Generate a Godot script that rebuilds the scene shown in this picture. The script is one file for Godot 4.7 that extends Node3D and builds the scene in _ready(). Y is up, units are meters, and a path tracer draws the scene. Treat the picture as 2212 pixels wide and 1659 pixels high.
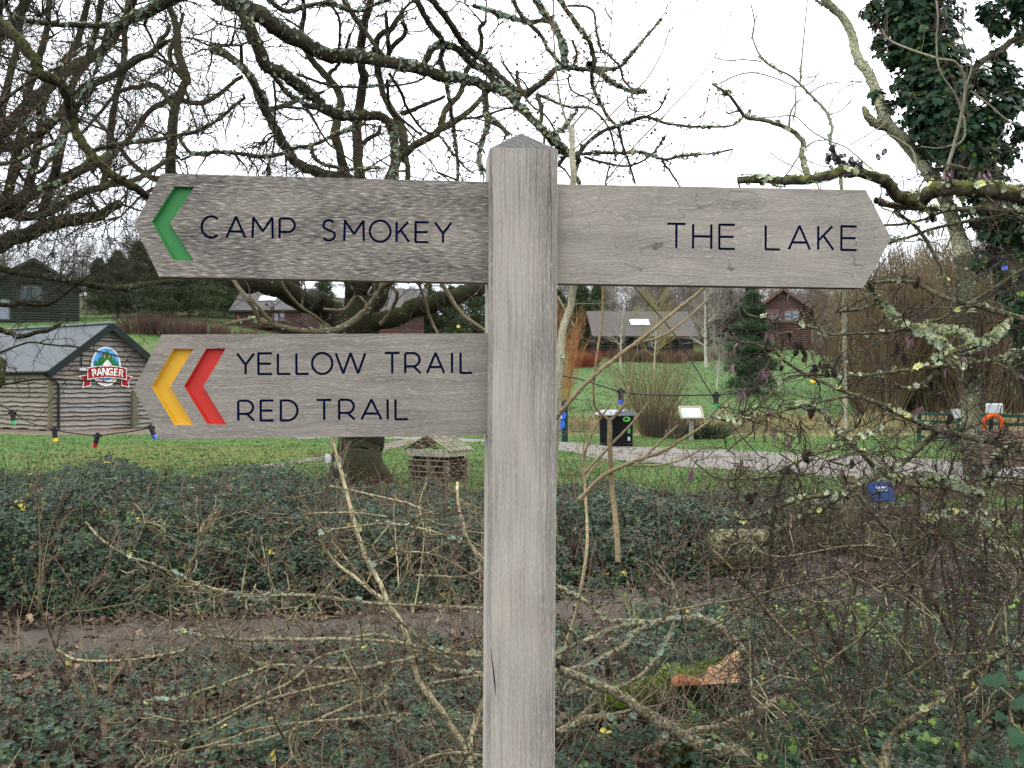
extends Node3D
# A timber fingerpost beside a woodland path: oaks overhead, brambles below, a camp with sheds and cabins beyond.

const F := 2278.0          # focal length of the photograph in its own 2212 px wide units
const EYE := 1.6
const UP := Vector3.UP

var rng := RandomNumberGenerator.new()
var M := {}
var nz := FastNoiseLite.new()
var nz2 := FastNoiseLite.new()


# ---------------------------------------------------------------- small helpers
func at(px: float, py: float, d: float) -> Vector3:
	return Vector3((px - 1106.0) / F * d, EYE + (829.5 - py) / F * d, -d)


func rnd(a: float, b: float) -> float:
	return rng.randf_range(a, b)


func rv() -> Vector3:
	return Vector3(rng.randf_range(-1, 1), rng.randf_range(-1, 1), rng.randf_range(-1, 1))


func sm(a: float, b: float, x: float) -> float:
	return smoothstep(a, b, x)


func numbered(called: String) -> String:
	if not has_node(NodePath(called)):
		return called
	var i := 1
	while has_node(NodePath("%s_%03d" % [called, i])):
		i += 1
	return "%s_%03d" % [called, i]


var part_no := {}


func tag(o: Node, label := "", category := "", group := "", kind := "") -> void:
	if label: o.set_meta("label", label)
	if category: o.set_meta("category", category)
	if group: o.set_meta("group", group)
	if kind: o.set_meta("kind", kind)


func thing(called: String, label: String, category: String, where := Vector3.ZERO, group := "") -> Node3D:
	var o := Node3D.new()
	o.name = numbered(called)
	add_child(o)
	o.position = where
	tag(o, label, category, group)
	return o


# a mesh as a part of a thing; the mesh is given in the world's axes unless it has a place of its own
func part(parent: Node3D, called: String, mesh: Mesh, mat: Material, local := false, kind := "") -> MeshInstance3D:
	var o := MeshInstance3D.new()
	var key := str(parent.get_instance_id()) + called
	part_no[key] = part_no.get(key, -1) + 1
	o.name = called if part_no[key] == 0 else "%s_%03d" % [called, part_no[key]]
	o.mesh = mesh
	o.material_override = mat
	parent.add_child(o, true)
	if not local:
		var p: Node3D = parent
		var off := Vector3.ZERO
		while p and p != self:
			off -= p.position
			p = p.get_parent() as Node3D
		o.position = off
	if kind: o.set_meta("kind", kind)
	return o


func single(called: String, mesh: Mesh, mat: Material, label: String, category: String, group := "", kind := "") -> MeshInstance3D:
	var o := MeshInstance3D.new()
	o.name = numbered(called)
	o.mesh = mesh
	o.material_override = mat
	add_child(o)
	tag(o, label, category, group, kind)
	return o


func scatter(parent: Node3D, called: String, mesh: Mesh, mat: Material, xf: Array, cols: Array, kind := "stuff") -> MultiMeshInstance3D:
	var mm := MultiMesh.new()
	mm.transform_format = MultiMesh.TRANSFORM_3D
	mm.use_colors = true
	mm.mesh = mesh
	mm.instance_count = xf.size()
	var off := Vector3.ZERO
	if parent != self:
		off = -parent.position
	for i in xf.size():
		var t: Transform3D = xf[i]
		t.origin += off
		mm.set_instance_transform(i, t)
		mm.set_instance_color(i, cols[i] if i < cols.size() else Color.WHITE)
	var o := MultiMeshInstance3D.new()
	o.name = numbered(called) if parent == self else called
	o.multimesh = mm
	o.material_override = mat
	parent.add_child(o, true)
	if kind: o.set_meta("kind", kind)
	return o


func dup(root: Node3D, where: Vector3, turn := 0.0, size := 1.0, label := "", group := "") -> Node3D:
	var r: Node3D = root.duplicate()
	var base: String = root.name
	r.name = numbered(base.rstrip("0123456789").trim_suffix("_"))
	add_child(r)
	r.position = where
	r.rotation.y = turn
	r.scale = Vector3.ONE * size
	if label: r.set_meta("label", label)
	if group: r.set_meta("group", group)
	return r


# ---------------------------------------------------------------- mesh collector
class TB:
	var v := PackedVector3Array()
	var n := PackedVector3Array()
	var c := PackedColorArray()
	var t := PackedVector2Array()
	var ix := PackedInt32Array()

	func mesh() -> ArrayMesh:
		var m := ArrayMesh.new()
		if v.is_empty():
			return m
		var a := []
		a.resize(Mesh.ARRAY_MAX)
		a[Mesh.ARRAY_VERTEX] = v
		a[Mesh.ARRAY_NORMAL] = n
		a[Mesh.ARRAY_COLOR] = c
		if t.size() == v.size():
			a[Mesh.ARRAY_TEX_UV] = t
		a[Mesh.ARRAY_INDEX] = ix
		m.add_surface_from_arrays(Mesh.PRIMITIVE_TRIANGLES, a)
		return m

	# flat polygon, corners counter-clockwise seen from outside
	func poly(p: Array, col := Color.WHITE, uv := []) -> void:
		var nn := Vector3.ZERO
		for i in range(1, p.size() - 1):
			nn += (p[i] - p[0]).cross(p[i + 1] - p[0])
		nn = nn.normalized()
		var b := v.size()
		for i in p.size():
			v.append(p[i])
			n.append(nn)
			c.append(col)
			if uv.size(): t.append(uv[i])
		for i in range(1, p.size() - 1):
			ix.append_array([b, b + i + 1, b + i])

	# box with small chamfers left out: centre, half axes
	func box(o: Vector3, x: Vector3, y: Vector3, z: Vector3, col := Color.WHITE) -> void:
		poly([o - x - y + z, o + x - y + z, o + x + y + z, o - x + y + z], col)
		poly([o + x - y - z, o - x - y - z, o - x + y - z, o + x + y - z], col)
		poly([o + x - y + z, o + x - y - z, o + x + y - z, o + x + y + z], col)
		poly([o - x - y - z, o - x - y + z, o - x + y + z, o - x + y - z], col)
		poly([o - x + y + z, o + x + y + z, o + x + y - z, o - x + y - z], col)
		poly([o - x - y - z, o + x - y - z, o + x - y + z, o - x - y + z], col)

	# box whose edges are bevelled
	func bbox(o: Vector3, x: Vector3, y: Vector3, z: Vector3, e: float, col := Color.WHITE) -> void:
		var xi := x - x.normalized() * e
		var yi := y - y.normalized() * e
		var zi := z - z.normalized() * e
		for s in [1.0, -1.0]:
			poly(_q(o + z * s, xi * s, yi), col)
			poly(_q(o + x * s, zi * -s, yi), col)
			poly(_q(o + y * s, xi, zi * -s), col)
		for s in [1.0, -1.0]:
			for u in [1.0, -1.0]:
				# edges along y, x and z
				_edge(o, x * s, xi * s, z * u, zi * u, yi, col)
				_edge(o, y * s, yi * s, z * u, zi * u, xi, col)
				_edge(o, x * s, xi * s, y * u, yi * u, zi, col)
				for w in [1.0, -1.0]:
					_tri(o, o + x * s + yi * u + zi * w, o + xi * s + y * u + zi * w, o + xi * s + yi * u + z * w, col)

	func _q(o: Vector3, a: Vector3, b: Vector3) -> Array:
		return [o - a - b, o + a - b, o + a + b, o - a + b]

	func _edge(o: Vector3, a: Vector3, ai: Vector3, b: Vector3, bi: Vector3, l: Vector3, col: Color) -> void:
		var p := [o + a + bi - l, o + ai + b - l, o + ai + b + l, o + a + bi + l]
		var nn: Vector3 = (p[1] - p[0]).cross(p[2] - p[0])
		if nn.dot(a + b) < 0:
			p.reverse()
		poly(p, col)

	func _tri(o: Vector3, a: Vector3, b: Vector3, d: Vector3, col: Color) -> void:
		if (b - a).cross(d - a).dot(a + b + d - o * 3.0) < 0:
			poly([a, d, b], col)
		else:
			poly([a, b, d], col)

	# a tube along points; moss colours the faces that look up
	func tube(p: PackedVector3Array, r: PackedFloat32Array, sides: int, col: Color, col2 := Color.BLACK, moss := 0.0, knob := 0.0) -> void:
		var m := p.size()
		if m < 2: return
		var b := v.size()
		var x := Vector3.ZERO
		for i in m:
			var d := (p[mini(i + 1, m - 1)] - p[maxi(i - 1, 0)]).normalized()
			if i == 0:
				x = d.cross(Vector3(0.31, 0.9, 0.3)).normalized()
			else:
				x = (x - d * x.dot(d)).normalized()
			var y := d.cross(x)
			for k in sides:
				var w := TAU * k / sides
				var nn := x * cos(w) + y * sin(w)
				var rr := r[i]
				if knob > 0.0:
					rr *= 1.0 + knob * sin(w * 2.0 + i * 1.7) * sin(i * 2.3 + k) 
				v.append(p[i] + nn * rr)
				n.append(nn)
				var cc := col
				if moss > 0.0:
					cc = col.lerp(col2, clampf((nn.y + 0.15 + 0.45 * sin(i * 1.3 + b)) * moss, 0.0, 1.0))
				c.append(cc)
		for i in m - 1:
			for k in sides:
				var q := b + i * sides + k
				var q2 := b + i * sides + (k + 1) % sides
				ix.append_array([q, q + sides, q2, q2, q + sides, q2 + sides])
		# closed ends
		for e in [0, m - 1]:
			var o = b + e * sides
			for k in range(1, sides - 1):
				if e == 0: ix.append_array([o, o + k, o + k + 1])
				else: ix.append_array([o, o + k + 1, o + k])

	# append another collector moved by a transform
	func put(o: TB, f: Transform3D) -> void:
		var b := v.size()
		v.append_array(f * o.v)
		var nb := f.basis.orthonormalized()
		for q in o.n: n.append(nb * q)
		c.append_array(o.c)
		for q in o.ix: ix.append(q + b)


func srgb(r: float, g: float, b: float) -> Color:
	return Color(r, g, b).linear_to_srgb()


# ---------------------------------------------------------------- materials
func noise_tex(size: int, freq: float, ramp: Array, sd: int, kind := FastNoiseLite.TYPE_SIMPLEX_SMOOTH, oct := 4) -> NoiseTexture2D:
	var f := FastNoiseLite.new()
	f.noise_type = kind
	f.frequency = freq
	f.seed = sd
	f.fractal_octaves = oct
	var t := NoiseTexture2D.new()
	t.width = size
	t.height = size
	t.seamless = true
	t.noise = f
	if ramp.size():
		var g := Gradient.new()
		var off := PackedFloat32Array()
		var cs := PackedColorArray()
		for e in ramp:
			off.append(e[0])
			cs.append(e[1].linear_to_srgb())
		g.offsets = off
		g.colors = cs
		t.color_ramp = g
	return t


func flat(c: Color, rough := 0.8, spec := 0.4, metal := 0.0) -> StandardMaterial3D:
	var m := StandardMaterial3D.new()
	m.albedo_color = c.linear_to_srgb()
	m.roughness = rough
	m.metallic = metal
	m.metallic_specular = spec
	return m


func tinted(rough := 0.8, tex: Texture2D = null, scale := 1.0, bump: Texture2D = null, depth := 1.0, spec := 0.3) -> StandardMaterial3D:
	var m := StandardMaterial3D.new()
	m.vertex_color_use_as_albedo = true
	m.roughness = rough
	m.metallic_specular = spec
	if tex or bump:
		m.uv1_triplanar = true
		m.uv1_world_triplanar = true
		m.uv1_scale = Vector3.ONE * scale
	if tex: m.albedo_texture = tex
	if bump:
		m.heightmap_enabled = true
		m.heightmap_texture = bump
		m.heightmap_scale = depth
	return m


func make_materials() -> void:
	var grey := noise_tex(512, 0.012, [[0.2, Color(.42, .42, .42)], [0.45, Color(.72, .72, .71)], [0.7, Color(1, 1, 1)]], 3)
	var lump := noise_tex(512, 0.02, [], 5, FastNoiseLite.TYPE_SIMPLEX_SMOOTH, 5)
	var lich := noise_tex(512, 0.014, [[0.0, Color(.10, .09, .07)], [0.38, Color(.30, .28, .22)], [0.5, Color(.48, .48, .36)], [0.57, Color(.85, .95, .78)], [0.66, Color(1, 1.0, .95)], [0.8, Color(.55, .6, .42)]], 11, FastNoiseLite.TYPE_SIMPLEX_SMOOTH, 5)
	M.bark = tinted(0.92, lich, 2.3, lump, 1.2)
	M.bark_near = tinted(0.92, lich, 4.5, lump, 0.8)
	M.twig = tinted(0.75, grey, 6.0, null, 1.0)
	M.pale = tinted(0.7, grey, 7.0, lump, 0.15)
	M.far = tinted(0.9)
	M.leaf = tinted(0.42, null, 1.0, null, 1.0, 0.36)
	M.leaf.backlight = Color(.12, .16, .08)
	M.ivy = tinted(0.42, null, 1.0, null, 1.0, 0.22)
	M.dry = tinted(0.85)
	M.moss = tinted(0.95)
	M.lichen = tinted(0.95)
	M.needle = tinted(0.7)
	M.grass = tinted(0.65)
	M.grass.backlight = Color(.2, .25, .1)
	M.log_wall = tinted(0.75, noise_tex(256, 0.03, [[0.2, Color(.6, .6, .6)], [0.75, Color(1, 1, 1)]], 21), 0.5)
	M.plank = tinted(0.85, noise_tex(512, 0.02, [[0.15, Color(.5, .48, .46)], [0.5, Color(.8, .79, .78)], [0.8, Color(1, 1, 1)]], 22), 0.7, noise_tex(512, 0.05, [], 23), 0.8)
	M.plank.uv1_scale = Vector3(0.35, 2.6, 0.35)
	M.glass = flat(Color(.10, .13, .16), 0.06, 0.9)
	M.skylight = flat(Color(.36, .41, .47), 0.15, 0.7, 0.6)
	M.black_plastic = flat(Color(.004, .0045, .005), 0.5, 0.2)
	M.dark_metal = flat(Color(.02, .028, .03), 0.5)
	M.rubber = flat(Color(.012, .012, .013), 0.55)
	var gnd := noise_tex(1024, 0.03, [[0.15, Color(.45, .45, .45)], [0.5, Color(.8, .8, .8)], [0.8, Color(1, 1, 1)]], 31, FastNoiseLite.TYPE_SIMPLEX_SMOOTH, 6)
	M.ground = tinted(0.95, gnd, 0.45, noise_tex(512, 0.04, [], 32), 4.0, 0.2)
	M.gravel = tinted(0.9, noise_tex(512, 0.09, [[0.1, Color(.45, .44, .43)], [0.5, Color(.8, .8, .79)], [0.9, Color(1, 1, 1)]], 33, FastNoiseLite.TYPE_SIMPLEX_SMOOTH, 3), 1.1, noise_tex(512, 0.12, [], 34), 1.5, 0.2)
	M.stone = tinted(0.9, lich, 1.4, lump, 5.0)
	M.timber = tinted(0.85, noise_tex(512, 0.02, [[0.15, Color(.55, .55, .52)], [0.5, Color(.82, .82, .8)], [0.8, Color(1, 1, 1)]], 41), 2.0, lump, 0.5)
	M.timber.uv1_scale = Vector3(1.2, 1.2, 1.2)


# ---------------------------------------------------------------- lie of the land
func hgt(x: float, z: float) -> float:
	var d := -z
	var h := -0.4 + 0.4 * (1.0 - sm(2.2, 5.0, d))
	h += 0.06 * nz.get_noise_2d(x * 0.35, d * 0.35) * sm(3.0, 7.0, d)
	# low bank under the brambles behind the dirt path
	h += 0.28 * sm(9.6, 11.2, d - x * 0.22) * (1.0 - sm(12.5, 16.0, d)) * (1.0 - sm(3.0, 6.0, x))
	# the hill across the pond
	var rise := maxf(0.0, d - 62.0 - 1.2 * nz.get_noise_2d(x * 0.05, 7.0))
	var up := 0.118 * minf(rise, 42.0) + 0.11 * maxf(0.0, rise - 42.0)
	up += 3.6 * sm(-8.0, -36.0, x) * sm(56.0, 92.0, d)
	if d > 190.0:
		up -= 0.11 * (d - 190.0) * 1.0
	h += up * sm(58.0, 66.0, d)
	# pond
	var e := Vector2((x - 9.0) / 19.0, (d - 50.5) / 7.5).length()
	h -= 1.1 * (1.0 - sm(0.75, 1.05, e))
	h += 0.05 * nz.get_noise_2d(x * 1.3, d * 1.3) * sm(3.0, 6.0, d)
	return h


func on(x: float, d: float, up := 0.0) -> Vector3:
	return Vector3(x, hgt(x, -d) + up, -d)


# ---------------------------------------------------------------- the fingerpost
func wood_image(w: int, h: int, len_m: float, wid_m: float, sd: int, kind: int) -> Array:
	var a := PackedByteArray()
	a.resize(w * h * 3)
	var b := PackedByteArray()
	b.resize(w * h)
	var n1 := FastNoiseLite.new()
	n1.seed = sd
	n1.frequency = 1.0
	n1.fractal_octaves = 2
	var n2 := FastNoiseLite.new()
	n2.seed = sd + 7
	n2.frequency = 1.0
	n2.fractal_type = FastNoiseLite.FRACTAL_NONE
	for j in h:
		var y := wid_m * j / h
		for i in w:
			var x := len_m * i / w
			var wob := n1.get_noise_2d(x * 4.0 + 3.0, y * 9.0) * 0.010 + n1.get_noise_2d(x * 14.0, y * 20.0 + 9.0) * 0.0018
			if kind == 1:
				# swirled figure of the right-hand board
				wob += n1.get_noise_2d(x * 9.0, y * 9.0 + 40.0) * 0.008
			if kind == 3: wob *= 0.35
			var yy := y + wob
			var ring := n1.get_noise_2d(x * 1.6, yy * 70.0)
			var fib := n2.get_noise_2d(x * 7.0, yy * 300.0)
			var tick := n2.get_noise_2d(x * 40.0 + 50.0, yy * 330.0 + 11.0)
			var patch := n1.get_noise_2d(x * 4.5 + 20.0, y * 11.0)
			var tone := 0.0
			var red := 0.0
			var height := 0.5 + 0.28 * fib + 0.25 * ring
			match kind:
				0:
					tone = 0.165 + 0.018 * ring + 0.022 * fib + 0.06 * patch
					if tick > 0.24: tone += (tick - 0.24) * 0.30
					if tick < -0.30: tone += (tick + 0.30) * 0.16
					height += 0.5 * maxf(tick, 0.0)
					red = 0.065 + 0.04 * patch
				1:
					tone = 0.25 + 0.03 * ring + 0.025 * fib + 0.05 * patch
					if tick > 0.4: tone += (tick - 0.4) * 0.2
					var crack := absf(n1.get_noise_2d(x * 9.0 + y * 6.0, y * 13.0 + 70.0 - x * 3.0))
					var where := n1.get_noise_2d(x * 6.0, y * 7.0 + 200.0)
					if crack < 0.02 and where > 0.12:
						tone -= 0.12 * (1.0 - crack / 0.02)
						height -= 0.6
					red = 0.06 + 0.05 * maxf(0.0, patch)
				2:
					tone = 0.205 + 0.028 * ring + 0.035 * fib + 0.035 * patch
					if tick > 0.36: tone += (tick - 0.36) * 0.17
					red = 0.075 + 0.03 * ring
				3:
					# the post: x runs up it, y across
					tone = 0.315 + 0.022 * ring + 0.03 * fib + 0.045 * patch
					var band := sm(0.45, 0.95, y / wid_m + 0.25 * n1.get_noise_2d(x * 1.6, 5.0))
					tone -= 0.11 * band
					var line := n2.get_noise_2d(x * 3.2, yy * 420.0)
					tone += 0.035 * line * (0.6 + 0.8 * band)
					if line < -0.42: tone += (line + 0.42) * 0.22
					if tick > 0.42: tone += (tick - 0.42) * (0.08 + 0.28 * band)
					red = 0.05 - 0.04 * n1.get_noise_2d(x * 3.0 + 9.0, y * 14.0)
			tone += 0.05 * n2.get_noise_2d(x * 90.0, yy * 700.0)
			tone = clampf(tone, 0.05, 0.75)
			var c := Color(tone * (1.015 + red * .4), tone * 0.948, tone * (0.84 - red * 0.3)).linear_to_srgb()
			var k := (j * w + i) * 3
			a[k] = int(clampf(c.r, 0, 1) * 255.0)
			a[k + 1] = int(clampf(c.g, 0, 1) * 255.0)
			a[k + 2] = int(clampf(c.b, 0, 1) * 255.0)
			b[j * w + i] = int(clampf(height, 0, 1) * 255.0)
	return [ImageTexture.create_from_image(Image.create_from_data(w, h, false, Image.FORMAT_RGB8, a)),
		ImageTexture.create_from_image(Image.create_from_data(w, h, false, Image.FORMAT_L8, b))]


func wood_mat(tex: Array, depth: float) -> StandardMaterial3D:
	var m := StandardMaterial3D.new()
	m.albedo_texture = tex[0]
	m.heightmap_enabled = true
	m.heightmap_texture = tex[1]
	m.heightmap_scale = depth
	m.roughness = 0.82
	m.metallic_specular = 0.3
	return m


# photograph pixel -> the plane of a board (its own x to the right, y up, z towards the viewer)
func lay(f: Transform3D, px: float, py: float) -> Vector2:
	var cam := Vector3(0, EYE, 0)
	var dir := at(px, py, 1.0) - cam
	var t := (f.origin - cam).dot(f.basis.z) / dir.dot(f.basis.z)
	var q := f.affine_inverse() * (cam + dir * t)
	return Vector2(q.x, q.y)


# strokes of the engraved capitals in a unit box (0,0 lower left, 1,1 upper right)
func arc(cx: float, cy: float, rx: float, ry: float, a0: float, a1: float, n := 14) -> Array:
	var o := []
	for i in n + 1:
		var a := deg_to_rad(lerpf(a0, a1, float(i) / n))
		o.append(Vector2(cx + rx * cos(a), cy + ry * sin(a)))
	return o


func glyph(ch: String) -> Array:
	var V := func(x: float, y: float) -> Vector2: return Vector2(x, y)
	match ch:
		"C": return [arc(.56, .5, .56, .5, 48, 312, 20)]
		"A": return [[V.call(0, 0), V.call(.5, 1), V.call(1, 0)], [V.call(.17, .3), V.call(.83, .3)]]
		"M": return [[V.call(0, 0), V.call(.03, 1), V.call(.5, .33), V.call(.97, 1), V.call(1, 0)]]
		"P": return [[V.call(0, 0), V.call(0, 1)], [V.call(.02, 1), V.call(.5, 1)] + arc(.55, .66, .45, .34, 80, -80, 10) + [V.call(.5, .32), V.call(.02, .32)]]
		"S": return [arc(.5, .745, .43, .255, 35, 200, 10) + [V.call(.2, .585), V.call(.5, .51), V.call(.8, .43)] + arc(.5, .265, .48, .265, 25, -150, 12)]
		"O": return [arc(.5, .5, .5, .5, 0, 180, 16), arc(.5, .5, .5, .5, 180, 360, 16)]
		"K": return [[V.call(0, 0), V.call(0, 1)], [V.call(.92, 1), V.call(.04, .4)], [V.call(.33, .6), V.call(1, 0)]]
		"E": return [[V.call(1, 1), V.call(0, 1), V.call(0, 0), V.call(1, 0)], [V.call(0, .5), V.call(.93, .5)]]
		"Y": return [[V.call(0, 1), V.call(.5, .46), V.call(1, 1)], [V.call(.5, .46), V.call(.5, 0)]]
		"T": return [[V.call(0, 1), V.call(1, 1)], [V.call(.5, 1), V.call(.5, 0)]]
		"H": return [[V.call(0, 0), V.call(0, 1)], [V.call(1, 0), V.call(1, 1)], [V.call(0, .5), V.call(1, .5)]]
		"L": return [[V.call(0, 1), V.call(0, 0), V.call(1, 0)]]
		"R": return [[V.call(0, 0), V.call(0, 1)], [V.call(.02, 1), V.call(.5, 1)] + arc(.5, .67, .44, .33, 80, -80, 10) + [V.call(.45, .34), V.call(.02, .34)], [V.call(.55, .34), V.call(1, 0)]]
		"I": return [[V.call(.5, 0), V.call(.5, 1)]]
		"D": return [[V.call(.4, 0), V.call(0, 0), V.call(0, 1), V.call(.4, 1)], arc(.4, .5, .6, .5, 90, -90, 16)]
		"W": return [[V.call(0, 1), V.call(.25, 0), V.call(.5, 1), V.call(.75, 0), V.call(1, 1)]]
	return []


# letters: [character, left px, right px, top px, bottom px] as measured on the photograph (outside edges)
func finger_board(post: Node3D, f: Transform3D, outline: Array, letters: Array, chevrons: Array, mat: StandardMaterial3D, len_m: float) -> void:
	var half := 0.0023
	var cutter := CSGCombiner3D.new()
	cutter.name = "cutter"
	var slab := CSGPolygon3D.new()
	var pts := PackedVector2Array()
	for q in outline: pts.append(lay(f, q[0], q[1]))
	slab.polygon = pts
	slab.depth = 0.042
	cutter.add_child(slab)
	var floors := []       # [character, mesh]
	for l in letters:
		var lo := lay(f, l[1], l[4])
		var hi := lay(f, l[2], l[3])
		var lift := lay(f, l[2], l[4]).y - lo.y         # a line of letters keeps the slope of its board
		lo += Vector2(half, half)
		hi -= Vector2(half, half)
		var tb := TB.new()
		var no := 0
		for s in glyph(l[0]):
			var line := PackedVector2Array()
			for q in s:
				line.append(Vector2(lerpf(lo.x, hi.x, q.x), lerpf(lo.y, hi.y, q.y)))
			for ring in Geometry2D.offset_polyline(line, half, Geometry2D.JOIN_ROUND, Geometry2D.END_ROUND):
				if Geometry2D.is_polygon_clockwise(ring): continue
				var cut := CSGPolygon3D.new()
				cut.operation = CSGShape3D.OPERATION_SUBTRACTION
				cut.polygon = ring
				cut.depth = 0.0080 + 0.0002 * no
				cut.position.z = 0.003
				cut.material = M.engraved
				cutter.add_child(cut)
				var tri := Geometry2D.triangulate_polygon(ring)
				var zz := -0.0045 - 0.0002 * no
				for i in range(0, tri.size(), 3):
					var p := []
					for k in 3: p.append(Vector3(ring[tri[i + k]].x, ring[tri[i + k]].y, zz))
					if (p[1] - p[0]).cross(p[2] - p[0]).z < 0: p.reverse()
					tb.poly(p)
				no += 1
		floors.append([l[0], tb.mesh(), lift])
	var cheeks := []
	for ch in chevrons:
		var outer := PackedVector2Array()
		for q in ch[1]: outer.append(lay(f, q[0], q[1]))
		if Geometry2D.is_polygon_clockwise(outer): outer.reverse()
		var cut := CSGPolygon3D.new()
		cut.operation = CSGShape3D.OPERATION_SUBTRACTION
		cut.polygon = outer
		cut.depth = 0.018
		cut.position.z = 0.003
		cutter.add_child(cut)
		# painted lining of the recess: sloping cheeks and a floor
		var inner: PackedVector2Array = []
		var m := outer.size()
		for i in m:
			var a := (outer[i] - outer[(i + m - 1) % m]).normalized()
			var b := (outer[(i + 1) % m] - outer[i]).normalized()
			var na := Vector2(-a.y, a.x)
			var nb := Vector2(-b.y, b.x)
			var mid := (na + nb).normalized()
			inner.append(outer[i] + mid * (0.0030 / maxf(0.3, mid.dot(na))))
		var tb := TB.new()
		for i in m:
			var j := (i + 1) % m
			tb.poly([Vector3(outer[i].x, outer[i].y, -0.0003), Vector3(inner[i].x, inner[i].y, -0.0125), Vector3(inner[j].x, inner[j].y, -0.0125), Vector3(outer[j].x, outer[j].y, -0.0003)].duplicate())
			# turned so that it looks into the recess
		var tri := Geometry2D.triangulate_polygon(inner)
		for i in range(0, tri.size(), 3):
			var p := []
			for k in 3: p.append(Vector3(inner[tri[i + k]].x, inner[tri[i + k]].y, -0.0125))
			if (p[1] - p[0]).cross(p[2] - p[0]).z < 0: p.reverse()
			tb.poly(p)
		cheeks.append([ch[0], tb.mesh(), ch[2]])
	add_child(cutter)
	await get_tree().process_frame
	await get_tree().process_frame
	var raw := cutter.bake_static_mesh()
	remove_child(cutter)
	var out := ArrayMesh.new()
	var x0 := 1e9
	var y0 := 1e9
	for q in pts:
		x0 = minf(x0, q.x)
		y0 = minf(y0, q.y)
	var mats := []
	for s in raw.get_surface_count():
		var a := raw.surface_get_arrays(s)
		var uv := PackedVector2Array()
		var vs: PackedVector3Array = a[Mesh.ARRAY_VERTEX]
		for q in vs: uv.append(Vector2((q.x - x0) / len_m, (q.y - y0 + q.z * 0.7) / 0.21))
		a[Mesh.ARRAY_TEX_UV] = uv
		a[Mesh.ARRAY_TANGENT] = null
		out.add_surface_from_arrays(Mesh.PRIMITIVE_TRIANGLES, a)
		mats.append(raw.surface_get_material(s))
	cutter.free()
	var board := part(post, "finger_board", out, null, true)
	board.material_override = null
	for s in out.get_surface_count():
		out.surface_set_material(s, mats[s] if mats[s] else mat)
	board.transform = Transform3D(f.basis, f.origin - post.position)
	for q in floors:
		var o := part(board, "letter", q[1], M.engraved, true)
	for q in cheeks:
		var o := part(board, "chevron", q[1], q[2], true)
		o.set_meta("label", "%s painted chevron recessed in the board" % q[0])


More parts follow.
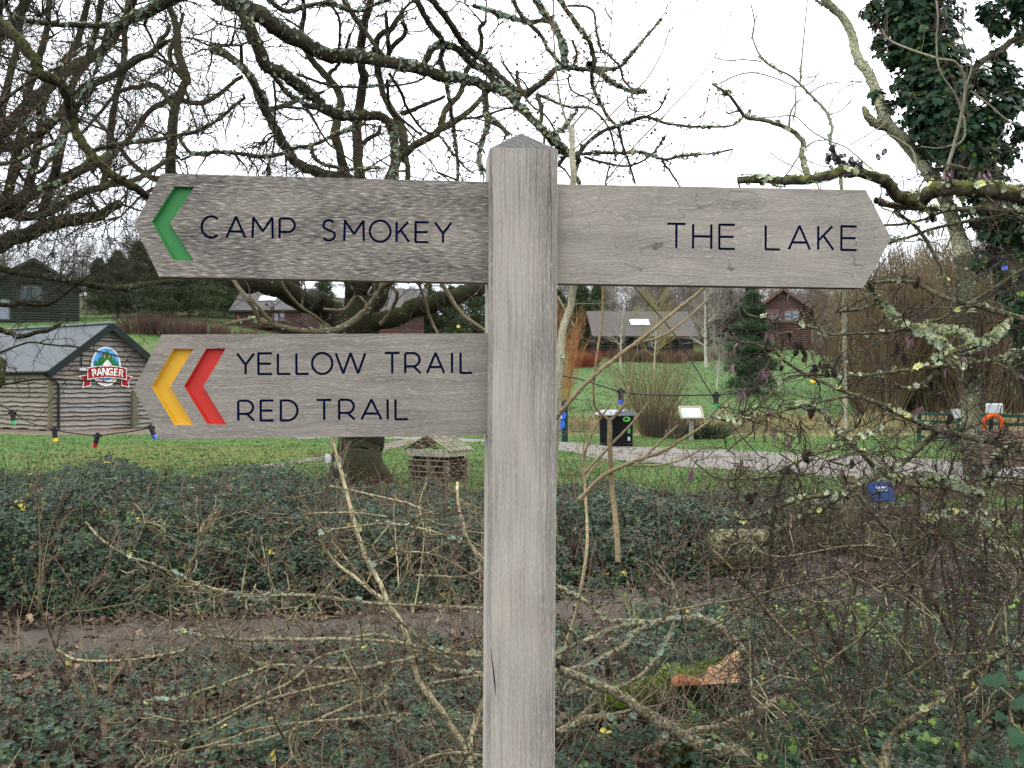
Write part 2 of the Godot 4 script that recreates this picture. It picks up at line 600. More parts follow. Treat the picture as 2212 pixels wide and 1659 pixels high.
func build_fingerpost() -> void:
	M.engraved = flat(Color(.002, .008, .05), 0.7, .15)
	var tilt := deg_to_rad(0.3)
	var d0 := 2.0
	var turn := deg_to_rad(5.0)
	var pb := Basis(Vector3(0, 0, 1), -tilt) * Basis(UP, turn)
	var w := 0.065
	# middle of the front face at eye level
	var face := at(1129.5, 829.5, d0)
	var mid := face - pb.z * w
	var base := Vector3(mid.x - 0.012, -0.02, mid.z)
	var post := thing("fingerpost", "grey weathered oak fingerpost with three pointed boards naming a camp, a lake and two trails", "signpost", base)
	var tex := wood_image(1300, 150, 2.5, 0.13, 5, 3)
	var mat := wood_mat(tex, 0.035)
	var tb := TB.new()
	var e := 0.0075
	var ring := [Vector2(-w + e, w), Vector2(w - e * .6, w), Vector2(w, w - e * .6), Vector2(w, -w + e), Vector2(w - e, -w), Vector2(-w + e, -w), Vector2(-w, -w + e), Vector2(-w, w - e)]
	var y1 := 2.047 - EYE
	var y0 := -EYE - 0.3
	var m := ring.size()
	var lowest := -0.3
	var run := 0.0
	for i in m:
		var a: Vector2 = ring[i]
		var b: Vector2 = ring[(i + 1) % m]
		var step := a.distance_to(b)
		var p := []
		var uv := []
		for q in [[a, y0], [b, y0], [b, y1], [a, y1]]:
			p.append(mid + pb.x * q[0].x + pb.z * q[0].y + pb.y * q[1])
		var nn: Vector3 = (p[1] - p[0]).cross(p[2] - p[0])
		var u0 := (run + 0.0075) / 0.13
		var u1 := (run + step + 0.0075) / 0.13
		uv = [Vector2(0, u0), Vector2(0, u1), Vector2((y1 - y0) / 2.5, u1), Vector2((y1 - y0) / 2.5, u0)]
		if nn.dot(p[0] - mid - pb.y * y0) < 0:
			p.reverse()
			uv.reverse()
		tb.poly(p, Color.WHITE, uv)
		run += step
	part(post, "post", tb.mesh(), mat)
	# four-sided cap with end grain
	var ci := PackedByteArray()
	ci.resize(128 * 128 * 3)
	for j in 128:
		for i in 128:
			var rad := Vector2(i - 20.0, j - 150.0).length() + 3.0 * nz.get_noise_2d(i * .12, j * .12)
			var k := (j * 128 + i) * 3
			var g := 0.045 + 0.02 * nz2.get_noise_2d(i * 0.5, j * 0.5)
			if fmod(rad, 13.0) < 1.8: g += 0.07
			var c := Color(g * 1.02, g, g * .9).linear_to_srgb()
			ci[k] = int(c.r * 255)
			ci[k + 1] = int(c.g * 255)
			ci[k + 2] = int(c.b * 255)
	var cm := StandardMaterial3D.new()
	cm.albedo_texture = ImageTexture.create_from_image(Image.create_from_data(128, 128, false, Image.FORMAT_RGB8, ci))
	cm.roughness = 0.9
	var cap := TB.new()
	var peak := mid + pb.y * (2.091 - EYE)
	for i in m:
		var a: Vector2 = ring[i]
		var b: Vector2 = ring[(i + 1) % m]
		var p := [mid + pb.x * a.x + pb.z * a.y + pb.y * y1, mid + pb.x * b.x + pb.z * b.y + pb.y * y1, peak]
		var uv := [a / 0.13 + Vector2(.5, .5), b / 0.13 + Vector2(.5, .5), Vector2(.5, .5)]
		if (p[1] - p[0]).cross(p[2] - p[0]).y < 0:
			p.reverse()
			uv.reverse()
		cap.poly(p, Color.WHITE, uv)
	part(post, "pointed_cap", cap.mesh(), cm)
	# a drying crack low on the front
	var crack := TB.new()
	var line := [[1060.5, 1395], [1062, 1420], [1066, 1450], [1069, 1478], [1070.5, 1500]]
	for i in line.size() - 1:
		var f2 := Transform3D(pb, face)
		var a := lay(f2, line[i][0], line[i][1])
		var b := lay(f2, line[i + 1][0], line[i + 1][1])
		var wa: float = [0.0002, 0.0007, 0.0012, 0.0012, 0.0003][i]
		var wb: float = [0.0002, 0.0007, 0.0012, 0.0012, 0.0003][i + 1]
		crack.poly([f2 * Vector3(a.x + wa, a.y, .0004), f2 * Vector3(a.x - wa, a.y, .0004), f2 * Vector3(b.x - wb, b.y, .0004), f2 * Vector3(b.x + wb, b.y, .0004)])
	part(post, "crack", crack.mesh(), flat(Color(.012, .011, .01), 1.0))

	# the three boards, housed in the post behind its front face
	var yaw := Basis(UP, deg_to_rad(3.8))
	var up_l := Transform3D(Basis(Vector3(0, 0, 1), deg_to_rad(-0.55)) * yaw, at(1057, 502, 2.028))
	var up_r := Transform3D(Basis(Vector3(0, 0, 1), deg_to_rad(-0.4)) * yaw, at(1208, 505, 2.034))
	var low := Transform3D(Basis(Vector3(0, 0, 1), deg_to_rad(0.35)) * yaw, at(1055, 831, 2.028))
	var green := flat(Color(.035, .21, .055), 0.55)
	var yellow := flat(Color(.62, .36, .02), 0.5)
	var red := flat(Color(.50, .028, .018), 0.5)
	M.board0 = wood_mat(wood_image(1100, 300, 0.70, 0.21, 1, 0), 0.07)
	M.board1 = wood_mat(wood_image(1100, 300, 0.70, 0.21, 2, 1), 0.05)
	M.board2 = wood_mat(wood_image(1100, 300, 0.70, 0.21, 3, 2), 0.05)
	await finger_board(post, up_l, [[290, 485], [350, 374.5], [1075, 393.5], [1075, 611], [344, 597.5]], [
		["C", 433, 476, 465.3, 515.5], ["A", 486.5, 533.5, 466.5, 516], ["M", 543, 592.5, 467.5, 517], ["P", 601.5, 639.8, 470, 517.5],
		["S", 694, 727, 473.5, 522], ["M", 741, 789, 474.5, 522.5], ["O", 796, 846.5, 474.8, 524.5], ["K", 854, 886.5, 477, 525], ["E", 895, 928.5, 478, 525.5], ["Y", 937, 977.5, 479, 526.5]],
		[["green", [[328, 479.6], [377.5, 402.6], [420, 404.2], [367.5, 483.6], [418.5, 563], [374.5, 562]], green]], M.board0, 0.70)
	await finger_board(post, up_r, [[1190, 397.5], [1870, 410.5], [1925, 515], [1864, 622], [1190, 612]], [
		["T", 1438.5, 1483.3, 481.5, 538], ["H", 1494.3, 1539, 482.3, 539.5], ["E", 1551, 1590, 483.5, 540],
		["L", 1651, 1687, 485, 541], ["A", 1701, 1752.3, 485.8, 541.5], ["K", 1764.5, 1803, 486.5, 542], ["E", 1814.5, 1853, 487, 542.5]], [], M.board1, 0.70)
	await finger_board(post, low, [[289, 840], [349, 722.5], [1075, 720], [1075, 940], [349, 948.5]], [
		["Y", 510, 551.5, 761, 811], ["E", 556, 590.3, 760.7, 810.8], ["L", 598, 630.5, 760.7, 810.6], ["L", 638, 669.5, 760.6, 810.5], ["O", 671.8, 720.5, 759.8, 810.5], ["W", 723, 792, 760, 809.5],
		["T", 828.5, 866.2, 760, 809.3], ["R", 873, 911, 760, 809], ["A", 920, 962, 759.7, 808.7], ["I", 971, 982, 759.7, 808.5], ["L", 992.5, 1022.5, 759.5, 808.3],
		["R", 512.5, 551.5, 863, 911.6], ["E", 561, 593.5, 862.6, 911.2], ["D", 604.5, 645.3, 862.3, 911], ["T", 682, 719, 861.2, 910], ["R", 730.3, 769, 860.8, 909.6], ["A", 778.5, 826.5, 860.4, 909], ["I", 832, 843, 860.2, 908.6], ["L", 852, 883.5, 860, 908.3]],
		[["yellow", [[328, 835], [375, 753.5], [418.3, 753.5], [368, 835], [418.3, 917.3], [376.7, 917.3]], yellow], ["red", [[398.2, 835], [446, 752.8], [488, 752.8], [439, 835], [489.5, 916.6], [448, 916]], red]], M.board2, 0.70)


# ---------------------------------------------------------------- buildings
# one waney-edged board: lies along x from x0 to x1, top edge straight, lower edge as it grew
func waney(o: Vector3, g: Vector3, out: Vector3, x0: float, x1: float, y: float, h: float, sd: float, col: Color) -> ArrayMesh:
	var tb := TB.new()
	var steps := maxi(3, int((x1 - x0) / 0.28))
	var bark := Color(.05, .033, .022)
	var prev := []
	for i in steps + 1:
		var x := lerpf(x0, x1, float(i) / steps)
		var dip := 0.06 * nz.get_noise_2d(x * 0.9 + sd * 13.0, sd * 7.0) + 0.022 * nz.get_noise_2d(x * 4.5, sd * 31.0)
		var top := o + g * x + UP * (y + h + 0.02) + out * 0.012
		var b1 := o + g * x + UP * (y + dip - 0.02) + out * 0.075
		var b0 := o + g * x + UP * (y + dip - 0.02) + out * 0.012
		var now := [top, b1, b0, b1 + out * .004 + UP * (.028 + .03 * absf(nz.get_noise_2d(x * 2.2, sd * 3.0)))]
		if i:
			tb.poly([prev[1], now[1], now[0], prev[0]], col)
			tb.poly([prev[2], now[2], now[1], prev[1]], bark)
			tb.poly([prev[3], now[3], now[1] + out * .004, prev[1] + out * .004], bark)
		prev = now
	return tb.mesh()


func oriented(tb: TB, p: Array, out: Vector3, col := Color.WHITE) -> void:
	if (p[1] - p[0]).cross(p[2] - p[0]).dot(out) < 0:
		p.reverse()
	tb.poly(p, col)


func build_shed() -> void:
	var beta := deg_to_rad(52.0)
	var o := at(110, 931, 45.0)
	var g := Vector3(cos(beta), 0, -sin(beta))
	var l := Vector3(-sin(beta), 0, -cos(beta))
	var out := -l
	var half := 2.61
	var eave := 2.68
	var ridge := 4.6
	var long := 16.0
	var shed := thing("timber_shed", "grey waney-board shed with dark corrugated roof and a round badge on its gable", "shed", o)
	var inner := TB.new()
	var gw := [o, o + g * 2 * half, o + g * 2 * half + UP * eave, o + g * half + UP * ridge, o + UP * eave]
	oriented(inner, gw.duplicate(), out, Color(.03, .027, .025))
	oriented(inner, [o, o + l * long, o + l * long + UP * eave, o + UP * eave], -g, Color(.03, .027, .025))
	oriented(inner, [o + g * 2 * half, o + l * long + g * 2 * half, o + l * long + g * 2 * half + UP * eave, o + g * 2 * half + UP * eave], g, Color(.03, .027, .025))
	oriented(inner, [o + l * long, o + l * long + g * 2 * half, o + l * long + g * 2 * half + UP * eave, o + l * long + g * half + UP * ridge, o + l * long + UP * eave], l, Color(.03, .027, .025))
	part(shed, "wall", inner.mesh(), M.timber)
	rng.seed = 71
	var y := 0.02
	var k := 0
	while y < ridge - 0.2:
		var h := rnd(.17, .25)
		var x0 := 0.0
		var x1 := 2 * half
		if y + h * .5 > eave:
			var t := (y + h * .4 - eave) / (ridge - eave)
			x0 = half * t
			x1 = 2 * half - half * t
		if x1 - x0 > 0.3:
			var tone := rnd(.27, .37)
			var warm := rnd(-.01, .035)
			part(shed, "plank", waney(o, g, out, x0, x1, y, h, k * 1.37, Color(tone + warm, tone * .97, tone * .94 - warm)), M.plank)
			k += 1
		if y < eave - 0.15:
			var tone2 := rnd(.22, .32)
			part(shed, "plank", waney(o, l, -g, 0.12, long, y + 0.03, h, 50 + k * 1.91, Color(tone2 * 1.05, tone2 * .95, tone2 * .76)), M.plank)
		y += h
	# corner post and downpipe
	var cp := TB.new()
	cp.bbox(o + UP * 1.3 - g * .05 + out * .05, g * .09, UP * 1.33, out * .07, .015, Color(.16, .14, .09))
	part(shed, "corner_post", cp.mesh(), M.timber)
	var dp := TB.new()
	var pp := PackedVector3Array([o + UP * 2.5 - g * .35 - g * .1, o + UP * 2.25 - g * .1 + out * .16, o + UP * 2.05 + g * .22 + out * .16, o + UP * 1.9 + g * .27 + out * .15, o + UP * 0.05 + g * .27 + out * .15])
	dp.tube(pp, PackedFloat32Array([.05, .05, .05, .06, .06]), 8, Color(.01, .01, .011))
	part(shed, "downpipe", dp.mesh(), M.rubber)
	# corrugated roof: ribs run down the slope
	for s in [0, 1]:
		var roof := TB.new()
		var top := o + g * half + UP * (ridge + .1)
		var foot := o + UP * (eave - .12) - g * .30 if s == 0 else o + g * (2 * half + .30) + UP * (eave - .12)
		var n := 150
		var sl := (foot - top).normalized()
		var nn := sl.cross(l).normalized()
		if nn.y < 0: nn = -nn
		var last := []
		for i in n + 1:
			var w := -0.42 + (long + .8) * i / n
			var lift := nn * (0.0 if i % 3 else 0.035)
			var a := top + l * w + lift
			var b := foot + l * w + lift
			if i: oriented(roof, [last[0], last[1], b, a], nn, Color(.105, .115, .125))
			last = [a, b]
		part(shed, "roof", roof.mesh(), M.far)
	var rc := TB.new()
	rc.bbox(o + g * half + UP * (ridge + .12) + l * (long * .5), g * .16, UP * .04, l * (long * .5 + .43), .02, Color(.16, .17, .18))
	part(shed, "ridge_cap", rc.mesh(), M.far)
	for s in [0, 1]:
		var bb := TB.new()
		var top := o + g * half + UP * (ridge - .03) - l * .44
		var foot := (o - g * .32 if s == 0 else o + g * (2 * half + .32)) + UP * (eave - .27) - l * .44
		var dirv := (foot - top).normalized()
		var up := dirv.cross(l).normalized()
		if up.y < 0: up = -up
		bb.bbox((top + foot) * .5, dirv * (top.distance_to(foot) * .5 + .02), up * .15, l * .03, .01, Color(.018, .026, .024))
		part(shed, "barge_board", bb.mesh(), M.far)
	var gut := TB.new()
	gut.tube(PackedVector3Array([o + UP * (eave - .16) - g * .36 - l * .4, o + UP * (eave - .16) - g * .36 + l * long]), PackedFloat32Array([.07, .07]), 8, Color(.01, .01, .011))
	part(shed, "gutter", gut.mesh(), M.rubber)
	var lamp := TB.new()
	lamp.bbox(o + g * 1.35 + UP * 2.62 + out * .14, g * .16, UP * .09, out * .09, .02, Color(.5, .5, .5))
	lamp.bbox(o + g * 1.35 + UP * 3.0 + out * .09, g * .02, UP * .3, out * .02, .005, Color(.03, .03, .03))
	part(shed, "wall_light", lamp.mesh(), M.far)

	# ---- the badge: an oval scene over a ribbon
	var cx := 2.50
	var c := o + g * cx + UP * (2.77) + out * 0.10
	var badge := thing("ranger_badge", "round painted badge with fir trees and a red ribbon lettered RANGER on the shed gable", "sign", c)
	var fr := Transform3D(Basis(g * .9, UP * .9, out), c)
	var oval := func(rx: float, ry: float, cy: float, z: float, z2: float, col: Color) -> ArrayMesh:
		var tb := TB.new()
		var p := []
		var n := 40
		for i in n:
			var a := TAU * i / n
			p.append(fr * Vector3(rx * cos(a), cy + ry * sin(a), z))
		oriented(tb, p.duplicate(), out, col)
		for i in n:
			var q: Vector3 = p[i]
			var r: Vector3 = p[(i + 1) % n]
			oriented(tb, [q, r, r - out * z2, q - out * z2], (q + r) * .5 - fr * Vector3(0, cy, z), col)
		return tb.mesh()
	part(badge, "rim", oval.call(.80, .98, .02, .03, .06, Color(.72, .72, .72)), M.far)
	part(badge, "sky_disc", oval.call(.70, .80, .12, .04, .009, Color(.10, .36, .72)), M.far)
	part(badge, "sun_disc", oval.call(.27, .27, .36, .05, .009, Color(.8, .50, .03)), M.far)
	var k2 := 0
	for fir in [[-.56, -.1, .30, .42], [-.38, -.1, .36, .58], [-.2, -.1, .40, .74], [0.02, 0.0, .46, .86], [.24, -.1, .40, .74], [.42, -.1, .36, .56], [.58, -.1, .30, .40]]:
		var tb := TB.new()
		var z := 0.058 + 0.004 * k2
		for tier in 3:
			var yb: float = fir[1] + fir[3] * (0.1 + .27 * tier)
			var w: float = fir[2] * .5 * (1.0 - .25 * tier)
			oriented(tb, [fr * Vector3(fir[0] - w, yb, z + tier * .001), fr * Vector3(fir[0] + w, yb, z + tier * .001), fr * Vector3(fir[0], yb + fir[3] * .38, z + tier * .001)], out, Color(.02, .17, .05))
		part(badge, "fir_tree", tb.mesh(), M.far)
		k2 += 1
	var hut := TB.new()
	oriented(hut, [fr * Vector3(-.15, -.12, .095), fr * Vector3(.17, -.12, .095), fr * Vector3(.17, .14, .095), fr * Vector3(.01, .3, .095), fr * Vector3(-.15, .14, .095)], out, Color(.72, .72, .70))
	oriented(hut, [fr * Vector3(-.24, .10, .099), fr * Vector3(-.20, .06, .099), fr * Vector3(.01, .29, .099), fr * Vector3(.01, .36, .099)], out, Color(.8, .8, .78))
	oriented(hut, [fr * Vector3(.26, .10, .099), fr * Vector3(.22, .06, .099), fr * Vector3(.01, .29, .099), fr * Vector3(.01, .36, .099)], out, Color(.8, .8, .78))
	oriented(hut, [fr * Vector3(-.02, -.04, .098), fr * Vector3(.07, -.04, .098), fr * Vector3(.07, .07, .098), fr * Vector3(-.02, .07, .098)], out, Color(.03, .2, .08))
	part(badge, "painted_hut", hut.mesh(), M.far)
	# ribbon, curved like a shallow arch, with tails
	var ribbon := func(x0: float, x1: float, yc: float, hh: float, bow: float, z: float, col: Color) -> ArrayMesh:
		var tb := TB.new()
		var n := 16
		for i in n:
			var u0 := lerpf(x0, x1, float(i) / n)
			var u1 := lerpf(x0, x1, float(i + 1) / n)
			var f0 := yc - bow * u0 * u0
			var f1 := yc - bow * u1 * u1
			oriented(tb, [fr * Vector3(u0, f0 - hh, z), fr * Vector3(u1, f1 - hh, z), fr * Vector3(u1, f1 + hh, z), fr * Vector3(u0, f0 + hh, z)], out, col)
			oriented(tb, [fr * Vector3(u0, f0 - hh, z), fr * Vector3(u1, f1 - hh, z), fr * Vector3(u1, f1 - hh, z - .04), fr * Vector3(u0, f0 - hh, z - .04)], -UP, col)
		return tb.mesh()
	part(badge, "ribbon_edge", ribbon.call(-1.06, 1.06, -.24, .30, .10, .125, Color(.72, .70, .68)), M.far)
	part(badge, "ribbon", ribbon.call(-1.02, 1.02, -.24, .26, .10, .130, Color(.30, .016, .02)), M.far)
	for s in [-1.0, 1.0]:
		for layer in [0, 1]:
			var tb := TB.new()
			var e := 0.0 if layer == 0 else .035
			var z = .035 + .006 * layer
			oriented(tb, [fr * Vector3(s * (.82 + e), -.94 + e, z), fr * Vector3(s * (1.28 - e * 1.6), -1.04 + e * 1.5, z), fr * Vector3(s * (1.20 - e), -.74, z), fr * Vector3(s * (1.46 - e * 2), -.46 - e, z), fr * Vector3(s * (.82 + e), -.36 - e, z)], out, [Color(.72, .70, .68), Color(.28, .014, .018)][layer])
			part(badge, "ribbon_tail_edge" if layer == 0 else "ribbon_tail", tb.mesh(), M.far)
	var font := SystemFont.new()
	font.font_names = PackedStringArray(["Droid Sans"])
	font.font_weight = 700
	var word := "RANGER"
	for i in 6:
		var tm := TextMesh.new()
		tm.font = font
		tm.text = word[i]
		tm.font_size = 32
		tm.pixel_size = 0.0155
		tm.depth = 0.012
		var x := -.72 + i * .288
		var lm := part(badge, "letter", tm, flat(Color(.74, .73, .70), .7), true)
		lm.transform = Transform3D(Basis(g, UP, out) * Basis(Vector3(0, 0, 1), -2 * .10 * x) * Basis.from_scale(Vector3(.9, .92, 1)), g * x * .9 + UP * .9 * (-.25 - .10 * x * x) + out * .14)
	word = "HEADQUARTERS"
	for i in 12:
		var tm := TextMesh.new()
		tm.font = font
		tm.text = word[i]
		tm.font_size = 16
		tm.pixel_size = 0.0085
		tm.depth = 0.004
		var a := deg_to_rad(lerpf(-142, -38, i / 11.0))
		var lm := part(badge, "small_letter", tm, flat(Color(.55, .04, .03), .7), true)
		lm.transform = Transform3D(Basis(g, UP, out) * Basis(Vector3(0, 0, 1), a + PI / 2), g * (.60 * cos(a)) + UP * (.0 + .745 * sin(a)) + out * .036)

	# ---- field gate standing open beside the shed
	var go := o + g * 3.72 + out * .35
	var gate := thing("field_gate", "weathered timber field gate with a diagonal brace at the end of the shed", "gate", go)
	var gd := (g * .8 + out * -.55).normalized()
	var gp := TB.new()
	gp.bbox(go + UP * .85, g * .09, UP * .87, out * .09, .012, Color(.14, .13, .085))
	part(gate, "gate_post", gp.mesh(), M.timber)
	for i in 5:
		var tb := TB.new()
		tb.bbox(go + gd * 1.1 + UP * (.22 + .27 * i), gd * .95, UP * .05, gd.cross(UP) * .02, .008, Color(.17, .15, .10))
		part(gate, "bar", tb.mesh(), M.timber)
	for q in [[.2, .15, .2, 1.42], [2.0, .15, 2.0, 1.40], [.25, .25, 1.5, 1.2]]:
		var tb := TB.new()
		var a: Vector3 = go + gd * q[0] + UP * q[1]
		var b: Vector3 = go + gd * q[2] + UP * q[3]
		var dv := (b - a).normalized()
		tb.bbox((a + b) * .5 + gd.cross(UP) * .043, dv * a.distance_to(b) * .5, dv.cross(gd.cross(UP)) * .05, gd.cross(UP) * .02, .008, Color(.16, .14, .095))
		part(gate, "brace", tb.mesh(), M.timber)


# a log cabin: gable of width w towards the viewer when face = "gable", long side with the roof when face = "side"
func cabin(called: String, label: String, at_p: Vector3, turn: float, w: float, depth: float, eave: float, ridge: float, col: Color, roof_col: Color, face: String, opens: Array, sky: Array, balcony := false) -> Node3D:
	var b := thing(called, label, "cabin", at_p)
	var g := Vector3(cos(turn), 0, -sin(turn))
	var back := Vector3(-sin(turn), 0, -cos(turn))
	var out := -back
	var o := at_p - g * w * .5
	var core := TB.new()
	if face == "gable":
		oriented(core, [o, o + g * w, o + g * w + UP * eave, o + g * w * .5 + UP * ridge, o + UP * eave], out, col * .5)
		for s in [0.0, 1.0]:
			oriented(core, [o + g * w * s, o + g * w * s + back * depth, o + g * w * s + back * depth + UP * eave, o + g * w * s + UP * eave], g * (s - .5), col * .6)
	else:
		oriented(core, [o, o + g * w, o + g * w + UP * eave, o + UP * eave], out, col * .5)
		for s in [0.0, 1.0]:
			oriented(core, [o + g * w * s, o + g * w * s + back * depth, o + g * w * s + back * depth + UP * eave, o + g * w * s + back * depth * .5 + UP * ridge, o + g * w * s + UP * eave], g * (s - .5), col * .6)
	part(b, "wall", core.mesh(), M.far)
	var rh := .235
	var y := .12
	var top := ridge - .2 if face == "gable" else eave - .1
	while y < top:
		var x0 := -.12
		var x1 := w + .12
		if face == "gable" and y > eave - .1:
			var t := (y + .1 - eave) / (ridge - eave)
			x0 = w * .5 * t
			x1 = w - w * .5 * t
		# keep the openings free
		var spans := [[x0, x1]]
		for op in opens:
			if y + .1 > op[1] and y - .1 < op[1] + op[3]:
				var nx := []
				for s in spans:
					if op[0] > s[0] and op[0] + op[2] < s[1]:
						nx.append([s[0], op[0]])
						nx.append([op[0] + op[2], s[1]])
					else: nx.append(s)
				spans = nx
		for s in spans:
			if s[1] - s[0] < .15: continue
			var tb := TB.new()
			var tone := rnd(.8, 1.15)
			tb.tube(PackedVector3Array([o + g * s[0] + UP * y + out * .02, o + g * s[1] + UP * y + out * .02]), PackedFloat32Array([rh * .53, rh * .53]), 8, Color(col.r * tone, col.g * tone, col.b * tone))
			part(b, "log", tb.mesh(), M.log_wall)
		y += rh
	# roof
	for s in [0, 1]:
		var tb := TB.new()
		if face == "gable":
			var a := o + g * w * .5 + UP * (ridge + .12)
			var f := (o - g * .55 if s == 0 else o + g * (w + .55)) + UP * (eave - .28)
			var q := [a - back * .6, f - back * .6, f + back * (depth + .5), a + back * (depth + .5)]
			var nn: Vector3 = (q[1] - q[0]).cross(q[2] - q[0]).normalized()
			if nn.y < 0: nn = -nn
			tb.box((q[0] + q[2]) * .5, (q[1] - q[0]) * .5, (q[3] - q[0]) * .5, nn * .09, roof_col)
		else:
			var a := o + back * depth * .5 + UP * (ridge + .12)
			var f := (o - back * .6 if s == 0 else o + back * (depth + .6)) + UP * (eave - .25)
			var q := [a - g * .5, f - g * .5, f + g * (w + .5), a + g * (w + .5)]
			var nn: Vector3 = (q[1] - q[0]).cross(q[2] - q[0]).normalized()
			if nn.y < 0: nn = -nn
			tb.box((q[0] + q[2]) * .5, (q[1] - q[0]) * .5, (q[3] - q[0]) * .5, nn * .09, roof_col)
			if s == 0:
				for sl in sky:
					var u = (q[2] - q[1]).normalized()
					var v = (q[0] - q[1]).normalized()
					var ctr: Vector3 = q[1] + u * sl[0] + v * sl[1] + nn * .15
					var gl := TB.new()
					gl.box(ctr, u * sl[2] * .5, v * sl[3] * .5, nn * .04)
					var win := part(b, "skylight", gl.mesh(), M.skylight)
		part(b, "roof", tb.mesh(), M.bark if roof_col.g > .09 else M.far)
	if face == "gable":
		for s in [0, 1]:
			var tb := TB.new()
			var a := o + g * w * .5 + UP * (ridge + .03) - back * .64
			var f := (o - g * .57 if s == 0 else o + g * (w + .57)) + UP * (eave - .34) - back * .64
			var dv := (f - a).normalized()
			tb.box((a + f) * .5, dv * (a.distance_to(f) * .5 + .03), dv.cross(back) * .14, back * .03, col * 1.2)
			part(b, "barge_board", tb.mesh(), M.far)
	for op in opens:
		var wf := TB.new()
		var ctr: Vector3 = o + g * (op[0] + op[2] * .5) + UP * (op[1] + op[3] * .5) + out * .10
		var t := .07
		for s in [-1.0, 1.0]:
			wf.box(ctr + g * s * (op[2] * .5), g * t, UP * (op[3] * .5 + t), out * .06, col * 1.35)
			wf.box(ctr + UP * s * (op[3] * .5), g * (op[2] * .5 - t), UP * t, out * .055, col * 1.35)
		var n: int = op[4]
		for i in range(1, n):
			wf.box(ctr + g * (op[2] * (float(i) / n - .5)), g * .05, UP * (op[3] * .5 - t), out * .05, col * 1.35)
		var f := part(b, "window", wf.mesh(), M.far)
		for i in n:
			var pn := TB.new()
			var pc = ctr + g * (op[2] * ((i + .5) / n - .5)) - out * .06
			pn.box(pc, g * (op[2] * .5 / n), UP * (op[3] * .5), out * .01)
			part(f, "pane", pn.mesh(), M.glass)
	if balcony:
		var op: Array = opens[0]
		var bl := TB.new()
		var bo: Vector3 = o + g * (op[0] - .3) + out * .9
		var bw: float = op[2] + .6
		bl.box(bo + g * bw * .5 + UP * (op[1] - .1 - .9 * 0) - out * .42, g * bw * .5, UP * .07, out * .45, col * 1.1)
		bl.box(bo + g * bw * .5 + UP * (op[1] + .95), g * bw * .5, UP * .05, out * .05, col * 1.2)
		var bal := part(b, "balcony", bl.mesh(), M.far)
		var n := int(bw / .17)
		for i in n + 1:
			var tb := TB.new()
			tb.box(bo + g * bw * i / n + UP * (op[1] + .43), g * .035, UP * .47, out * .03, col * 1.3)
			part(bal, "baluster", tb.mesh(), M.far)
	return b


func build_cabins() -> void:
	rng.seed = 201
	var red := Color(.105, .06, .05)
	var p := at(1692, 757, 110)
	cabin("log_cabin", "red-brown two-storey log cabin with two windows and a balcony behind the conifer", p, deg_to_rad(-14), 5.3, 8.5, 4.4, 6.35, red, Color(.15, .16, .08), "gable",
		[[1.1, 3.05, 1.35, 1.15, 2], [2.75, 3.05, 1.5, 1.15, 2]], [], true)
	p = at(1392, 762, 101)
	cabin("dark_cabin", "low blackish log cabin with a broad roof and one bright skylight", p, deg_to_rad(4), 9.2, 7.0, 1.75, 4.0, Color(.022, .022, .022), Color(.075, .07, .068), "side",
		[[4.8, .5, 1.3, .95, 2]], [[4.9, 2.55, 1.9, 1.15]])
	p = at(72, 702, 96)
	cabin("green_cabin", "dark green two-storey log cabin above the shed roof", p, deg_to_rad(28), 7.6, 8.0, 3.6, 5.9, Color(.035, .048, .038), Color(.05, .055, .05), "gable",
		[[2.7, 2.3, 1.9, 1.25, 2], [.9, .4, 1.0, 1.9, 1]], [], true)
	p = at(580, 708, 104)
	cabin("brown_cabin", "brown log cabin with a skylight seen below the mossy oak limb", p, deg_to_rad(-6), 6.6, 6.4, 1.9, 3.95, red, Color(.085, .08, .076), "side", [[3.8, .6, 1.2, .9, 2]], [[3.35, 2.3, 1.75, 1.0]])
	p = at(846, 722, 106)
	cabin("brown_cabin", "brown log cabin with a skylight between the forked oak trunk and its right limb", p, deg_to_rad(5), 6.2, 6.4, 2.3, 4.7, red, Color(.085, .08, .076), "side", [[2.2, .7, 1.2, .9, 2]], [[2.1, 2.2, 1.5, 1.3]])
	p = at(425, 655, 135)
	cabin("green_cabin", "distant dark green cabin half hidden among pines", p, deg_to_rad(20), 6.0, 7.0, 2.6, 4.6, Color(.03, .04, .035), Color(.05, .055, .05), "gable", [[2.2, 1.2, 1.4, 1.0, 2]], [])


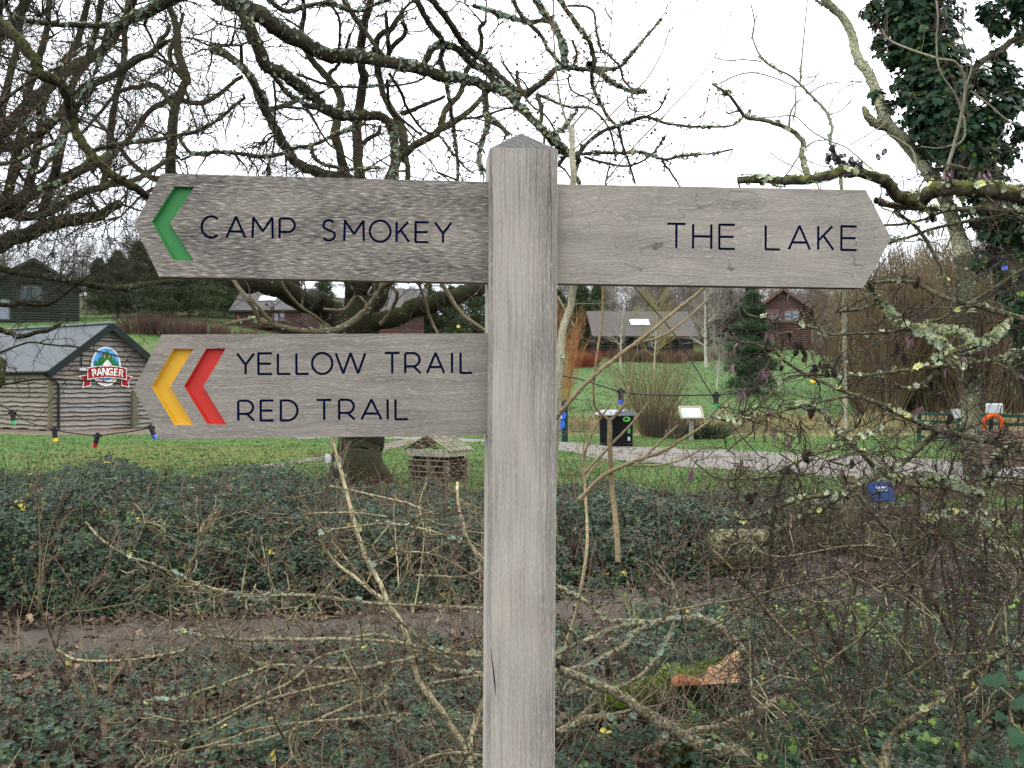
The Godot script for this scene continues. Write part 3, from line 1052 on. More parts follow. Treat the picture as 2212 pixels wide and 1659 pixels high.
# ---------------------------------------------------------------- things on the green
func build_bin() -> void:
	var d := 34.0
	var p := at(1331, 960, d)
	p.y = hgt(p.x, p.z) - .02
	var b := thing("litter_bin", "black park litter bin with an arched grey lid and green arrow labels", "litter bin", p)
	var turn := Basis(UP, deg_to_rad(38))
	var tb := TB.new()
	# rounded-square body, flared at the foot, as stacked rings
	var prof := [[.0, .475], [.08, .48], [.10, .455], [.5, .46], [.95, .475], [1.0, .48]]
	var n := 28
	var rings := []
	for q in prof:
		var r := []
		for i in n:
			var a := TAU * i / n
			var cx := signf(cos(a)) * pow(absf(cos(a)), .45)
			var cz := signf(sin(a)) * pow(absf(sin(a)), .45)
			r.append(p + turn * (Vector3(cx, 0, cz) * q[1] * .96) + UP * q[0])
		rings.append(r)
	for i in rings.size() - 1:
		for k in n:
			var q := [rings[i][k], rings[i][(k + 1) % n], rings[i + 1][(k + 1) % n], rings[i + 1][k]]
			oriented(tb, q, (q[0] + q[2]) * .5 - p - UP * .5)
	part(b, "body", tb.mesh(), M.black_plastic)
	# arched lid: high in the middle across one axis
	var lid := TB.new()
	var rows := 8
	for i in rows:
		var u0 := -1.0 + 2.0 * i / rows
		var u1 := -1.0 + 2.0 * (i + 1) / rows
		var h0 := .15 * (1 - u0 * u0)
		var h1 := .15 * (1 - u1 * u1)
		var q0 := p + UP * (1.02 + h0) + turn * Vector3(u0 * .52, 0, 0)
		var q1 := p + UP * (1.02 + h1) + turn * Vector3(u1 * .52, 0, 0)
		var z := turn * Vector3(0, 0, .52)
		oriented(lid, [q0 - z, q1 - z, q1 + z, q0 + z], UP)
		for s in [-1.0, 1.0]:
			oriented(lid, [q0 + z * s, q1 + z * s, q1 + z * s - UP * (h1 + .03), q0 + z * s - UP * (h0 + .03)], z * s)
	for s in [-1.0, 1.0]:
		var e := p + turn * Vector3(s * .52, 0, 0) + UP * 1.02
		var z := turn * Vector3(0, 0, .52)
		oriented(lid, [e - z, e + z, e + z - UP * .04, e - z - UP * .04], turn * Vector3(s, 0, 0))
	part(b, "lid", lid.mesh(), flat(Color(.13, .14, .155), .45, .4))
	# posting hole surround with an arrow and a small label, on the side that faces right
	var fx := turn * Vector3(0, 0, 1)
	var rx := turn * Vector3(1, 0, 0)
	var lf := Transform3D(Basis(rx, UP, fx), p + fx * .468 + UP * .88)
	var pl := TB.new()
	var pts := []
	for i in 18:
		var a := TAU * i / 18
		pts.append(lf * Vector3(.17 * cos(a), .085 * sin(a), .012))
	oriented(pl, pts, fx)
	part(b, "posting_label", pl.mesh(), flat(Color(.07, .33, .05), .6))
	var ar := TB.new()
	oriented(ar, [lf * Vector3(-.03, -.02, .02), lf * Vector3(.05, -.02, .02), lf * Vector3(.05, .03, .02), lf * Vector3(-.03, .03, .02)], fx)
	oriented(ar, [lf * Vector3(-.11, .005, .021), lf * Vector3(-.03, -.06, .021), lf * Vector3(-.03, .07, .021)], fx)
	part(b, "arrow", ar.mesh(), M.black_plastic)
	var sm2 := TB.new()
	var l2 := Transform3D(lf.basis, p + fx * .447 + rx * .12 + UP * .45)
	sm2.box(l2 * Vector3(0, .05, .012), rx * .06, UP * .08, fx * .006, Color.WHITE)
	part(b, "label", sm2.mesh(), flat(Color(.04, .20, .08), .6))
	var sm3 := TB.new()
	sm3.box(l2 * Vector3(0, -.2, .012), rx * .05, UP * .06, fx * .006, Color.WHITE)
	part(b, "label", sm3.mesh(), flat(Color(.4, .4, .38), .6))


func build_lectern() -> void:
	var d := 37.0
	var p := at(1493, 954, d)
	p.y = hgt(p.x, p.z)
	var o := thing("information_lectern", "timber lectern with a pale printed panel beside the pond", "sign", p)
	var post := TB.new()
	post.bbox(p + UP * .45, Vector3(.07, 0, 0), UP * .47, Vector3(0, 0, .07), .012, Color(.26, .24, .20))
	part(o, "post", post.mesh(), M.timber)
	var f := Transform3D(Basis(UP, deg_to_rad(7)) * Basis(Vector3.RIGHT, deg_to_rad(-42)), p + UP * 1.02)
	var fr := TB.new()
	for s in [-1.0, 1.0]:
		fr.bbox(f * Vector3(s * .38, 0, 0), f.basis.x * .045, f.basis.y * .29, f.basis.z * .03, .008, Color(.34, .30, .24))
		fr.bbox(f * Vector3(0, s * .245, 0), f.basis.x * .334, f.basis.y * .045, f.basis.z * .028, .008, Color(.34, .30, .24))
	part(o, "frame", fr.mesh(), M.timber)
	var pn := TB.new()
	pn.box(f * Vector3(0, 0, .002), f.basis.x * .335, f.basis.y * .2, f.basis.z * .01)
	part(o, "panel", pn.mesh(), flat(Color(.66, .70, .72), .35))
	var pr := TB.new()
	pr.box(f * Vector3(-.25, -.06, .014), f.basis.x * .05, f.basis.y * .10, f.basis.z * .003, Color(.25, .42, .60))
	pr.box(f * Vector3(-.1, .12, .014), f.basis.x * .16, f.basis.y * .02, f.basis.z * .003, Color(.35, .5, .62))
	pr.box(f * Vector3(.1, .0, .014), f.basis.x * .12, f.basis.y * .05, f.basis.z * .003, Color(.50, .58, .60))
	part(o, "print", pr.mesh(), M.far)


func build_bug_hotel() -> void:
	rng.seed = 91
	var d := 22.0
	var p := at(948, 1036, d)
	p.y = hgt(p.x, p.z)
	var turn := deg_to_rad(-32)
	var bs := Basis(UP, turn)
	var x := bs.x
	var z := bs.z
	var o := thing("insect_hotel", "stacked-pallet insect hotel with a shingled pitched roof beside the oak trunk", "insect hotel", p)
	var w := .66
	var dp := .52
	o.scale = Vector3.ONE * .76
	var tones := [Color(.20, .16, .12), Color(.26, .23, .18), Color(.16, .13, .10)]
	# pallet layers
	for L in 4:
		var y := .06 + L * .155
		for s in 5:
			var tb := TB.new()
			tb.bbox(p + UP * (y + .07) + z * lerpf(-dp, dp, s / 4.0), x * (w + rnd(-.02, .02)), UP * .012, z * .05, .003, tones[s % 3] * rnd(.8, 1.2))
			part(o, "slat", tb.mesh(), M.timber)
		for sx in 3:
			for sz in [-1.0, 1.0]:
				var tb := TB.new()
				tb.bbox(p + UP * y + x * lerpf(-w + .06, w - .06, sx / 2.0) + z * sz * (dp - .07), x * .06, UP * .055, z * .06, .004, tones[(sx + L) % 3])
				part(o, "block", tb.mesh(), M.timber)
		# stuffing: bark, canes and slates
		for i in 15:
			var side := rng.randf() < .6
			var c := p + UP * (y + rnd(-.045, .035))
			var tb := TB.new()
			if side:
				c += x * rnd(-w + .08, w - .08) + z * (dp - .12)
				tb.tube(PackedVector3Array([c, c + z * rnd(.08, .13)]), PackedFloat32Array([.022, .022]), 6, Color(.22, .15, .09) * rnd(.5, 1.3))
			else:
				c += z * rnd(-dp + .08, dp - .08) + x * (w - .12)
				tb.tube(PackedVector3Array([c, c + x * rnd(.08, .13)]), PackedFloat32Array([.022, .022]), 6, Color(.22, .17, .12) * rnd(.5, 1.3))
			part(o, "cane", tb.mesh(), M.dry)
	var inner := TB.new()
	inner.box(p + UP * .38, x * (w - .1), UP * .34, z * (dp - .1), Color(.02, .016, .012))
	part(o, "core", inner.mesh(), M.far)
	# pale fascia boards
	for q in [[z, x, w, dp], [x, z, dp, w]]:
		var tb := TB.new()
		tb.bbox(p + UP * .80 + q[0] * (q[3] + .02), q[1] * (q[2] + .03), UP * .10, q[0] * .015, .004, Color(.36, .34, .27))
		part(o, "fascia", tb.mesh(), M.timber)
	# roof: two pitches of overlapping shingles; the gable end looks towards the viewer's left
	var ridge := 1.27
	for s in [-1.0, 1.0]:
		for row in 4:
			for col in 7:
				var tb := TB.new()
				var t0 := row / 4.0
				var a = p + UP * lerpf(ridge, .84, t0) + x * s * lerpf(0.0, w + .14, t0)
				var dv = (UP * (.84 - ridge) + x * s * (w + .14)).normalized()
				var nn = (UP * (w + .14) + x * s * (ridge - .84)).normalized()
				var c = a + dv * .10 + z * lerpf(-dp - .06, dp + .06, (col + .5) / 7.0) + nn * (.012 + .004 * (col % 2))
				tb.box(c, dv * .105, z * .062, nn * .008, Color(.20, .19, .13) * rnd(.75, 1.3))
				part(o, "shingle", tb.mesh(), M.timber)
	for i in 16:
		var tb := TB.new()
		var u := rnd(-.42, .42)
		var hmax := .36 * (1 - absf(u) / .62)
		var c := p + x * u + UP * (.92 + rng.randf() * hmax) + z * (dp - .12)
		var r := rnd(.03, .06)
		tb.tube(PackedVector3Array([c, c + z * .16]), PackedFloat32Array([r, r]), 9, Color(.30, .24, .16) * rnd(.6, 1.2))
		part(o, "log", tb.mesh(), M.dry)


func build_post_and_buoys() -> void:
	# green post with a round blue notice beside the pond path
	var p := at(1220, 952, 36.0)
	p.y = hgt(p.x, p.z)
	var o := thing("notice_post", "dark green timber post carrying a blue notice, half hidden behind the fingerpost", "post", p)
	var tb := TB.new()
	tb.bbox(p + UP * .70, Vector3(.10, 0, 0), UP * .72, Vector3(0, 0, .09), .02, Color(.02, .05, .045))
	part(o, "post", tb.mesh(), M.timber)
	var nb := TB.new()
	for q in [[0.93, .20], [.62, .17]]:
		var pts := []
		for i in 20:
			var a := TAU * i / 20
			pts.append(p + Vector3(-.16 + q[1] * cos(a), q[0] + q[1] * sin(a), .13))
		oriented(nb, pts, Vector3(0, 0, 1), Color(.03, .13, .55))
	nb.box(p + Vector3(-.16, .86, .14), Vector3(.05, 0, 0), UP * .05, Vector3(0, 0, .004), Color(.75, .78, .8))
	part(o, "notice", nb.mesh(), M.far)
	# lifebuoy on its stand
	p = at(2140, 938, 33.0)
	p.y = hgt(p.x, p.z)
	o = thing("lifebuoy_stand", "orange lifebuoy hung on a dark post by the green rail fence", "lifebuoy", p)
	tb = TB.new()
	tb.bbox(p + UP * .75, Vector3(.06, 0, 0), UP * .78, Vector3(0, 0, .05), .01, Color(.02, .03, .03))
	part(o, "post", tb.mesh(), M.timber)
	var ring := PackedVector3Array()
	var rad := PackedFloat32Array()
	for i in 25:
		var a := TAU * i / 24
		ring.append(p + Vector3(.01 + .30 * cos(a), .72 + .32 * sin(a), .14))
		rad.append(.075)
	tb = TB.new()
	tb.tube(ring, rad, 8, Color(.5, .075, .015))
	part(o, "lifebuoy", tb.mesh(), M.far)
	tb = TB.new()
	tb.bbox(p + Vector3(.06, 1.25, .1), Vector3(.26, 0, 0), UP * .16, Vector3(0, 0, .05), .03, Color(.40, .43, .45))
	part(o, "notice", tb.mesh(), M.far)
	# green rails
	var a0 := at(1985, 945, 36.0)
	var a1 := at(2260, 940, 32.0)
	a0.y = hgt(a0.x, a0.z)
	a1.y = hgt(a1.x, a1.z)
	o = thing("rail_fence", "dark green four-rail fence by the pond on the far right", "fence", a0)
	for i in 4:
		var q := a0.lerp(a1, i / 3.0)
		tb = TB.new()
		tb.bbox(q + UP * .5, Vector3(.06, 0, 0), UP * .55, Vector3(0, 0, .06), .01, Color(.015, .05, .035))
		part(o, "post", tb.mesh(), M.timber)
	for k in 4:
		tb = TB.new()
		var dv := (a1 - a0).normalized()
		tb.bbox((a0 + a1) * .5 + UP * (.2 + .26 * k) + Vector3(0, 0, .085), dv * a0.distance_to(a1) * .52, UP * .05, dv.cross(UP) * .02, .006, Color(.015, .055, .04))
		part(o, "rail", tb.mesh(), M.timber)
	# small white notice on a stake near the lake path
	p = at(2066, 925, 34.0)
	p.y = hgt(p.x, p.z)
	o = thing("notice_stake", "small white notice on a thin stake left of the lifebuoy", "sign", p)
	tb = TB.new()
	tb.bbox(p + UP * .5, Vector3(.025, 0, 0), UP * .55, Vector3(0, 0, .025), .004, Color(.1, .09, .07))
	part(o, "stake", tb.mesh(), M.timber)
	tb = TB.new()
	tb.bbox(p + Vector3(0, 1.05, .05), Vector3(.19, 0, 0), UP * .15, Vector3(0, 0, .01), .005, Color(.40, .42, .42))
	part(o, "board", tb.mesh(), M.far)
	# white marker by the oak
	p = at(708, 998, 24.0)
	p.y = hgt(p.x, p.z)
	o = thing("marker_stake", "short white topped marker stake beside the oak trunk", "stake", p)
	tb = TB.new()
	tb.bbox(p + UP * .12, Vector3(.02, 0, 0), UP * .14, Vector3(0, 0, .02), .004, Color(.3, .3, .3))
	part(o, "stake", tb.mesh(), M.timber)
	tb = TB.new()
	tb.bbox(p + UP * .30, Vector3(.05, 0, 0), UP * .10, Vector3(0, 0, .03), .01, Color(.66, .68, .7))
	part(o, "top", tb.mesh(), M.far)
	# low sleeper wall at the right edge
	var s0 := at(2128, 962, 26.0)
	s0.y = hgt(s0.x, s0.z)
	o = thing("sleeper_wall", "low wall of brown timber sleepers at the far right", "wall", s0)
	for k in 4:
		tb = TB.new()
		tb.bbox(s0 + Vector3(1.6, .12 + .22 * k, 0), Vector3(1.7, 0, -.1), UP * .105, Vector3(.006, 0, .1), .015, Color(.20, .135, .10) * (0.85 + .1 * (k % 3)))
		part(o, "sleeper", tb.mesh(), M.timber)


func build_timber_fence() -> void:
	var z0 := 11.7
	var col := Color(.165, .14, .085)
	var f0 := at(1833, 1222, z0)
	f0.y = hgt(f0.x, f0.z)
	var o := thing("timber_fence", "olive-stained timber fence with posts and gapped rails behind the alder twigs", "fence", f0)
	var k := 0
	for q in [[1833, z0, 1.02], [1978, 11.9, 1.05], [2110, 12.2, 1.0]]:
		var p := at(q[0], 1222, q[1])
		p.y = hgt(p.x, p.z) - .05
		var tb := TB.new()
		tb.bbox(p + UP * q[2] * .4, Vector3(.055, 0, 0), UP * q[2] * .4, Vector3(0, 0, .055), .008, col * 1.05)
		part(o, "post", tb.mesh(), M.timber)
	for r in [[1848, 1970, .62, .085, 0.0], [1848, 1970, .35, .05, 0.01], [1848, 1970, .18, .05, 0.0], [1988, 2105, .55, .08, .01], [1988, 2105, .28, .06, 0.0], [2115, 2250, .6, .09, 0.0], [2115, 2250, .3, .08, 0.0]]:
		var a := at(r[0], 1222, 11.75)
		var b := at(r[1], 1222, 12.05)
		a.y = f0.y
		b.y = f0.y
		var dv := (b - a).normalized()
		var tb := TB.new()
		tb.bbox((a + b) * .5 + UP * r[2] + Vector3(0, 0, .08), dv * a.distance_to(b) * .56, UP * r[3], dv.cross(UP) * .025, .006, col * rnd(.85, 1.25))
		part(o, "rail", tb.mesh(), M.timber)
	# slanted blue information panel standing on it
	var p := at(1902, 1082, 11.6)
	var pn := thing("blue_panel", "slanted blue printed information panel on the olive timber fence", "sign", p)
	var f := Transform3D(Basis(UP, deg_to_rad(8)) * Basis(Vector3.RIGHT, deg_to_rad(-25)), p + UP * .10)
	var tb := TB.new()
	tb.bbox(f.origin, f.basis.x * .15, f.basis.y * .11, f.basis.z * .012, .004, Color(.022, .05, .15))
	part(pn, "panel", tb.mesh(), M.far)
	tb = TB.new()
	tb.box(f * Vector3(.02, .045, .014), f.basis.x * .07, f.basis.y * .012, f.basis.z * .003, Color(.45, .5, .6))
	tb.box(f * Vector3(.03, .01, .014), f.basis.x * .05, f.basis.y * .009, f.basis.z * .003, Color(.35, .42, .55))
	part(pn, "print", tb.mesh(), M.far)
	tb = TB.new()
	tb.bbox(p - UP * .32, Vector3(.05, 0, 0), UP * .33, Vector3(0, 0, .03), .006, Color(.17, .15, .10))
	part(pn, "support", tb.mesh(), M.timber)
	p = at(1992, 1080, 11.9)
	pn = thing("grey_panel", "small pale grey panel on a post right of the blue panel", "sign", p)
	tb = TB.new()
	tb.bbox(p, Vector3(.075, 0, 0), UP * .12, Vector3(0, 0, .015), .005, Color(.30, .35, .38))
	part(pn, "panel", tb.mesh(), M.far)
	tb = TB.new()
	tb.bbox(p - UP * .42 - Vector3(0, 0, .05), Vector3(.03, 0, 0), UP * .5, Vector3(0, 0, .03), .004, Color(.12, .1, .07))
	part(pn, "post", tb.mesh(), M.timber)
	# two boulders
	for q in [[1602, 1246, 10.9, .36, .20, "pale sandstone boulder lying by the dirt path"], [1768, 1236, 11.5, .30, .29, "tall mossy boulder against the timber fence"], [1690, 1226, 11.4, .2, .13, "small dark stone block between the pale boulder and the tall one"], [1905, 1246, 11.3, .26, .15, "low grey stone block below the blue panel"], [1470, 1218, 11.6, .24, .12, "flat grey stone half buried left of the pale boulder"]]:
		var c := at(q[0], q[1], q[2])
		c.y = hgt(c.x, c.z)
		var r := TB.new()
		var nu := 22
		var nv := 12
		var grid := []
		for i in nv + 1:
			var row := []
			for j in nu:
				var a := PI * i / nv
				var b := TAU * j / nu
				var dv := Vector3(sin(a) * cos(b), cos(a), sin(a) * sin(b))
				# blocky: push towards a box, then roughen
				var mx := maxf(absf(dv.x), maxf(absf(dv.y), absf(dv.z)))
				dv = dv.lerp(dv / mx, .62)
				var s := 1.0 + .16 * nz.get_noise_3d(dv.x * 1.3 + q[0], dv.y * 1.3, dv.z * 1.3) + .07 * nz.get_noise_3d(dv.x * 5 + q[0], dv.y * 5, dv.z * 5)
				row.append(c + UP * q[4] * .8 + Vector3(dv.x * q[3], dv.y * q[4], dv.z * q[3] * .8) * s)
			grid.append(row)
		for i in nv:
			for j in nu:
				var quad := [grid[i][j], grid[i][(j + 1) % nu], grid[i + 1][(j + 1) % nu], grid[i + 1][j]]
				var cc := Color(.23, .205, .145) if q[4] == .2 else Color(.15, .135, .095)
				oriented(r, quad if i > 0 else [quad[0], quad[2], quad[3]], (quad[0] + quad[2]) * .5 - c - UP * q[4] * .8, cc)
		single("boulder", r.mesh(), M.stone, q[5], "boulder")


# ---------------------------------------------------------------- festoon lights
func build_festoon() -> void:
	var cols := {"green": Color(.02, .36, .10), "yellow": Color(.75, .52, .02), "red": Color(.45, .015, .02), "blue": Color(.02, .08, .55)}
	var mats := {}
	for k in cols: mats[k] = flat(cols[k], .18, .6)
	var strings := [
		["festoon string sagging in front of the shed and pond, between the outer trees", [[-160, 780, 8.6], [0, 872, 8.3], [27, 891, 8.3], [62, 911, 8.3], [99, 923.5, 8.2], [149, 934.5, 8.2], [211, 940.5, 8.2], [248, 936, 8.2], [320, 924.5, 8.2], [520, 870, 8.1], [760, 815, 8.0], [1000, 800, 7.9], [1215, 812, 7.8], [1338, 845, 7.7], [1425, 853, 7.7], [1540, 853, 7.7], [1589, 848, 7.7], [1660, 832, 7.8], [1762, 800, 7.9], [1900, 735, 8.1], [2172, 558, 8.4]],
			[["green", 27, 891], ["yellow", 118, 928], ["red", 211, 940.5], ["blue", 326, 923], ["blue", 1341.5, 845], ["green", 1547, 853], ["yellow", 1760, 800], ["blue", 2172, 558]]],
		["second festoon string rising behind the mossy oak limb", [[590, 800, 12], [623, 719, 12], [650, 697, 12], [702, 626, 12], [760, 560, 12]], [["red", 651, 696]]],
		["third festoon string falling across the right oak limb", [[860, 580, 12], [899, 612, 12], [947, 658, 12], [992, 690, 12], [1047, 721, 12], [1120, 748, 12]], [["yellow", 991, 690]]],
		["slack black guy line crossing behind the green bulb", [[1330, 570, 9.5], [1368, 617, 9.5], [1460, 727, 9.4], [1537, 852, 9.2], [1583, 920, 9.1], [1640, 985, 9.0]], []]]
	for s in strings:
		var first: Array = s[1][0]
		var o := thing("festoon_string" if s[2].size() else "guy_line", s[0], "festoon lights" if s[2].size() else "cable", at(first[0], first[1], first[2]))
		var p := PackedVector3Array()
		for q in smooth_path(s[1], 5): p.append(q)
		var r := PackedFloat32Array()
		for i in p.size(): r.append(.0055)
		var tb := TB.new()
		tb.tube(p, r, 5, Color.WHITE)
		part(o, "cord", tb.mesh(), M.rubber)
		for b in s[2]:
			var dd := 8.0
			var best := 1e9
			for q in s[1]:
				if absf(q[0] - b[1]) < best:
					best = absf(q[0] - b[1])
					dd = q[2]
			var c := at(b[1], b[2], dd)
			var swing := rnd(-.18, .18)
			if b[0] == "blue" and b[1] < 500: swing = .45
			if b[0] == "red" and b[1] < 500: swing = -.3
			var dn := Vector3(swing, -1, 0).normalized()
			var hold := TB.new()
			hold.tube(PackedVector3Array([c + UP * .01 - dn * .012, c + dn * .012, c + dn * .014, c + dn * .052, c + dn * .056, c + dn * .064]), PackedFloat32Array([.015, .017, .020, .019, .021, .019]), 10, Color.WHITE)
			hold.tube(PackedVector3Array([c - Vector3(.030, 0, 0), c + Vector3(.030, 0, 0)]), PackedFloat32Array([.012, .012]), 8, Color.WHITE)
			part(o, "lamp_holder", hold.mesh(), M.rubber)
			var bp := PackedVector3Array()
			var br := PackedFloat32Array()
			for i in 9:
				var a := PI * (0.22 + .78 * i / 8.0)
				bp.append(c + dn * (.078 - .021 * cos(a)))
				br.append(maxf(.001, .021 * sin(a)))
			var bl := TB.new()
			bl.tube(bp, br, 14, Color.WHITE)
			part(o, "bulb", bl.mesh(), mats[b[0]])


# Catmull-Rom through [px, py, depth] triples
func smooth_path(q: Array, steps: int) -> Array:
	var w := []
	for e in q: w.append(at(e[0], e[1], e[2]))
	var out := []
	for i in w.size() - 1:
		var a: Vector3 = w[maxi(i - 1, 0)]
		var b: Vector3 = w[i]
		var c: Vector3 = w[i + 1]
		var d: Vector3 = w[mini(i + 2, w.size() - 1)]
		for k in steps:
			out.append(b.cubic_interpolate(c, a, d, float(k) / steps))
	out.append(w[-1])
	return out


# ---------------------------------------------------------------- trees drawn from their limbs
class Wood:
	var s: Node                 # the scene
	var root: Node3D
	var d0 := 9.0
	var amp := 0.8
	var sd := 0.0
	var P := PackedVector3Array()
	var R := PackedFloat32Array()
	var D := PackedVector3Array()
	var branches := TB.new()
	var twigs := TB.new()
	var buds := []
	var lich := []
	var moss := []
	var col := Color(.20, .17, .13)
	var col2 := Color(.12, .15, .03)
	var mossy := 0.5
	var twig_col := Color(.13, .10, .075)
	var mat: Material
	var gnarl := 0.35
	var max_len := 99.0
	var bud_k := 0.9
	var lich_tone := Color(1, 1, 1)

	func depth(px: float, py: float) -> float:
		return d0 + amp * s.nz2.get_noise_2d(px * 0.0022 + sd, py * 0.0022 - sd)

	func w(px: float, py: float) -> Vector3:
		return s.at(px, py, depth(px, py))

	# a limb traced on the photograph: points in the axes of an enlargement (offset, scale), radii in the same units
	func limb(ox: float, oy: float, sc: float, q: Array, r0: float, r1: float, lichen := 0.0, called := "limb", m2: Material = null, mo := -1.0, jit := 1.0) -> void:
		var pts := []
		for i in range(0, q.size(), 2):
			pts.append(w(ox + q[i] * sc, oy + q[i + 1] * sc))
		var p := PackedVector3Array()
		var n: int = pts.size()
		for i in n - 1:
			var a: Vector3 = pts[maxi(i - 1, 0)]
			var b: Vector3 = pts[i]
			var c: Vector3 = pts[i + 1]
			var d: Vector3 = pts[mini(i + 2, n - 1)]
			for k in 4:
				p.append(b.cubic_interpolate(c, a, d, k / 4.0))
		p.append(pts[-1])
		var r := PackedFloat32Array()
		var m := p.size()
		for i in m:
			var t := float(i) / (m - 1)
			var dd := -p[i].z
			var rr = lerpf(r0, r1, t) * sc * dd / s.F
			rr = maxf(rr, 1.15 * dd / s.F)
			rr *= 1.0 + 0.16 * s.nz.get_noise_2d(i * 0.9 + sd * 10.0 + q[0], q[1]) * jit
			r.append(rr)
			if i > 0 and i < m - 1:
				p[i] += s.rv() * rr * 0.22 * jit
			P.append(p[i])
			R.append(rr)
			D.append((p[mini(i + 1, m - 1)] - p[maxi(i - 1, 0)]).normalized())
		# a closed rounded tip
		p.append(p[m - 1] + D[-1] * r[m - 1] * .6)
		r.append(r[m - 1] * .35)
		var tb := TB.new()
		var sides := 6 if r0 * sc < 4.0 else (9 if r0 * sc < 9.0 else 14)
		tb.tube(p, r, sides, col, col2, mossy if mo < 0.0 else mo, 0.05)
		s.part(root, called, tb.mesh(), m2 if m2 else mat)
		if lichen > 0.0:
			crust(p, r, lichen)

	# lichen rosettes and moss tufts sitting on a limb
	func crust(p: PackedVector3Array, r: PackedFloat32Array, much: float) -> void:
		for i in p.size() - 1:
			var len := p[i].distance_to(p[i + 1])
			var d := (p[i + 1] - p[i]).normalized()
			var want: float = much * len * 260.0 * (0.3 + 3.0 * maxf(0.0, s.nz2.get_noise_2d(p[i].x * 3.0, p[i].y * 3.0 + sd)))
			var n := int(want)
			if s.rng.randf() < want - n: n += 1
			for k in n:
				var o: Vector3 = s.rv()
				o = (o - d * o.dot(d)).normalized()
				if o.y < -0.3 and s.rng.randf() < .5: o.y = -o.y
				var c := p[i].lerp(p[i + 1], s.rng.randf()) + o * lerpf(r[i], r[i + 1], .5) * 1.02
				var sz: float = s.rnd(.008, .024)
				var x := o.cross(d).normalized()
				var b := Basis(x, o, x.cross(o)) * Basis(UP, s.rnd(0, TAU))
				var y: float = s.rnd(.8, 1.15)
				lich.append([Transform3D(b.scaled_local(Vector3(sz, sz * s.rnd(.6, 1.3), sz)), c), Color(.25 * y, .32 * y, .245 * y) if s.rng.randf() < .82 else Color(.36 * y, .40 * y, .20 * y)])

	# grow a limb from the nearest wood to a target point
	func reach(to: Vector3, k_r: float, seg: float, r_end: float, into: TB, min_r := 0.0, sides := 5, keep := true, c := Color(0, 0, 0, 0)) -> int:
		var best := 1e12
		var bi := -1
		for i in P.size():
			if R[i] < min_r: continue
			var q := P[i].distance_squared_to(to)
			if q < best:
				best = q
				bi = i
		if bi < 0: return -1
		var len := sqrt(best)
		if len > max_len: return -1
		var from := P[bi]
		var r0 := minf(R[bi] * .72, k_r * (0.35 + len))
		var dir := (to - from) / maxf(len, .001)
		var side := D[bi]
		var h1 = from + (side * .55 + dir * .6 + s.rv() * .25) * len * .42
		var h2 = to - (dir + s.rv() * gnarl) * len * .35
		var n := clampi(int(len / seg), 3, 18)
		var p := PackedVector3Array()
		var r := PackedFloat32Array()
		for i in n + 1:
			var t := float(i) / n
			var q := from.bezier_interpolate(h1, h2, to, t)
			if i > 0 and i < n: q += s.rv() * len / n * gnarl * .8
			p.append(q)
			r.append(maxf(lerpf(r0, r_end, pow(t, .8)), r_end))
		into.tube(p, r, sides, c if c.a > 0 else col, col2, mossy)
		if keep:
			for i in range(1, n + 1):
				P.append(p[i])
				R.append(r[i])
				D.append((p[i] - p[i - 1]).normalized())
		return bi

	# short spurs and twigs with buds at random places on the thinner wood
	func spur(n: int, len0: float, len1: float, r0: float, min_r: float, max_r: float, budded: float, lift := 0.15, kids := 2) -> void:
		var pick := PackedInt32Array()
		for i in P.size():
			if R[i] >= min_r and R[i] <= max_r: pick.append(i)
		if pick.is_empty(): return
		for k in n:
			var i: int = pick[s.rng.randi() % pick.size()]
			twig(P[i], (D[i] * .5 + s.rv() * .9 + UP * lift).normalized(), s.rnd(len0, len1), minf(r0, R[i] * .8), budded, kids)

	func twig(p0: Vector3, dir: Vector3, len: float, r: float, budded: float, kids: int) -> void:
		var n := 4 if kids < 1 else 6
		var p := PackedVector3Array([p0])
		var rr := PackedFloat32Array([r])
		var q := p0
		for i in n:
			dir = (dir + s.rv() * gnarl * .75 + UP * .05).normalized()
			q += dir * len / n
			p.append(q)
			rr.append(r * (1.0 - .6 * (i + 1) / n))
			if kids > 0 and i > 0 and s.rng.randf() < .62:
				twig(q, (dir + s.rv() * 1.1).normalized(), len * s.rnd(.25, .55), r * (1.0 - .6 * (i + 1) / n) * .8, budded, kids - 1)
			if budded > 0.0 and s.rng.randf() < budded * .5:
				buds.append([q + s.rv() * r, (dir + s.rv() * .7).normalized(), r * bud_k])
		twigs.tube(p, rr, 3, twig_col)
		if budded > 0.0:
			for k in (3 if s.rng.randf() < budded else 1):
				buds.append([q + s.rv() * r * .8, (dir + s.rv() * .5).normalized(), r * bud_k])

	func done(bud_col := Color(.16, .085, .05)) -> void:
		if branches.v.size(): s.part(root, "branches", branches.mesh(), mat, false, "stuff")
		if twigs.v.size(): s.part(root, "twigs", twigs.mesh(), s.M.twig, false, "stuff")
		if buds.size():
			var xf := []
			var cs := []
			for b in buds:
				var y: Vector3 = b[1]
				var x := y.cross(Vector3(.3, .2, .9)).normalized()
				xf.append(Transform3D(Basis(x, y, x.cross(y)).scaled_local(Vector3(b[2], b[2] * 2.1, b[2])), b[0]))
				var t: float = s.rnd(.7, 1.4)
				cs.append(Color(bud_col.r * t, bud_col.g * t, bud_col.b * t))
			s.scatter(root, "buds", s.M.bud_mesh, s.M.dry, xf, cs)
		if lich.size():
			var xf := []
			var cs := []
			for b in lich:
				xf.append(b[0])
				cs.append(b[1] * lich_tone)
			s.scatter(root, "lichen", s.M.lichen_mesh, s.M.lichen, xf, cs)
		P = PackedVector3Array()


func wood(called: String, label: String, d0: float, amp: float, sd: float, base: Vector3, mat: Material, cat := "tree") -> Wood:
	var o := Wood.new()
	o.s = self
	o.root = thing(called, label, cat, base)
	o.d0 = d0
	o.amp = amp
	o.sd = sd
	o.mat = mat
	return o


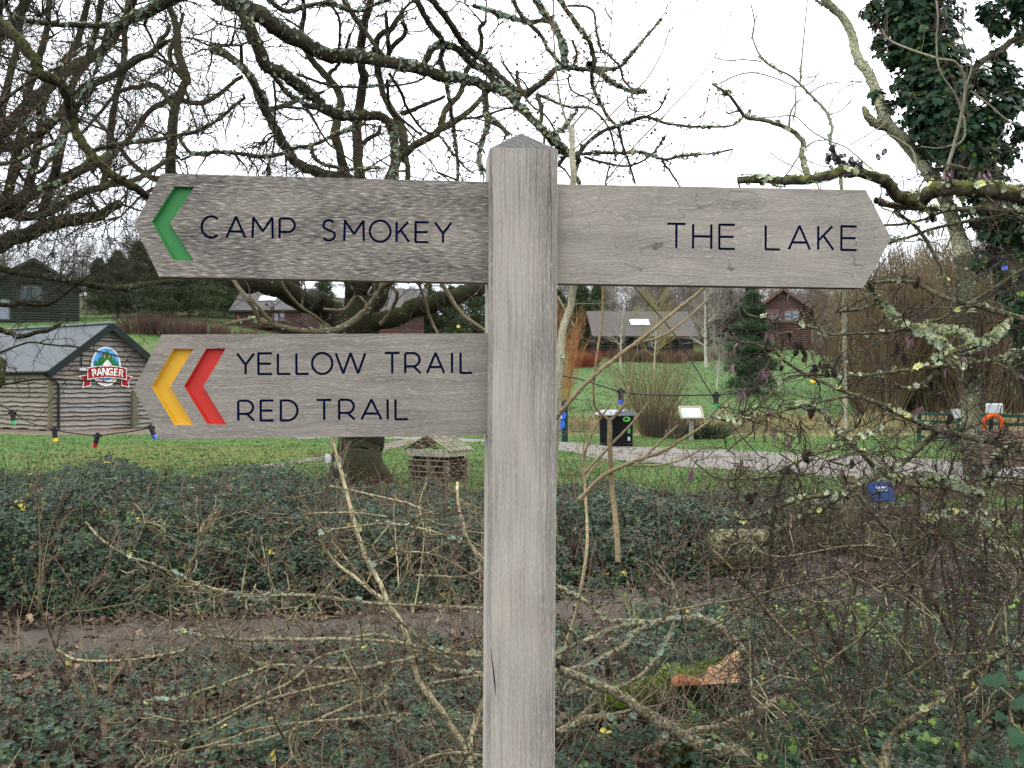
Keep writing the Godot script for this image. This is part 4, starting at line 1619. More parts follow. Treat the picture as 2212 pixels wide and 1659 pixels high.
func make_small_meshes() -> void:
	# bud: a little spindle
	var tb := TB.new()
	tb.tube(PackedVector3Array([Vector3(0, -.2, 0), Vector3(0, .3, 0), Vector3(0, .8, 0), Vector3(0, 1.3, 0)]), PackedFloat32Array([.5, 1.0, .8, .1]), 5, Color.WHITE)
	M.bud_mesh = tb.mesh()
	# lichen rosette: ruffled lobes
	rng.seed = 4
	tb = TB.new()
	for k in 9:
		var a := TAU * k / 9 + rnd(-.2, .2)
		var r := rnd(.7, 1.15)
		var u := Vector3(cos(a), 0, sin(a))
		var v := Vector3(-sin(a), 0, cos(a))
		var p := [u * .1 + UP * .12, u * r * .6 - v * .3 + UP * rnd(.05, .35), u * r + UP * rnd(.15, .7), u * r * .6 + v * .3 + UP * rnd(.05, .35)]
		oriented(tb, p, UP, Color.WHITE * rnd(.8, 1.0))
	M.lichen_mesh = tb.mesh()
	# bramble leaf of three leaflets, and a single one
	tb = TB.new()
	for k in 3:
		var a: float = [0.0, 1.25, -1.25][k]
		var b := Basis(UP, a) * Basis(Vector3.RIGHT, [-.15, .05, .05][k])
		var l: float = [1.0, .8, .8][k]
		var o := b * Vector3(0, 0, .18)
		leaflet(tb, Transform3D(b, o), l)
	M.bramble_mesh = tb.mesh()
	tb = TB.new()
	leaflet(tb, Transform3D.IDENTITY, 1.0)
	M.leaf_mesh = tb.mesh()
	# ivy leaf: five-lobed
	tb = TB.new()
	var rim := [[0, 0], [.32, -.12], [.62, .12], [.42, .36], [.52, .66], [.25, .70], [0, 1.1], [-.25, .70], [-.52, .66], [-.42, .36], [-.62, .12], [-.32, -.12]]
	var mid := Vector3(0, .04, .35)
	for i in rim.size():
		var a: Array = rim[i]
		var b2: Array = rim[(i + 1) % rim.size()]
		oriented(tb, [mid, Vector3(a[0], -.05 * absf(a[0]), a[1]), Vector3(b2[0], -.05 * absf(b2[0]), b2[1])], UP)
	M.ivy_mesh = tb.mesh()
	# a curled dead oak leaf
	tb = TB.new()
	var side := [.12, .26, .17, .34, .2, .30, .12]
	for i in 6:
		var z0 := i / 6.0
		var z1 := (i + 1) / 6.0
		var y0 := .22 * sin(z0 * 2.6)
		var y1 := .22 * sin(z1 * 2.6)
		for s in [-1.0, 1.0]:
			oriented(tb, [Vector3(0, y0, z0), Vector3(s * side[i], y0 + .10, z0), Vector3(s * side[i + 1], y1 + .10, z1), Vector3(0, y1, z1)], UP)
	M.dead_leaf_mesh = tb.mesh()
	# grass tuft
	tb = TB.new()
	for k in 7:
		var a := rnd(0, TAU)
		var u := Vector3(cos(a), 0, sin(a))
		var v := Vector3(-sin(a), 0, cos(a)) * .045
		var o := u * rnd(0, .25)
		var h := rnd(.6, 1.0)
		var p1 := o + UP * h * .6 + u * .12
		var p2 := o + UP * h * .95 + u * rnd(.25, .6)
		oriented(tb, [o - v, o + v, p1 + v * .8, p1 - v * .8], u.cross(UP).cross(UP) * -1)
		oriented(tb, [p1 - v * .8, p1 + v * .8, p2], UP)
	M.tuft_mesh = tb.mesh()
	# needle spray of a pine
	tb = TB.new()
	for k in 16:
		var dv := (rv() + Vector3(0, .3, 1.0)).normalized()
		var x := dv.cross(UP).normalized() * .05
		oriented(tb, [-x, x, dv * rnd(.6, 1.0)], UP)
	M.needle_mesh = tb.mesh()
	# alder cone, as a knobbly egg
	tb = TB.new()
	var rows := 7
	for i in rows:
		for j in 8:
			var t0 := (i + .5) / rows
			var rr := sin(PI * (.08 + .84 * t0)) * .62
			var a := TAU * (j + .5 * (i % 2)) / 8
			var u := Vector3(cos(a), 0, sin(a))
			var v := Vector3(-sin(a), 0, cos(a))
			var c := u * rr + UP * (t0 * 2.0 - 1.0)
			oriented(tb, [c - v * .24 - UP * .2, c + u * .16 - UP * .05, c + v * .24 - UP * .2], u - UP, Color.WHITE * .7)
			oriented(tb, [c - v * .24 - UP * .2, c + u * .16 - UP * .05, c + v * .24 - UP * .2, c + UP * .24], u + UP)
	M.cone_mesh = tb.mesh()
	# catkin
	tb = TB.new()
	var cp := PackedVector3Array()
	var cr := PackedFloat32Array()
	for i in 7:
		var t := i / 6.0
		cp.append(Vector3(.16 * sin(t * 2.0), -t, .05 * sin(t * 3)))
		cr.append(.085 * sin(PI * clampf(.15 + t * .85, 0, 1)) + .02)
	tb.tube(cp, cr, 7, Color.WHITE, Color.BLACK, 0.0, .12)
	M.catkin_mesh = tb.mesh()


func leaflet(tb: TB, f: Transform3D, l: float) -> void:
	var prof := [[0.0, .02], [.2, .26], [.45, .34], [.72, .24], [1.0, .0]]
	for i in 4:
		var a: Array = prof[i]
		var b: Array = prof[i + 1]
		var ya: float = -.10 * a[0] * a[0]
		var yb: float = -.10 * b[0] * b[0]
		for s in [-1.0, 1.0]:
			oriented(tb, [f * Vector3(0, ya, a[0] * l), f * Vector3(s * a[1] * l, ya + .09, a[0] * l), f * Vector3(s * b[1] * l, yb + .09, b[0] * l), f * Vector3(0, yb, b[0] * l)], f.basis.y)


const Z := 0.248

func build_oak_behind() -> void:
	rng.seed = 11
	var base := at(775, 1035, 22.0)
	base.y = hgt(base.x, base.z)
	var t := wood("oak_tree", "large mossy oak behind the fingerpost, forking low into spreading limbs", 22.0, 1.8, 3.0, base, M.bark)
	t.col = Color(.068, .057, .04)
	t.col2 = Color(.072, .082, .016)
	t.mossy = .55
	t.gnarl = .5
	t.twig_col = Color(.058, .047, .035)
	var ox := 493.7
	# trunk and fork, in photograph units
	var keep := [t.col, t.col2]
	t.col = Color(.03, .025, .017)
	t.col2 = Color(.05, .062, .01)
	t.limb(0, 0, 1, [778, 1120, 777, 1060, 776, 1030, 776, 1005, 777, 975, 778, 930, 780, 860, 778, 780, 780, 715, 786, 660], 66, 34, 0, "trunk", null, .35, .6)
	for q in [[-1.0, 740, 1060], [1.0, 842, 1062], [.55, 815, 1075], [-.5, 756, 1080]]:
		t.limb(0, 0, 1, [777 + q[0] * 22, 950, 777 + q[0] * 36, 1000, q[1], q[2] - 22, q[1] + q[0] * 34, q[2] + 12], 18, 10, 0, "root", null, .4, .5)
	t.limb(0, 0, 1, [786, 690, 770, 640, 766, 600, 770, 540, 776, 470, 782, 390], 26, 16)
	t.limb(0, 0, 1, [784, 700, 810, 650, 825, 600, 838, 540, 840, 470, 846, 385], 24, 14)
	t.limb(0, 0, 1, [790, 705, 840, 688, 900, 668, 950, 650, 1000, 636, 1045, 615, 1075, 570, 1090, 520], 22, 15, 0)
	t.limb(0, 0, 1, [768, 710, 728, 685, 690, 660, 640, 640, 590, 618, 530, 606, 470, 590, 420, 560, 380, 510], 27, 18, .05)
	t.limb(0, 0, 1, [770, 640, 790, 610, 800, 560, 790, 480, 760, 400], 16, 12)
	t.col = keep[0]
	t.col2 = keep[1]
	# limbs seen over the upper board
	t.limb(ox, 0, Z, [1120, 1640, 1050, 1560, 950, 1540, 750, 1490, 620, 1430, 520, 1330, 430, 1150, 370, 1050, 280, 880, 200, 680, 90, 560, -50, 450, -150, 400], 54, 28, .35)
	t.limb(ox, 0, Z, [1150, 1600, 1110, 1200, 1130, 950, 1180, 700, 1150, 500, 1180, 250, 1240, 0, 1250, -200], 46, 30)
	t.limb(ox, 0, Z, [1040, 1600, 960, 1300, 930, 1100, 980, 850, 860, 680, 760, 560, 700, 480, 640, 300, 660, 100, 640, -100], 44, 18)
	t.limb(ox, 0, Z, [860, 670, 900, 620, 940, 590, 1000, 480, 1060, 300], 22, 12)
	t.limb(ox, 0, Z, [1390, 1600, 1480, 1350, 1530, 1250, 1500, 1080, 1400, 930, 1330, 750, 1310, 600, 1260, 420], 45, 20)
	t.limb(ox, 0, Z, [1500, 1400, 1600, 1290, 1800, 1160, 1960, 1060, 2080, 980, 2212, 850, 2320, 720], 38, 18, .05, "limb", null, .8)
	t.limb(ox, 0, Z, [1850, 1090, 1890, 960, 1990, 850, 2050, 730, 2080, 600, 2190, 450, 2205, 340, 2190, 250, 2240, 190], 30, 16, .05, "limb", null, .8)
	t.limb(ox, 0, Z, [1560, 1600, 1560, 1450, 1520, 1250, 1440, 1050], 26, 20)
	t.limb(ox, 0, Z, [1300, 640, 1290, 350, 1420, 250, 1500, 130, 1520, 90], 30, 20)
	t.limb(ox, 0, Z, [1380, 560, 1420, 420, 1530, 310, 1540, 230, 1510, 200], 24, 16)
	t.limb(ox, 0, Z, [1400, 450, 1370, 150, 1380, 100], 20, 12)
	t.limb(ox, 0, Z, [370, 950, 500, 920, 640, 860, 830, 800], 24, 14, .05, "limb", null, .9)
	t.limb(ox, 0, Z, [1510, 985, 1600, 960, 1700, 920, 1880, 840], 24, 14, 0, "limb", null, .9)
	t.limb(ox, 0, Z, [1130, 1300, 1200, 1220, 1300, 1160, 1320, 1100], 24, 14)
	t.limb(0, 0, Z, [1530, 1600, 1490, 1450, 1490, 1200, 1530, 900, 1620, 700, 1560, 500, 1540, 250, 1470, 50, 1440, -80], 48, 28)
	t.limb(0, 0, Z, [1620, 700, 1500, 560, 1490, 420, 1560, 250, 1600, 120], 26, 14)
	t.limb(0, 0, Z, [1600, 880, 1750, 900, 1900, 830, 2030, 720, 2110, 670], 24, 16, .05, "limb", null, .8)
	t.limb(0, 0, Z, [1060, 610, 1180, 510, 1340, 450, 1400, 340, 1450, 300, 1480, 220], 26, 18, 0, "limb", null, .6)
	t.limb(0, 0, Z, [900, 1650, 950, 1300, 1000, 900, 1080, 550, 1090, 300, 1120, 0, 1130, -100], 32, 22)
	t.limb(0, 0, Z, [1500, 1500, 1350, 1560, 1150, 1420, 980, 1200, 800, 1000], 30, 14)
	t.limb(0, 0, Z, [1520, 950, 1380, 760, 1200, 760, 1030, 810, 860, 1000, 700, 1180], 28, 12)
	t.limb(0, 0, Z, [1500, 850, 1300, 980, 1150, 1180, 960, 1330, 800, 1500], 26, 14)
	# finer wood, grown towards points spread through the crown
	for k in 300:
		var px := rnd(150, 1010)
		var py := rnd(-60, 560)
		if px > 700 and rng.randf() < .35: continue
		t.reach(t.w(px, py) + Vector3(0, 0, rnd(-2.2, 2.2)), .022, .30, .008, t.branches, .018, 5)
	for k in 1300:
		var px := rnd(120, 1060)
		var py := rnd(-60, 600)
		if px > 900 and rng.randf() < .5: continue
		t.reach(t.w(px, py) + Vector3(0, 0, rnd(-2.5, 2.5)), .011, .22, .004, t.branches, .006, 4)
	for k in 40:
		t.reach(t.w(rnd(430, 1040), rnd(600, 720)) + Vector3(0, 0, rnd(-1.5, 1.5)), .010, .22, .004, t.branches, .006, 4)
	t.spur(3200, .35, 1.1, .0095, .004, .05, 0.0, .1, 1)
	t.done()


func build_left_oak() -> void:
	rng.seed = 12
	var d := 15.0
	var base := at(-330, 1140, d)
	base.y = hgt(base.x, base.z)
	var t := wood("oak_tree", "mossy oak rooted beyond the left edge, its tangled limbs reaching over the shed", d, 2.2, 9.0, base, M.bark)
	t.col = Color(.066, .056, .04)
	t.col2 = Color(.066, .078, .016)
	t.mossy = .5
	t.gnarl = .55
	t.twig_col = Color(.058, .047, .035)
	t.limb(0, 0, 1, [-330, 1160, -325, 950, -310, 750, -300, 560, -280, 350, -250, 120, -240, -100], 54, 28.8, 0, "trunk")
	t.limb(0, 0, 1, [-305, 640, -200, 590, -90, 560, 0, 530, 60, 505, 130, 480, 200, 470, 260, 440], 24.5, 9.4, .05, "limb", null, .9)
	t.limb(0, 0, 1, [-300, 560, -160, 500, -40, 455, 40, 430, 110, 400, 190, 360, 250, 330], 21.6, 7.9, .05, "limb", null, .8)
	t.limb(0, 0, 1, [-290, 450, -170, 380, -60, 330, 20, 270, 90, 200, 150, 150, 220, 110, 260, 60, 290, 0], 20.2, 7.2, .05)
	t.limb(0, 0, 1, [-270, 300, -150, 200, -50, 120, 20, 60, 60, 0, 90, -60], 18.7, 8.6)
	t.limb(0, 0, 1, [-60, 330, 10, 320, 70, 300, 130, 250, 170, 200, 230, 170, 300, 130, 360, 90], 11.5, 5.8)
	t.limb(0, 0, 1, [-20, 445, 60, 470, 120, 450, 170, 420, 240, 400, 300, 385, 370, 340], 10.8, 5)
	t.limb(0, 0, 1, [-90, 560, -20, 575, 50, 590, 100, 598, 180, 612, 250, 622, 330, 612, 400, 605], 8.6, 5, .05)
	t.limb(0, 0, 1, [-120, 640, -40, 650, 20, 660, 50, 655, 90, 660, 120, 650, 160, 620, 200, 590], 6.5, 2.2)
	t.limb(0, 0, 1, [-140, 720, -60, 705, 0, 712, 30, 722, 45, 728, 80, 718, 110, 712, 130, 700], 7.9, 3.6, .05, "limb", null, .9)
	t.limb(0, 0, 1, [-100, 780, -30, 768, 0, 762, 60, 740, 110, 745, 180, 752, 260, 770], 2.9, 1.4)
	t.limb(0, 0, 1, [-150, 840, -60, 835, 0, 832, 60, 822, 110, 818, 180, 822, 260, 828], 3.2, 1.4)
	t.limb(0, 0, 1, [-180, 770, -60, 765, -10, 775, 4, 790, -4, 830, -30, 850], 10.8, 8.6, .1, "limb", null, .9)
	for x in [[-20, 40], [12, 70], [60, 90], [100, 170], [150, 130]]:
		t.limb(0, 0, 1, [x[0] - 60, 470, x[0] - 20, 330, x[0], 200, x[0] + x[1] * .4, 90, x[0] + x[1] * .6, -60], 10.8, 5.8)
	for k in 430:
		var px := rnd(-120, 420) if rng.randf() < .65 else rnd(-120, 200)
		t.reach(t.w(px, rnd(-60, 600)) + Vector3(0, 0, rnd(-2.0, 2.0)), .017, .22, .005, t.branches, .011, 5)
	for k in 1500:
		var px := rnd(-120, 470) if rng.randf() < .6 else rnd(-120, 200)
		t.reach(t.w(px, rnd(-60, 640)) + Vector3(0, 0, rnd(-2.0, 2.0)), .010, .18, .003, t.branches, .005, 4)
	for k in 70:
		t.reach(t.w(rnd(-80, 300), rnd(600, 830)) + Vector3(0, 0, rnd(-1.2, 1.2)), .008, .16, .0025, t.branches, .0045, 4)
	t.spur(3200, .25, .8, .0075, .003, .04, 0.0, .1, 1)
	t.done()


func build_near_oak() -> void:
	rng.seed = 13
	var d := 8.2
	var base := Vector3(-4.6, hgt(-4.6, -4.4), -4.4)
	var t := wood("oak_tree", "lichen-crusted oak whose boughs hang in from above, closest of the oaks", d, .7, 17.0, base, M.bark_near)
	t.col = Color(.082, .07, .052)
	t.col2 = Color(.09, .105, .04)
	t.mossy = .45
	t.twig_col = Color(.07, .05, .04)
	t.bud_k = 1.5
	var ox := 493.7
	var o3 := 987.5
	# trunk and high boughs outside the picture carry what is seen
	var tr := TB.new()
	tr.tube(PackedVector3Array([base - UP * .2, base + Vector3(0.05, 1.2, -.1), base + Vector3(.2, 2.6, -.4), base + Vector3(.5, 4.2, -1.0), base + Vector3(.9, 5.6, -1.8)]), PackedFloat32Array([.42, .33, .29, .25, .20]), 16, t.col, t.col2, .4, .05)
	part(t.root, "trunk", tr.mesh(), M.bark_near)
	for q in [[490, -30], [440, -20], [-20, 20], [880, -20], [1180, -30], [610, -10], [760, -20], [1370, -20]]:
		var e: Vector3 = t.w(q[0], q[1])
		var a := base + Vector3(.35, 3.4, -.7) if q[0] < 100 else base + Vector3(.8, 5.2, -1.6)
		var p := PackedVector3Array()
		var r := PackedFloat32Array()
		for i in 9:
			p.append(a.bezier_interpolate(a + Vector3(.8, 1.0, -.6), e + Vector3(-.8, .9, .3), e, i / 8.0))
			r.append(lerpf(.13, .05, i / 8.0))
		var tb := TB.new()
		tb.tube(p, r, 10, t.col, t.col2, .4, .05)
		part(t.root, "bough", tb.mesh(), M.bark_near)
	# left
	var keep := [t.col, t.col2]
	t.col = Color(.05, .042, .028)
	t.col2 = Color(.085, .095, .016)
	t.limb(0, 0, Z, [-80, 120, 0, 200, 110, 290, 230, 420, 310, 540, 350, 640, 500, 700, 580, 820, 620, 950, 640, 1100, 700, 1220, 820, 1370, 960, 1510, 1080, 1590, 1200, 1650, 1330, 1760], 54, 34, 0, "limb", M.bark, .8)
	t.col = keep[0]
	t.col2 = keep[1]
	t.limb(0, 0, Z, [1760, -120, 1480, 0, 1300, 100, 1130, 170, 1000, 250, 930, 320, 900, 420, 870, 530, 830, 640], 62, 12, 1.3)
	t.limb(0, 0, Z, [1000, 250, 930, 220, 700, 225, 450, 210, 200, 170, 80, 100, 60, 0], 30, 16, .7)
	t.limb(0, 0, Z, [-60, 1000, 0, 920, 150, 790, 350, 660, 470, 610, 560, 560, 700, 440, 800, 370, 850, 200, 830, 60], 15, 8, .1)
	t.limb(0, 0, Z, [-80, 1440, 0, 1430, 160, 1400, 330, 1310, 480, 1230, 620, 1120, 700, 1040, 770, 900, 820, 760], 20, 8, .15)
	t.limb(0, 0, Z, [170, 1390, 150, 1530, 60, 1650, 10, 1690], 18, 10, .1)
	t.limb(0, 0, Z, [640, 1110, 560, 1050, 450, 1040, 300, 1040, 220, 1090], 14, 10, 1.1)
	t.limb(0, 0, Z, [640, 1000, 720, 870, 770, 740, 800, 690], 26, 10, .9)
	t.limb(0, 0, Z, [560, 1200, 480, 1330, 400, 1440, 330, 1500, 200, 1440, 150, 1400], 24, 14, .4)
	t.limb(0, 0, Z, [350, 1650, 700, 1500, 800, 1330, 950, 1270, 1100, 1250, 1350, 1220, 1540, 1180, 1700, 1150, 1900, 1050, 2000, 960, 2130, 850], 22, 12, .35)
	t.limb(0, 0, Z, [1560, 1180, 1610, 1280, 1690, 1340, 1850, 1330, 2000, 1330, 2100, 1340, 2300, 1365, 2450, 1340, 2560, 1290, 2740, 1260, 2890, 1190, 3080, 1110, 3110, 1050], 16, 18, .55)
	t.limb(0, 0, Z, [1690, 1340, 1580, 1390, 1500, 1300, 1450, 1240], 12, 8)
	t.limb(0, 0, Z, [1850, 430, 2000, 500, 2080, 570, 2150, 640, 2230, 760, 2320, 900], 30, 26, .3)
	# middle: the great lichen limb and its children
	t.limb(ox, 0, Z, [-120, -60, 0, 0, 150, 60, 330, 170, 450, 260, 600, 340, 760, 430, 950, 490, 1150, 500, 1400, 540, 1650, 590, 1800, 650, 2000, 680, 2212, 740, 2400, 800, 2520, 860], 84, 34, 1.2)
	t.limb(ox, 0, Z, [130, 100, 190, 260, 270, 420, 330, 570, 480, 640, 600, 740, 750, 850, 850, 950, 1000, 1010, 1150, 1010, 1290, 1010, 1390, 1060, 1440, 1200, 1450, 1400, 1440, 1560, 1440, 1700], 60, 30, .75)
	t.limb(ox, 0, Z, [330, 570, 420, 700, 540, 830, 700, 920, 850, 950], 20, 24, .4)
	t.limb(ox, 0, Z, [1690, 590, 1710, 560, 1770, 430, 1880, 390, 2000, 430, 2120, 550, 2212, 600, 2300, 690, 2420, 800, 2530, 930, 2650, 1050, 2760, 1150, 2860, 1260, 2960, 1330], 30, 34, 1.1)
	t.limb(ox, 0, Z, [1580, -150, 1640, 0, 1720, 160, 1800, 270, 1870, 370, 1850, 520, 1890, 680, 1920, 850, 1950, 1050, 1990, 1350, 2000, 1570, 2010, 1700], 30, 12, .15)
	t.limb(ox, 0, Z, [1700, -120, 1770, 0, 1880, 140, 1990, 290, 2080, 420, 2212, 520, 2290, 590, 2390, 690, 2520, 790, 2610, 800], 30, 24, .15)
	t.limb(ox, 0, Z, [960, -120, 1010, 0, 1080, 120, 1190, 280, 1280, 400, 1340, 480, 1400, 540], 28, 18, .05)
	t.limb(ox, 0, Z, [890, 40, 960, 150, 970, 300, 960, 420], 14, 10)
	t.limb(ox, 0, Z, [330, -40, 350, 0, 480, 90, 560, 95, 700, 50, 900, 30, 1000, 80, 1130, 100, 1280, 40, 1400, 0], 24, 14, .5)
	t.limb(ox, 0, Z, [600, 650, 690, 680, 800, 720, 900, 750, 1100, 760, 1250, 750, 1400, 750, 1650, 710, 1770, 600, 1890, 430], 15, 8, .15)
	t.limb(ox, 0, Z, [650, 900, 740, 1040, 820, 1180, 870, 1250, 1000, 1350, 1100, 1420], 13, 7)
	t.limb(ox, 0, Z, [720, 1260, 740, 1360, 800, 1420, 900, 1450, 1100, 1480, 1200, 1475, 1310, 1460], 18, 9, .3)
	t.limb(ox, 0, Z, [1100, 1480, 1170, 1500, 1300, 1410, 1500, 1300, 1580, 1230, 1640, 1170], 9, 5)
	t.limb(ox, 0, Z, [1400, 640, 1500, 800, 1560, 950, 1700, 1140, 1830, 1180, 1950, 1330, 2050, 1450], 15, 9, .1)
	t.limb(ox, 0, Z, [1380, 700, 1400, 900, 1450, 1000, 1560, 1080, 1680, 1180], 16, 10, .1)
	t.limb(ox, 0, Z, [390, 700, 410, 900, 400, 1100, 390, 1300, 310, 1520], 12, 7)
	t.limb(ox, 0, Z, [400, 1160, 330, 1180, 260, 1310, 170, 1520], 9, 6)
	# right of the post
	t.limb(o3, 0, Z, [600, 830, 640, 800, 700, 750, 790, 680, 870, 600, 950, 590, 1080, 600, 1220, 610, 1400, 590, 1480, 520, 1580, 400, 1700, 260, 1780, 160], 32, 8, .8)
	t.limb(o3, 0, Z, [660, -80, 690, 0, 760, 120, 830, 200, 880, 300, 920, 400, 930, 500, 950, 590], 34, 24, 1.6)
	t.limb(o3, 0, Z, [140, 50, 260, 90, 450, 150, 600, 190, 740, 180, 800, 190], 18, 20, .9)
	t.limb(o3, 0, Z, [600, 190, 720, 300, 790, 430, 880, 540, 940, 590], 18, 14, .2)
	t.limb(o3, 0, Z, [470, -60, 500, 30, 540, 110, 600, 190], 22, 16, .6)
	t.limb(o3, 0, Z, [800, -120, 890, 0, 970, 110, 1040, 220, 1130, 330, 1180, 440, 1190, 560, 1170, 640, 1190, 780, 1250, 900, 1310, 1020, 1400, 1110, 1440, 1260, 1500, 1430, 1550, 1600], 26, 9, .3)
	t.limb(o3, 0, Z, [960, 50, 1040, 55, 1120, 60, 1190, 110, 1210, 250, 1250, 420, 1320, 480, 1420, 590, 1450, 700, 1540, 790], 12, 10, .1)
	t.limb(o3, 0, Z, [1240, 630, 1330, 710, 1450, 770, 1540, 800, 1640, 800], 26, 12, 1.4)
	t.limb(o3, 0, Z, [1150, 560, 1180, 600, 1230, 620], 30, 26, 1.6)
	t.limb(o3, 0, Z, [240, 780, 250, 960, 270, 1050, 220, 1250, 190, 1400, 215, 1470], 28, 10, 1.2)
	t.limb(o3, 0, Z, [280, 1030, 340, 1070, 380, 1100, 450, 1170], 22, 18, .6)
	t.limb(o3, 0, Z, [700, 830, 740, 1000, 730, 1100, 860, 1220, 930, 1320, 980, 1350], 20, 16, .15)
	t.limb(o3, 0, Z, [690, 818, 850, 890, 1000, 940, 1150, 940, 1280, 1050, 1350, 1200, 1380, 1400], 14, 8, .2)
	t.limb(o3, 0, Z, [830, 1170, 930, 1120, 1000, 1020, 1050, 960], 24, 12, .4)
	t.limb(o3, 0, Z, [880, 1300, 960, 1340, 1060, 1390, 1020, 1480, 1060, 1600], 34, 14, 1.0)
	t.limb(o3, 0, Z, [880, 1440, 970, 1345, 1100, 1340, 1250, 1330, 1450, 1335, 1600, 1330, 1800, 1390, 1950, 1360, 2212, 1340, 2400, 1300], 18, 8, .35)
	t.limb(o3, 0, Z, [1060, 1340, 1130, 1250, 1260, 1150, 1450, 1080, 1640, 1020, 1800, 1070, 2000, 1100, 2212, 1105, 2400, 1090, 2560, 960], 20, 7, .3)
	t.limb(o3, 0, Z, [1640, 1020, 1750, 960, 1800, 880], 9, 8)
	t.limb(o3, 0, Z, [1110, 1370, 1250, 1410, 1450, 1450, 1600, 1410, 1720, 1320, 1790, 1220, 1820, 1180], 12, 8, .1)
	t.limb(o3, 0, Z, [1000, 600, 1040, 480, 1020, 400, 1005, 350], 12, 10)
	t.limb(o3, 0, Z, [400, 550, 470, 650, 560, 800, 640, 910, 760, 1000, 820, 1080, 900, 1220], 11, 8)
	t.limb(o3, 0, Z, [520, 620, 530, 720, 570, 830], 16, 18, .1)
	t.limb(o3, 0, Z, [980, 640, 970, 700, 1000, 790, 1120, 850, 1210, 910, 1330, 900], 10, 6)
	t.limb(o3, 0, Z, [1480, 830, 1500, 940, 1600, 975, 1700, 960], 8, 5)
	t.limb(o3, 0, Z, [0, 1040, 200, 1020, 350, 970, 450, 945, 520, 950], 12, 10)
	t.limb(o3, 0, Z, [60, 1210, 190, 1270, 245, 1340], 8, 7)
	t.limb(o3, 0, Z, [1780, 1400, 1860, 1500, 1930, 1610], 11, 8)
	t.limb(o3, 0, Z, [1290, 1620, 1310, 1510, 1330, 1450], 9, 7)
	# the bright twigs between the boards
	t.mossy = .1
	t.col = Color(.17, .14, .08)
	t.limb(0, 0, 1, [870, 590, 835, 612, 815, 640, 790, 672, 760, 695, 725, 712, 680, 716, 630, 712, 590, 700, 545, 690, 490, 700], 9, 4, .1, "limb", M.pale)
	t.limb(0, 0, 1, [560, 694, 545, 660, 530, 640, 500, 600], 5, 4, 0, "limb", M.pale)
	t.limb(0, 0, 1, [590, 700, 560, 665, 540, 640], 4, 3, 0, "limb", M.pale)
	t.limb(0, 0, 1, [820, 615, 850, 622, 858, 640, 845, 672, 822, 700], 4.5, 4, 0, "limb", M.pale)
	t.limb(0, 0, 1, [800, 665, 770, 640, 745, 668, 700, 668], 4, 3, 0, "limb", M.pale)
	t.limb(0, 0, 1, [955, 612, 975, 645, 1000, 680, 1050, 716, 1090, 750], 5, 3, 0, "limb", M.pale)
	t.limb(0, 0, 1, [600, 600, 640, 655, 690, 690, 720, 712], 3.5, 3, 0, "limb", M.pale)
	t.limb(0, 0, 1, [900, 600, 915, 640, 930, 690, 945, 720], 3.5, 3, 0, "limb", M.pale)
	# twigs
	for k in 90:
		var px := rnd(1150, 1560)
		var py := rnd(60, 560)
		if py < 200 and px > 1400: continue
		t.reach(t.w(px, py) + Vector3(0, 0, rnd(-.4, .4)), .011, .10, .0028, t.branches, .006, 4, true, Color(.09, .075, .055))
	for k in 520:
		t.reach(t.w(rnd(-40, 1100), rnd(-30, 560)) + Vector3(0, 0, rnd(-.5, .5)), .014, .10, [.0042, .0032, .0026][k % 3], t.branches, .007, 4, true, [Color(.10, .085, .06), Color(.075, .062, .045), Color(.13, .115, .08)][k % 3])
	t.spur(420, .12, .42, .0050, .002, .028, .45, .2, 1)
	t.spur(170, .2, .5, .0055, .003, .02, .5, .3, 1)
	t.done()


# ---------------------------------------------------------------- the right-hand side
const Q3 := 0.3638        # enlargement of the upper right corner
const X3 := 1443.9
const Q6 := 0.3472        # enlargement of the right middle
const Y6 := 548.6
const QB := 0.3717        # enlargements of the lower third
const YB := 1042.3


